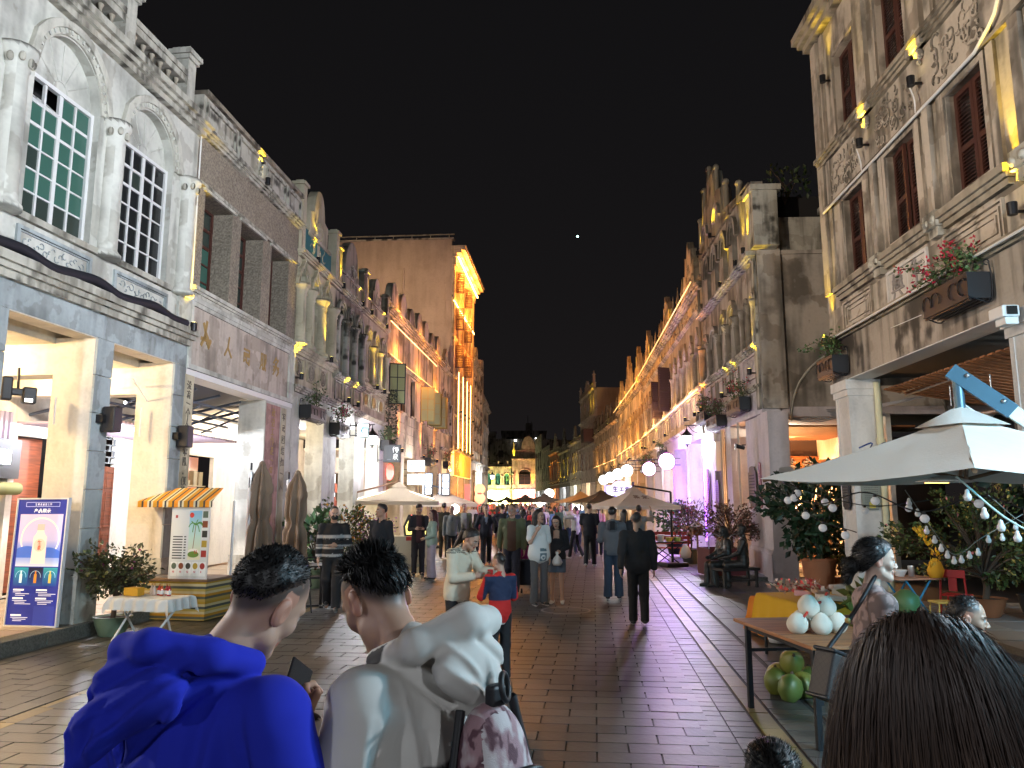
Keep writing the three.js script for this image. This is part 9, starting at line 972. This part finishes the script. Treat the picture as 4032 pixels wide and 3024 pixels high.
{ // urn with a bushy tree at the alley mouth
  const t = potTree('dark glossy bushy tree in a big terracotta urn at the alley mouth', [6.35, 0, -16.3], { r: 0.34, ph: 0.72, pm: M.terra, trunk: 0.25, tr: 0.04, R: 1.15, sq: [1.05, 1.1, 0.9], n: 44, leaves: 2300, ls: 0.17, sp: 0.2, lm: [0.012, 0.034, 0.012], bm: mat(0.12, 0.1, 0.05), name: 'urn_tree', cat: 'tree' });
  mesh('urn_rim', torus(0, 0.72, 0, 0.33, 0.03, PI / 2), M.terra, t);
  potTree('yellow-green shrub beside the terracotta urn', [6.9, 0, -16.6], { r: 0.2, ph: 0.3, pm: M.terra, trunk: 0.15, tr: 0.02, R: 0.5, sq: [0.8, 1, 0.8], n: 16, leaves: 260, ls: 0.14, lm: [0.1, 0.1, 0.02], name: 'shrub' });
  potTree('broad flowering bougainvillea bush with pale yellow-green and pink bracts at the right edge', [7.7, 0.05, -12.9], { r: 0.3, ph: 0.3, pm: M.terra, trunk: 0.35, tr: 0.05, R: 1.35, sq: [1.1, 0.62, 0.8], n: 46, leaves: 3600, ls: 0.085, lm: [0.045, 0.075, 0.018], fl: [[[0.45, 0.4, 0.1], 260, 0.075], [[0.55, 0.2, 0.2], 60, 0.08]], name: 'flowering_bush' });
  for (const [x, z, l] of [[8.2, -12.4, 'dark broad-leaved plant against the arcade back wall, left of the parasol arm'], [9.0, -11.2, 'dark broad-leaved plant under the slatted ceiling behind the parasol arm']]) potTree(l, [x, 0.05, z], { r: 0.25, ph: 0.4, pm: M.black, trunk: 1.7, tr: 0.03, R: 0.6, sq: [1, 0.8, 0.9], n: 20, leaves: 240, ls: 0.22, lm: [0.01, 0.025, 0.01], name: 'leafy_plant' });
  // potted row by the second house
  potTree('glossy green shrub with one red flower by the parasol mast, right row', [5.7, 0.1, -27.5], { r: 0.3, ph: 0.5, pm: M.black, trunk: 0.35, tr: 0.03, R: 0.75, sq: [1, 0.85, 0.8], n: 24, leaves: 700, ls: 0.14, lm: [0.05, 0.12, 0.035], fl: [[[0.5, 0.03, 0.02], 14, 0.12]], name: 'shrub' });
  potTree('sparse shrub with red leaves before the lit doorway, right row', [5.6, 0, -24.6], { r: 0.33, ph: 0.45, pm: mat(0.05, 0.055, 0.045), trunk: 0.4, tr: 0.03, R: 0.85, sq: [0.9, 0.9, 0.8], n: 26, leaves: 420, ls: 0.1, lm: [0.14, 0.1, 0.07], fl: [[[0.3, 0.02, 0.03], 70, 0.1]], name: 'shrub' });
  potTree('wide brownish-pink bougainvillea in a red box planter beside the bronze figures', [5.75, 0.5, -20.6], { r: 0.02, ph: 0.1, pm: M.black, trunk: 0.45, tr: 0.035, R: 0.95, sq: [1.25, 0.5, 0.8], n: 36, leaves: 1500, ls: 0.085, lm: [0.13, 0.085, 0.06], fl: [[[0.3, 0.16, 0.13], 240, 0.08]], name: 'potted_bougainvillea' });
  const b = thing('planter_box', 'dark red square wooden planter box behind the bronze figures', 'planter', [5.45, 0, -20.4], 0.1); mesh('side_board', [box2(-0.5, 0.5, 0.05, 0.72, 0.42, 0.46), box2(-0.5, 0.5, 0.05, 0.72, -0.46, -0.42), box2(-0.5, -0.46, 0.05, 0.72, -0.42, 0.42), box2(0.46, 0.5, 0.05, 0.72, -0.42, 0.42)], mat(0.1, 0.013, 0.013), b); mesh('soil', box2(-0.45, 0.45, 0.5, 0.62, -0.41, 0.41), M.soil, b); mesh('metal_hoop', [-0.3, 0.25].map(x => tube([[x - 0.15, 0.7, 0.3], [x - 0.14, 1.0, 0.3], [x, 1.08, 0.3], [x + 0.14, 1.0, 0.3], [x + 0.15, 0.7, 0.3]], 0.014, 24, 6)), M.steel, b);
  const h = thing('bird_house', 'small wooden lantern house on a post between the shrubs', 'bird house', [5.3, 0, -22.4]); mesh('post', bar([0, 0, 0], [0, 0.95, 0], 0.03), M.wood, h); mesh('box', [...frameRect(-0.14, 0.14, 0.95, 1.2, 0.04, -0.12, 0.24), box2(-0.1, 0.1, 0.99, 1.16, -0.1, 0.02)], wood(0.9, 0.6, 0.5), h); mesh('roof', tf(new THREE.ConeGeometry(0.28, 0.16, 4), 0, 1.28, 0, 0, PI / 4), wood(0.6, 0.4, 0.35), h);
  const ft = thing('folding_table', 'folding table with crossed black legs carrying red and white food tubs', 'table', [4.55, 0, -23.6], 0.2); mesh('tabletop', box2(-0.6, 0.6, 0.7, 0.73, -0.4, 0.4), M.darkWood, ft); for (const z of [-0.35, 0.35]) mesh('leg', [bar([-0.5, 0, z], [0.5, 0.7, z], 0.016), bar([0.5, 0, z], [-0.5, 0.7, z], 0.016)], M.iron, ft); [[-0.35, [0.55, 0.08, 0.06], 0.16], [-0.1, [0.6, 0.55, 0.5], 0.2], [0.15, [0.5, 0.4, 0.05], 0.12], [0.4, [0.25, 0.4, 0.08], 0.12]].forEach(([x, c, hh], i) => tag(mesh('food_tub', tf(mg(cyl(0, 0, 0, 0.09, 0.11, hh, 12)), 4.55 + x, 0.735 + hh / 2, -23.45 - x * 0.1), mat(...c)), ['red food tub', 'white food tub', 'yellow fruit tub', 'green fruit tub'][i] + ' on the crossed-leg folding table', 'tub'));
  const be = thing('red_bench', 'red slatted bench behind the food table', 'bench', [5.1, 0, -25.4], -0.1); mesh('seat', [0, 1, 2].map(k => box2(-0.7, 0.7, 0.42, 0.45, -0.2 + k * 0.14, -0.08 + k * 0.14)), mat(0.35, 0.05, 0.03), be); mesh('backrest', [0, 1, 2].map(k => box2(-0.7, 0.7, 0.55 + k * 0.14, 0.66 + k * 0.14, -0.24, -0.21)), mat(0.35, 0.05, 0.03), be); mesh('leg', [-0.62, 0.62].map(x => box2(x - 0.03, x + 0.03, 0, 0.95, -0.21, -0.16)), mat(0.3, 0.04, 0.03), be);
  tag(mesh('shopping_bag', tf(mg([tf(lathe([[0, -0.24], [0.15, -0.2], [0.18, -0.05], [0.12, 0.08], [0.02, 0.18]], 12), 0, 0, 0, 0, 0, 0, 1, 1, 0.6)]), 5.05, 0.5, -22.9), new THREE.MeshStandardMaterial({ map: canvas(64, 64, c => { c.fillStyle = '#e8e6e0'; c.fillRect(0, 0, 64, 64); c.fillStyle = '#e08a1c'; c.fillRect(0, 10, 40, 40); c.fillStyle = '#5a8ab0'; c.fillRect(44, 20, 12, 20); }), roughness: 0.4 }), null), 'orange and white plastic shopping bag hung from the folding table', 'bag');
}
{ // bronze figures on a stool
  const bz = mat(0.05, 0.042, 0.036, { roughness: 0.45, metalness: 0.55 });
  const mk = (label, p, ry, o) => { const t = person(label, { p, ry, seat: 1, cell: 0.016, hcell: 0.007, y: 0.0, ...o, top: { name: 'jacket', col: [1, 1, 1], wr: 0.01, ...(o.top || {}) }, bot: { col: [1, 1, 1], w: 0.075 } }); t.name = numbered('bronze_statue'); tag(t, label, 'statue'); t.traverse(q => { if (q.isMesh) q.material = bz; }); used.person--; return t; };
  mk('seated bronze figure with a shawl, hands on knees, left of the pair', [4.86, -18.0], -1.35, { fem: 1, hair: 'bob', h: 1.7, aL: ARMS.lap, aR: ARMS.lap, head: [0.3, 0.15, 0], top: { flare: 0.02, extra: [cap([0.16, 1.4, 0], [0.2, 1.15, 0.02], 0.08, 0.1, 0.04), cap([-0.16, 1.4, 0], [-0.2, 1.15, 0.02], 0.08, 0.1, 0.04)] } });
  mk('seated bronze figure in a jacket, back to the street, right of the pair', [5.2, -17.7], -1.9, { hair: 'short', h: 1.74, aL: ARMS.lap, aR: ARMS.lap, head: [0.1, 0.1, 0] });
  const st = thing('bronze_stool', 'bronze stool bench under the seated figures', 'stool', [5.05, 0, -17.75], 0.35); mesh('seat', rbox(0, 0.4, 0, 1.0, 0.06, 0.4, 0.01), bz, st); for (const [x, z] of [[-0.42, -0.15], [0.42, -0.15], [-0.42, 0.15], [0.42, 0.15]]) mesh('leg', box2(x - 0.03, x + 0.03, 0, 0.37, z - 0.03, z + 0.03), bz, st); mesh('stretcher', [box2(-0.4, 0.4, 0.14, 0.18, -0.17, -0.13), box2(-0.4, 0.4, 0.14, 0.18, 0.13, 0.17)], bz, st);
}
{ // café corner in the right arcade: blue-legged table, red chairs
  const t = thing('folding_table', 'small round-edged table with bright blue folding legs', 'table', [6.15, 0.0, -12.3], 0.2); mesh('tabletop', rbox(0, 0.72, 0, 0.75, 0.025, 0.6, 0.01), mat(0.45, 0.24, 0.16), t); for (const z of [-0.24, 0.24]) mesh('leg', [bar([-0.3, 0, z], [0.22, 0.71, z], 0.016), bar([0.3, 0, z], [-0.22, 0.71, z], 0.016)], mat(0.02, 0.22, 0.42), t); mesh('stretcher', bar([0, 0.36, -0.24], [0, 0.36, 0.24], 0.014), mat(0.02, 0.22, 0.42), t);
  tag(mesh('white_bowl', tf(lathe([[0, 0], [0.06, 0.01], [0.11, 0.1], [0.115, 0.11], [0.1, 0.1], [0, 0.03]], 16), 6.02, 0.735, -12.25), M.whitePaint), 'white bowl on the blue-legged table', 'bowl'); tag(mesh('cutlery_tin', tf(lathe([[0, 0], [0.045, 0], [0.05, 0.16], [0.04, 0.16], [0.03, 0.04], [0, 0.03]], 14), 6.25, 0.735, -12.35), M.alu), 'shiny cutlery tin on the blue-legged table', 'tin');
  const c = (label, p, ry, m) => { const q = thing('metal_chair', label, 'chair', p, ry); mesh('seat', rbox(0, 0.45, 0, 0.38, 0.02, 0.38, 0.01), m, q); mesh('backrest', [rbox(0, 0.78, -0.2, 0.36, 0.12, 0.02, 0.01), rbox(0, 0.62, -0.19, 0.12, 0.2, 0.015, 0.006)], m, q); for (const [x, z] of [[-1, -1], [1, -1], [-1, 1], [1, 1]]) mesh('leg', bar([x * 0.16, z < 0 ? 0.8 : 0.45, z * (z < 0 ? 0.19 : 0.16)], [x * 0.2, 0, z * 0.21], 0.016), m, q); }; const red = mat(0.5, 0.025, 0.03, { roughness: 0.35 }); c('glossy red metal chair before the flowering bush', [6.85, 0.02, -12.2], 2.4, red); c('red metal chair at the right edge, half hidden by leaves', [7.9, 0.02, -10.9], -2, red);
  const s = thing('yellow_stool', 'small yellow stool beside the blue-legged table', 'stool', [6.3, 0.02, -11.6]); mesh('seat', rbox(0, 0.42, 0, 0.3, 0.03, 0.3, 0.01), mat(0.5, 0.36, 0.08), s); for (const [x, z] of [[-1, -1], [1, -1], [-1, 1], [1, 1]]) mesh('leg', bar([x * 0.12, 0.41, z * 0.12], [x * 0.15, 0, z * 0.15], 0.012), mat(0.5, 0.36, 0.08), s);
  tag(mesh('coconut_green', tf(mg(lathe([[0, -0.14], [0.08, -0.12], [0.13, -0.02], [0.12, 0.08], [0.04, 0.14], [0, 0.14]], 16)), 3.72, 0.92, -7.5), mat(0.12, 0.16, 0.05, { roughness: 0.5 })), 'big green coconut behind the shoulder of the woman in the mauve blouse', 'coconut'); tag(mesh('sugar_leaf', leafCloud(() => [[3.35 + rr(-0.15, 0.2), 0.85 + rr(-0.05, 0.2), -7.6 + rr(-0.1, 0.1)], V3(-0.6, 0.6, 0)], 40, 0.2), leafM(0.12, 0.14, 0.03)), 'yellow-green leaves beside the big green coconut', 'leaves', null, 'stuff'); const k = thing('display_table', 'dark display table holding the big green coconut', 'table', [3.6, 0, -7.55]); mesh('tabletop', box2(-0.4, 0.5, 0.74, 0.78, -0.3, 0.3), M.darkWood, k); mesh('leg', [[-0.35, -0.25], [0.45, -0.25], [-0.35, 0.25], [0.45, 0.25]].map(q => bar([q[0], 0, q[1]], [q[0], 0.74, q[1]], 0.02)), M.black, k);
  tag(mesh('orange_bag', tf(mg([tf(lathe([[0, 0], [0.1, 0.01], [0.13, 0.12], [0.09, 0.24], [0.03, 0.3]], 10), 0, 0, 0, 0, 0, 0, 1, 1, 0.7)]), 6.5, 0.73, -12.1), cloth(0.62, 0.33, 0.02)), 'orange-yellow wrapped bouquet bag hanging before the bush', 'bag'); tag(mesh('yellow_orchid', leafCloud(() => { const s = R(); return [[6.35 + 0.12 * Math.sin(s * 5) + rr(-0.05, 0.05), 0.9 + s * 0.6, -12.0 + rr(-0.05, 0.05)], V3(0, 1, 0)]; }, 70, 0.08), leafM(0.65, 0.42, 0.02)), 'spray of yellow orchids above the orange bag', 'flowers', null, 'stuff');
}
// ---- fittings on the right fronts
{ const rq = (u, off = 0.02) => { const a = [6.34, -15], d = [-0.0439, 0.999]; return [a[0] + d[0] * u - d[1] * off, a[1] + d[1] * u + d[0] * off]; }, ry1 = Math.atan2(-0.999, -0.0439), P = (u, y, off) => { const q = rq(u, off); return [q[0], y, q[1]]; };
  planterBox('black window planter trailing thin green stems on the corner of the stained house', P(0.5, 4.27, 0.03), ry1, 0.8, null, 1.5, -1); planterBox('large black window planter with crimson bougainvillea, nearest on the right', P(5.05, 4.42, 0.05), ry1, 1.15, [0.4, 0.01, 0.04], 1.9, -1);
  const q1 = rq(0.72, -0.28); plaque('wall_plaque', 'pale bronze shield plaque with a yellow square on the lit white pillar', [q1[0], 1.75, q1[1] + 0.01], ry1 + PI / 2, 0.34, 0.5, 'tablet', mat(0.22, 0.25, 0.22), mat(0.12, 0.14, 0.13)); const q2 = rq(0.4, 0.03); plaque('wall_plaque', 'narrow dark plaque on the street face of the white pillar', [q2[0], 1.75, q2[1]], ry1, 0.3, 0.55, 'tablet', mat(0.03, 0.03, 0.035), mat(0.12, 0.12, 0.12), 7); tag(mesh('yellow_tile', tf(mg(box(0, 0, 0, 0.11, 0.11, 0.01)), q1[0], 1.83, q1[1] + 0.045, 0, ry1 + PI / 2), mat(0.5, 0.42, 0.08)), 'small square yellow tile on the shield plaque', 'tile');
  const fl = thing('flood_lamp', 'white bracket flood lamp on the capital of the near white pillar', 'lamp', P(6.1, 4.05, 0.12), ry1); mesh('housing', [rbox(0, 0.05, 0.1, 0.3, 0.14, 0.2, 0.02), box2(-0.1, 0.1, -0.1, 0.0, 0, 0.15)], M.whitePaint, fl); mesh('glass', box2(0.16, 0.17, 0, 0.1, 0.04, 0.16), M.glassDark, fl); }
{ const A = [6.26, -19.12], d = [0.0499, -0.9988], q = (u, off) => [A[0] + d[0] * u + d[1] * off, A[1] + d[1] * u - d[0] * off], ry = Math.atan2(-0.9988, -0.0499), P = (u, y, off = 0.03) => { const a = q(u, off); return [a[0], y, a[1]]; };
  planterBox('black window planter with two crimson geranium heads on the alley corner', P(1.7, 4.3), ry, 1.5, [0.3, 0.01, 0.03], 1.3, 1); planterBox('black window planter with dark straggling vines beside the geraniums', P(4.6, 4.15), ry, 1.6, [0.16, 0.03, 0.05], 2, 1); planterBox('dark overgrown planter above the right lantern', P(6.3, 4.5), ry, 1.4, null, 2.2, 1);
  lantern('white lit lantern on a bracket on the right row above the purple-lit wall', P(7.6, 4.2, 0), ry, 40);
  const br = [mat(0.1, 0.06, 0.03), mat(0.06, 0.035, 0.02)]; plaque('wall_plaque', 'brown shaped plaque on the pillar left of the pipes', P(5.3, 1.7, 0.05), ry, 0.5, 0.85, 'tablet', ...br); plaque('wall_plaque', 'large grey-brown tablet plaque on the recessed corner pier', P(1.45, 1.75, -0.06), ry, 0.75, 1.05, 'tablet', mat(0.16, 0.13, 0.11), mat(0.07, 0.05, 0.045)); plaque('wall_plaque', 'thin red plaque beside the grey-brown tablet', P(0.35, 1.75, 0.03), ry, 0.2, 1.1, 'tablet', mat(0.25, 0.1, 0.1), mat(0.4, 0.2, 0.18), 12); plaque('wall_plaque', 'pale grey plaque on the alley face of the corner pillar', [6.62, 1.75, -18.66], ry + PI / 2, 0.5, 0.95, 'tablet', mat(0.34, 0.34, 0.33), mat(0.16, 0.15, 0.15)); plaque('wall_plaque', 'thin dark red plaque left of the brown plaque', P(6.7, 1.65, 0.05), ry, 0.26, 1.3, 'tablet', mat(0.14, 0.05, 0.06), mat(0.3, 0.15, 0.15), 12);
  const cam = thing('security_camera', 'dark security camera on a white cable by the corner pillar', 'camera', P(1.4, 3.35, 0.1), ry); mesh('body', [cyl(0, 0, 0.16, 0.05, 0.06, 0.26, 12, PI / 2.4), box2(-0.03, 0.03, 0.03, 0.06, 0, 0.1)], M.black, cam); mesh('cable', tube([[0, 0.02, 0], [-0.5, 0.06, 0.02], [-1, 0.0, 0.0], [-1.1, -0.6, 0.02]], 0.012, 20, 5), M.whitePaint, cam); mesh('hood', box2(-0.06, 0.06, -0.08, 0.06, 0.26, 0.29), M.whitePaint, cam); }
{ const A = [6.6006, -25.9315], d = [0.0714, -0.9975], q = (u, off) => [A[0] + d[0] * u + d[1] * off, A[1] + d[1] * u - d[0] * off], ry = Math.atan2(-0.9975, -0.0714), P = (u, y, off = 0.03) => { const a = q(u, off); return [a[0], y, a[1]]; };
  [[11.2, 4.0, 'with brown leaves, second from the right lantern'], [18.4, 3.75, 'with green leaves over the globe lamps'], [16.2, 3.7, 'with reddish leaves near the brown shutters'], [20.5, 3.7, 'at the far end of the amber front']].forEach(([u, y, l]) => planterBox('small black window planter ' + l, P(u, y), ry, 1.3, u === 16.2 ? [0.25, 0.05, 0.05] : null, 1.2, 1));
  for (const [u, l] of [[6.7, 'nearer and larger of two'], [13.9, 'farther of two']]) { const t = thing('disc_sign', `glowing white disc sign with a purple rim, ${l}`, 'sign', P(u, 3.6, 0.55), 0.16); mesh('lamp_disc', tf(cyl(0, 0, 0, 0.34, 0.34, 0.1, 32, PI / 2), 0, 0, 0), glow(1, 0.93, 1, 5), t); mesh('rim', [torus(0, 0, 0.05, 0.36, 0.02, 0, 0, 0, 32), torus(0, 0, -0.05, 0.4, 0.015, 0, 0, -1, 24, 2.6)], mat(0.12, 0.02, 0.1), t); mesh('bracket', [bar([0.36, 0.14, 0], [0.62, 0.14, 0], 0.016), bar([0.36, -0.14, 0], [0.62, -0.14, 0], 0.016)], M.iron, t); const w = P(u, 3.6, 0.55); point([w[0] - 0.1, 3.6, w[2] + 0.45], 0xf6e4ff, 13, 0.3); }
  mesh('purple_tube_lamp', box2(0, 0.05, 0, 3.4, 0, 0.05), glow(0.45, 0.12, 1, 4)).position.set(...P(0.5, 0.6, 0.1)); tag(scene.children[scene.children.length - 1], 'tall violet neon tube at the joint of two right-hand houses', 'neon tube'); point(P(0.9, 2.6, 0.7), 0x9a4dff, 18, 0.15); point(P(7.7, 2.6, 0.7), 0x9a4dff, 18, 0.15); point(P(3.8, 2.2, 1.2), 0xc890ff, 22, 0.2);
  for (let i = 0; i < 4; i++) { const z = -44 + i * 3, x = 5.2, y = 3.16 + i * 0.05; const t = thing('globe_lamp', `round white globe lamp, ${['farthest', 'second farthest', 'second nearest', 'nearest'][i]} of the row of four on the right`, 'lamp', [x, y, z]); mesh('lamp_globe', sph(0, 0, 0, 0.27, 18), glow(1, 0.98, 0.92, 6), t); mesh('arm', [bar([0, 0.26, 0], [0, 0.45, 0], 0.015), bar([0, 0.45, 0], [2.2, 0.55, 0], 0.02)], M.iron, t); point([x, y, z], 0xfff2dc, 16, 0.27); }
  const pt = parasol('cream parasol with tiered top and printed lettering, in front of the white globe lamps', [3.65, 0, -23.4], 0.3, 1.02, 1.78, 2.28, cloth(0.6, 0.52, 0.44), { val: 0.1, pole: [1.15, 0.2, 2.2], pm: M.iron }); mesh('lettering', [...glyph3('茶', 0, 0, 0, 0.2, 0.02, 0.01), ...glyph3('家', 0.25, -0.02, 0, 0.2, 0.02, 0.01)].map(g => tf(g, -0.2, 2.05, 0.62, -1.1)), mat(0.2, 0.12, 0.08), pt);
  const ss = thing('shop_sign', 'white scalloped shop sign above the cream parasol', 'sign', [5.0, 2.55, -36]); const sq = new THREE.Shape(); sq.moveTo(-0.55, -0.3); sq.lineTo(0.55, -0.3); sq.lineTo(0.6, 0.1); sq.quadraticCurveTo(0.35, 0.1, 0.3, 0.25); sq.quadraticCurveTo(0, 0.42, -0.3, 0.25); sq.quadraticCurveTo(-0.35, 0.1, -0.6, 0.1); mesh('sign_board', ext(sq, 0.06), glow(0.9, 0.92, 0.92, 0.5), ss); mesh('letter', [...glyph3('生', -0.2, -0.05, 0.07, 0.22, 0.03, 0.02), ...glyph3('工', 0.08, -0.05, 0.07, 0.2, 0.03, 0.02), ...glyph3('家', 0.33, -0.05, 0.07, 0.2, 0.03, 0.02)], M.black, ss);
  for (const [z, l] of [[-52, 'nearer'], [-57, 'farther']]) { const t = thing('blue_sign', `blue lit window sign with white bars, ${l} of two`, 'sign', [7.2, 2.4, z]); mesh('sign_panel', box2(-0.42, 0.42, -0.75, 0.75, 0, 0.08), glow(0.05, 0.1, 0.7, 1.5), t); mesh('sign_bar', [...Array(5)].map((_, k) => box2(-0.25, 0.25, -0.6 + k * 0.26, -0.45 + k * 0.26, 0.08, 0.1)), glow(0.7, 0.85, 1, 2), t); }
  lantern('far white lantern on the right row before the blue signs', [7.6, 3.6, -58], -1.5, 40); lantern('far white lantern on the left row at the bend', [-2.0, 3.9, -57], 1.5, 40); }
// far stalls and their lamps
[['dark thatched stall parasol in the far crowd', 2.6, -62, [0.06, 0.05, 0.045]], ['small dark stall parasol beside the thatched one', 1.2, -70, [0.05, 0.045, 0.04]], ['pale thatched stall parasol lit from below, far right', 4.6, -52, [0.35, 0.26, 0.15]], ['black stall parasol nearer than the pale one, far right', 5.4, -47, [0.02, 0.02, 0.022]], ['dark stall parasol before the orange lights at the far end', -0.6, -92, [0.05, 0.04, 0.03]], ['dark stall parasol left of the far orange lights', -3.0, -85, [0.06, 0.05, 0.04]]].forEach(([l, x, z, c]) => { parasol(l, [x, 0, z], 0.3, 1.4, 1.95, 2.55, cloth(...c), { pole: [0.05, 0.05, 2.4], pm: M.iron }); });
[[4.4, 1.5, -51, 1, 0.96, 0.88, 0.28, 50], [3.9, 1.6, -50, 1, 0.98, 0.95, 0.2, 0], [2.2, 1.75, -61, 1, 0.9, 0.75, 0.2, 30], [0.4, 1.8, -80, 1, 0.6, 0.2, 0.3, 60], [-0.8, 1.8, -88, 1, 0.7, 0.3, 0.35, 80], [1.6, 1.9, -90, 1, 0.65, 0.25, 0.35, 60], [3.4, 2.4, -84, 0.95, 0.97, 1, 0.4, 80], [4.6, 3, -96, 0.95, 0.97, 1, 0.6, 120], [4.2, 2.2, -104, 1, 0.95, 0.95, 0.5, 0], [-2.2, 1.9, -100, 1, 0.75, 0.35, 0.4, 60], [3.3, 1.8, -110, 1, 0.8, 0.5, 0.5, 60], [-4.2, 2.2, -120, 1, 0.9, 0.6, 0.5, 80]].forEach(([x, y, z, r, g, b, s, k], i) => { tag(mesh('stall_lamp', sph(x, y, z, s, 12), glow(r, g, b, 7)), ['white lamp under the pale thatched parasol', 'second white lamp left of the pale thatched parasol', 'warm lamp by the dark thatched parasol', 'orange lamp low in the far crowd, right', 'orange lamp low in the far crowd, left', 'orange lamp beside the far red sign', 'cold white lamp on the far right row', 'big cold white lamp cluster on the far right row', 'white lamp behind the cold cluster', 'amber lamp left of the far end', 'amber lamp right of the far end', 'amber lamp at the foot of the far left house'][i], 'lamp'); if (k) point([x, y, z], new THREE.Color(r, g, b).getHex(), k * 0.8, s); });
{ const rp = thing('rooftop_plant', 'wild shrub growing on the roof edge above the alley wall', 'plant', [7.3, 9.75, -19.6]); mesh('stem', [...Array(5)].map(() => tube([[0, 0, 0], [rr(-0.2, 0.2), 0.4, 0], [rr(-0.5, 0.6), rr(0.5, 1), rr(-0.2, 0.2)]], 0.012, 8, 4)), M.bark, rp); mesh('foliage', leafCloud(() => [[rr(-0.5, 0.7), rr(0.1, 1.0), rr(-0.3, 0.3)], V3(0, 1, 0)], 110, 0.16), leafM(0.03, 0.05, 0.015), rp); }
tag(mesh('drone_light', sph(8.0, 34, -90, 0.12, 8), glow(0.6, 1, 0.9, 8)), 'tiny blue-green point of light in the night sky', 'light');
// ---- lamps of the street beside and behind the camera: the same wall lanterns, shop fronts and flood lamps as in view
{ const l = (label, p, ry, k) => lantern(label, p, ry, k);
  l('white lantern on the left row just outside the frame', [-6.9, 4.0, -4.2], 1.45, 46); l('white lantern on the right row just outside the frame', [5.72, 3.9, -3.0], -1.6, 58); l('white lantern on the left row behind the camera', [-6.9, 4.0, 5], 1.45, 40); l('white lantern on the right row behind the camera', [5.6, 3.9, 7], -1.6, 60);
  const fl = (label, p, to, k, c, ang = 0.75) => { const t = thing('flood_lamp', label, 'lamp', p); const d = V3(to[0] - p[0], to[1] - p[1], to[2] - p[2]).normalize(); mesh('housing', [rbox(0, 0, 0, 0.4, 0.3, 0.12, 0.02), bar([0, -0.15, 0], [0, -0.3, 0], 0.03)], M.iron, t); const e = mesh('lamp_glass', tf(new THREE.BoxGeometry(0.36, 0.26, 0.01), 0, 0, 0.068), glow(0.95, 0.97, 1, 4), t); t.lookAt(...to); spot([p[0] + d.x * 0.12, p[1] + d.y * 0.12, p[2] + d.z * 0.12], to, c, k, ang, 0.9, 0.16); };
  fl('flood lamp on the next house on the right, turned to the left fronts', [5.5, 6.6, -3.5], [-6, 7.4, -12.5], 560, 0xeff4ff, 0.5);
  fl('flood lamp on the next house on the left, turned to the right fronts', [-6.9, 6.6, -3.5], [6.2, 8.6, -13.5], 380, 0xffe8d0, 0.52);
  fl('flood lamp on the roof of the cream house, turned to the tall block', [-5.3, 9.3, -27.5], [-7, 12.5, -43], 520, 0xffd9b0, 0.42);
  // bright shop sign of the next house on the right
  const s = thing('shop_sign', 'cyan-white lit shop sign on the next house, outside the frame on the right', 'sign', [5.85, 3.5, -2.6]); mesh('sign_light', box2(-0.06, 0.02, -0.45, 0.45, -1.2, 1.2), glow(0.5, 0.9, 1, 3), s); area([5.75, 3.5, -2.6], [3.6, 1.2, -6], 0x52d2ff, 60, 2.2, 0.8);
}
camera.updateProjectionMatrix();
renderer.render(scene, camera);
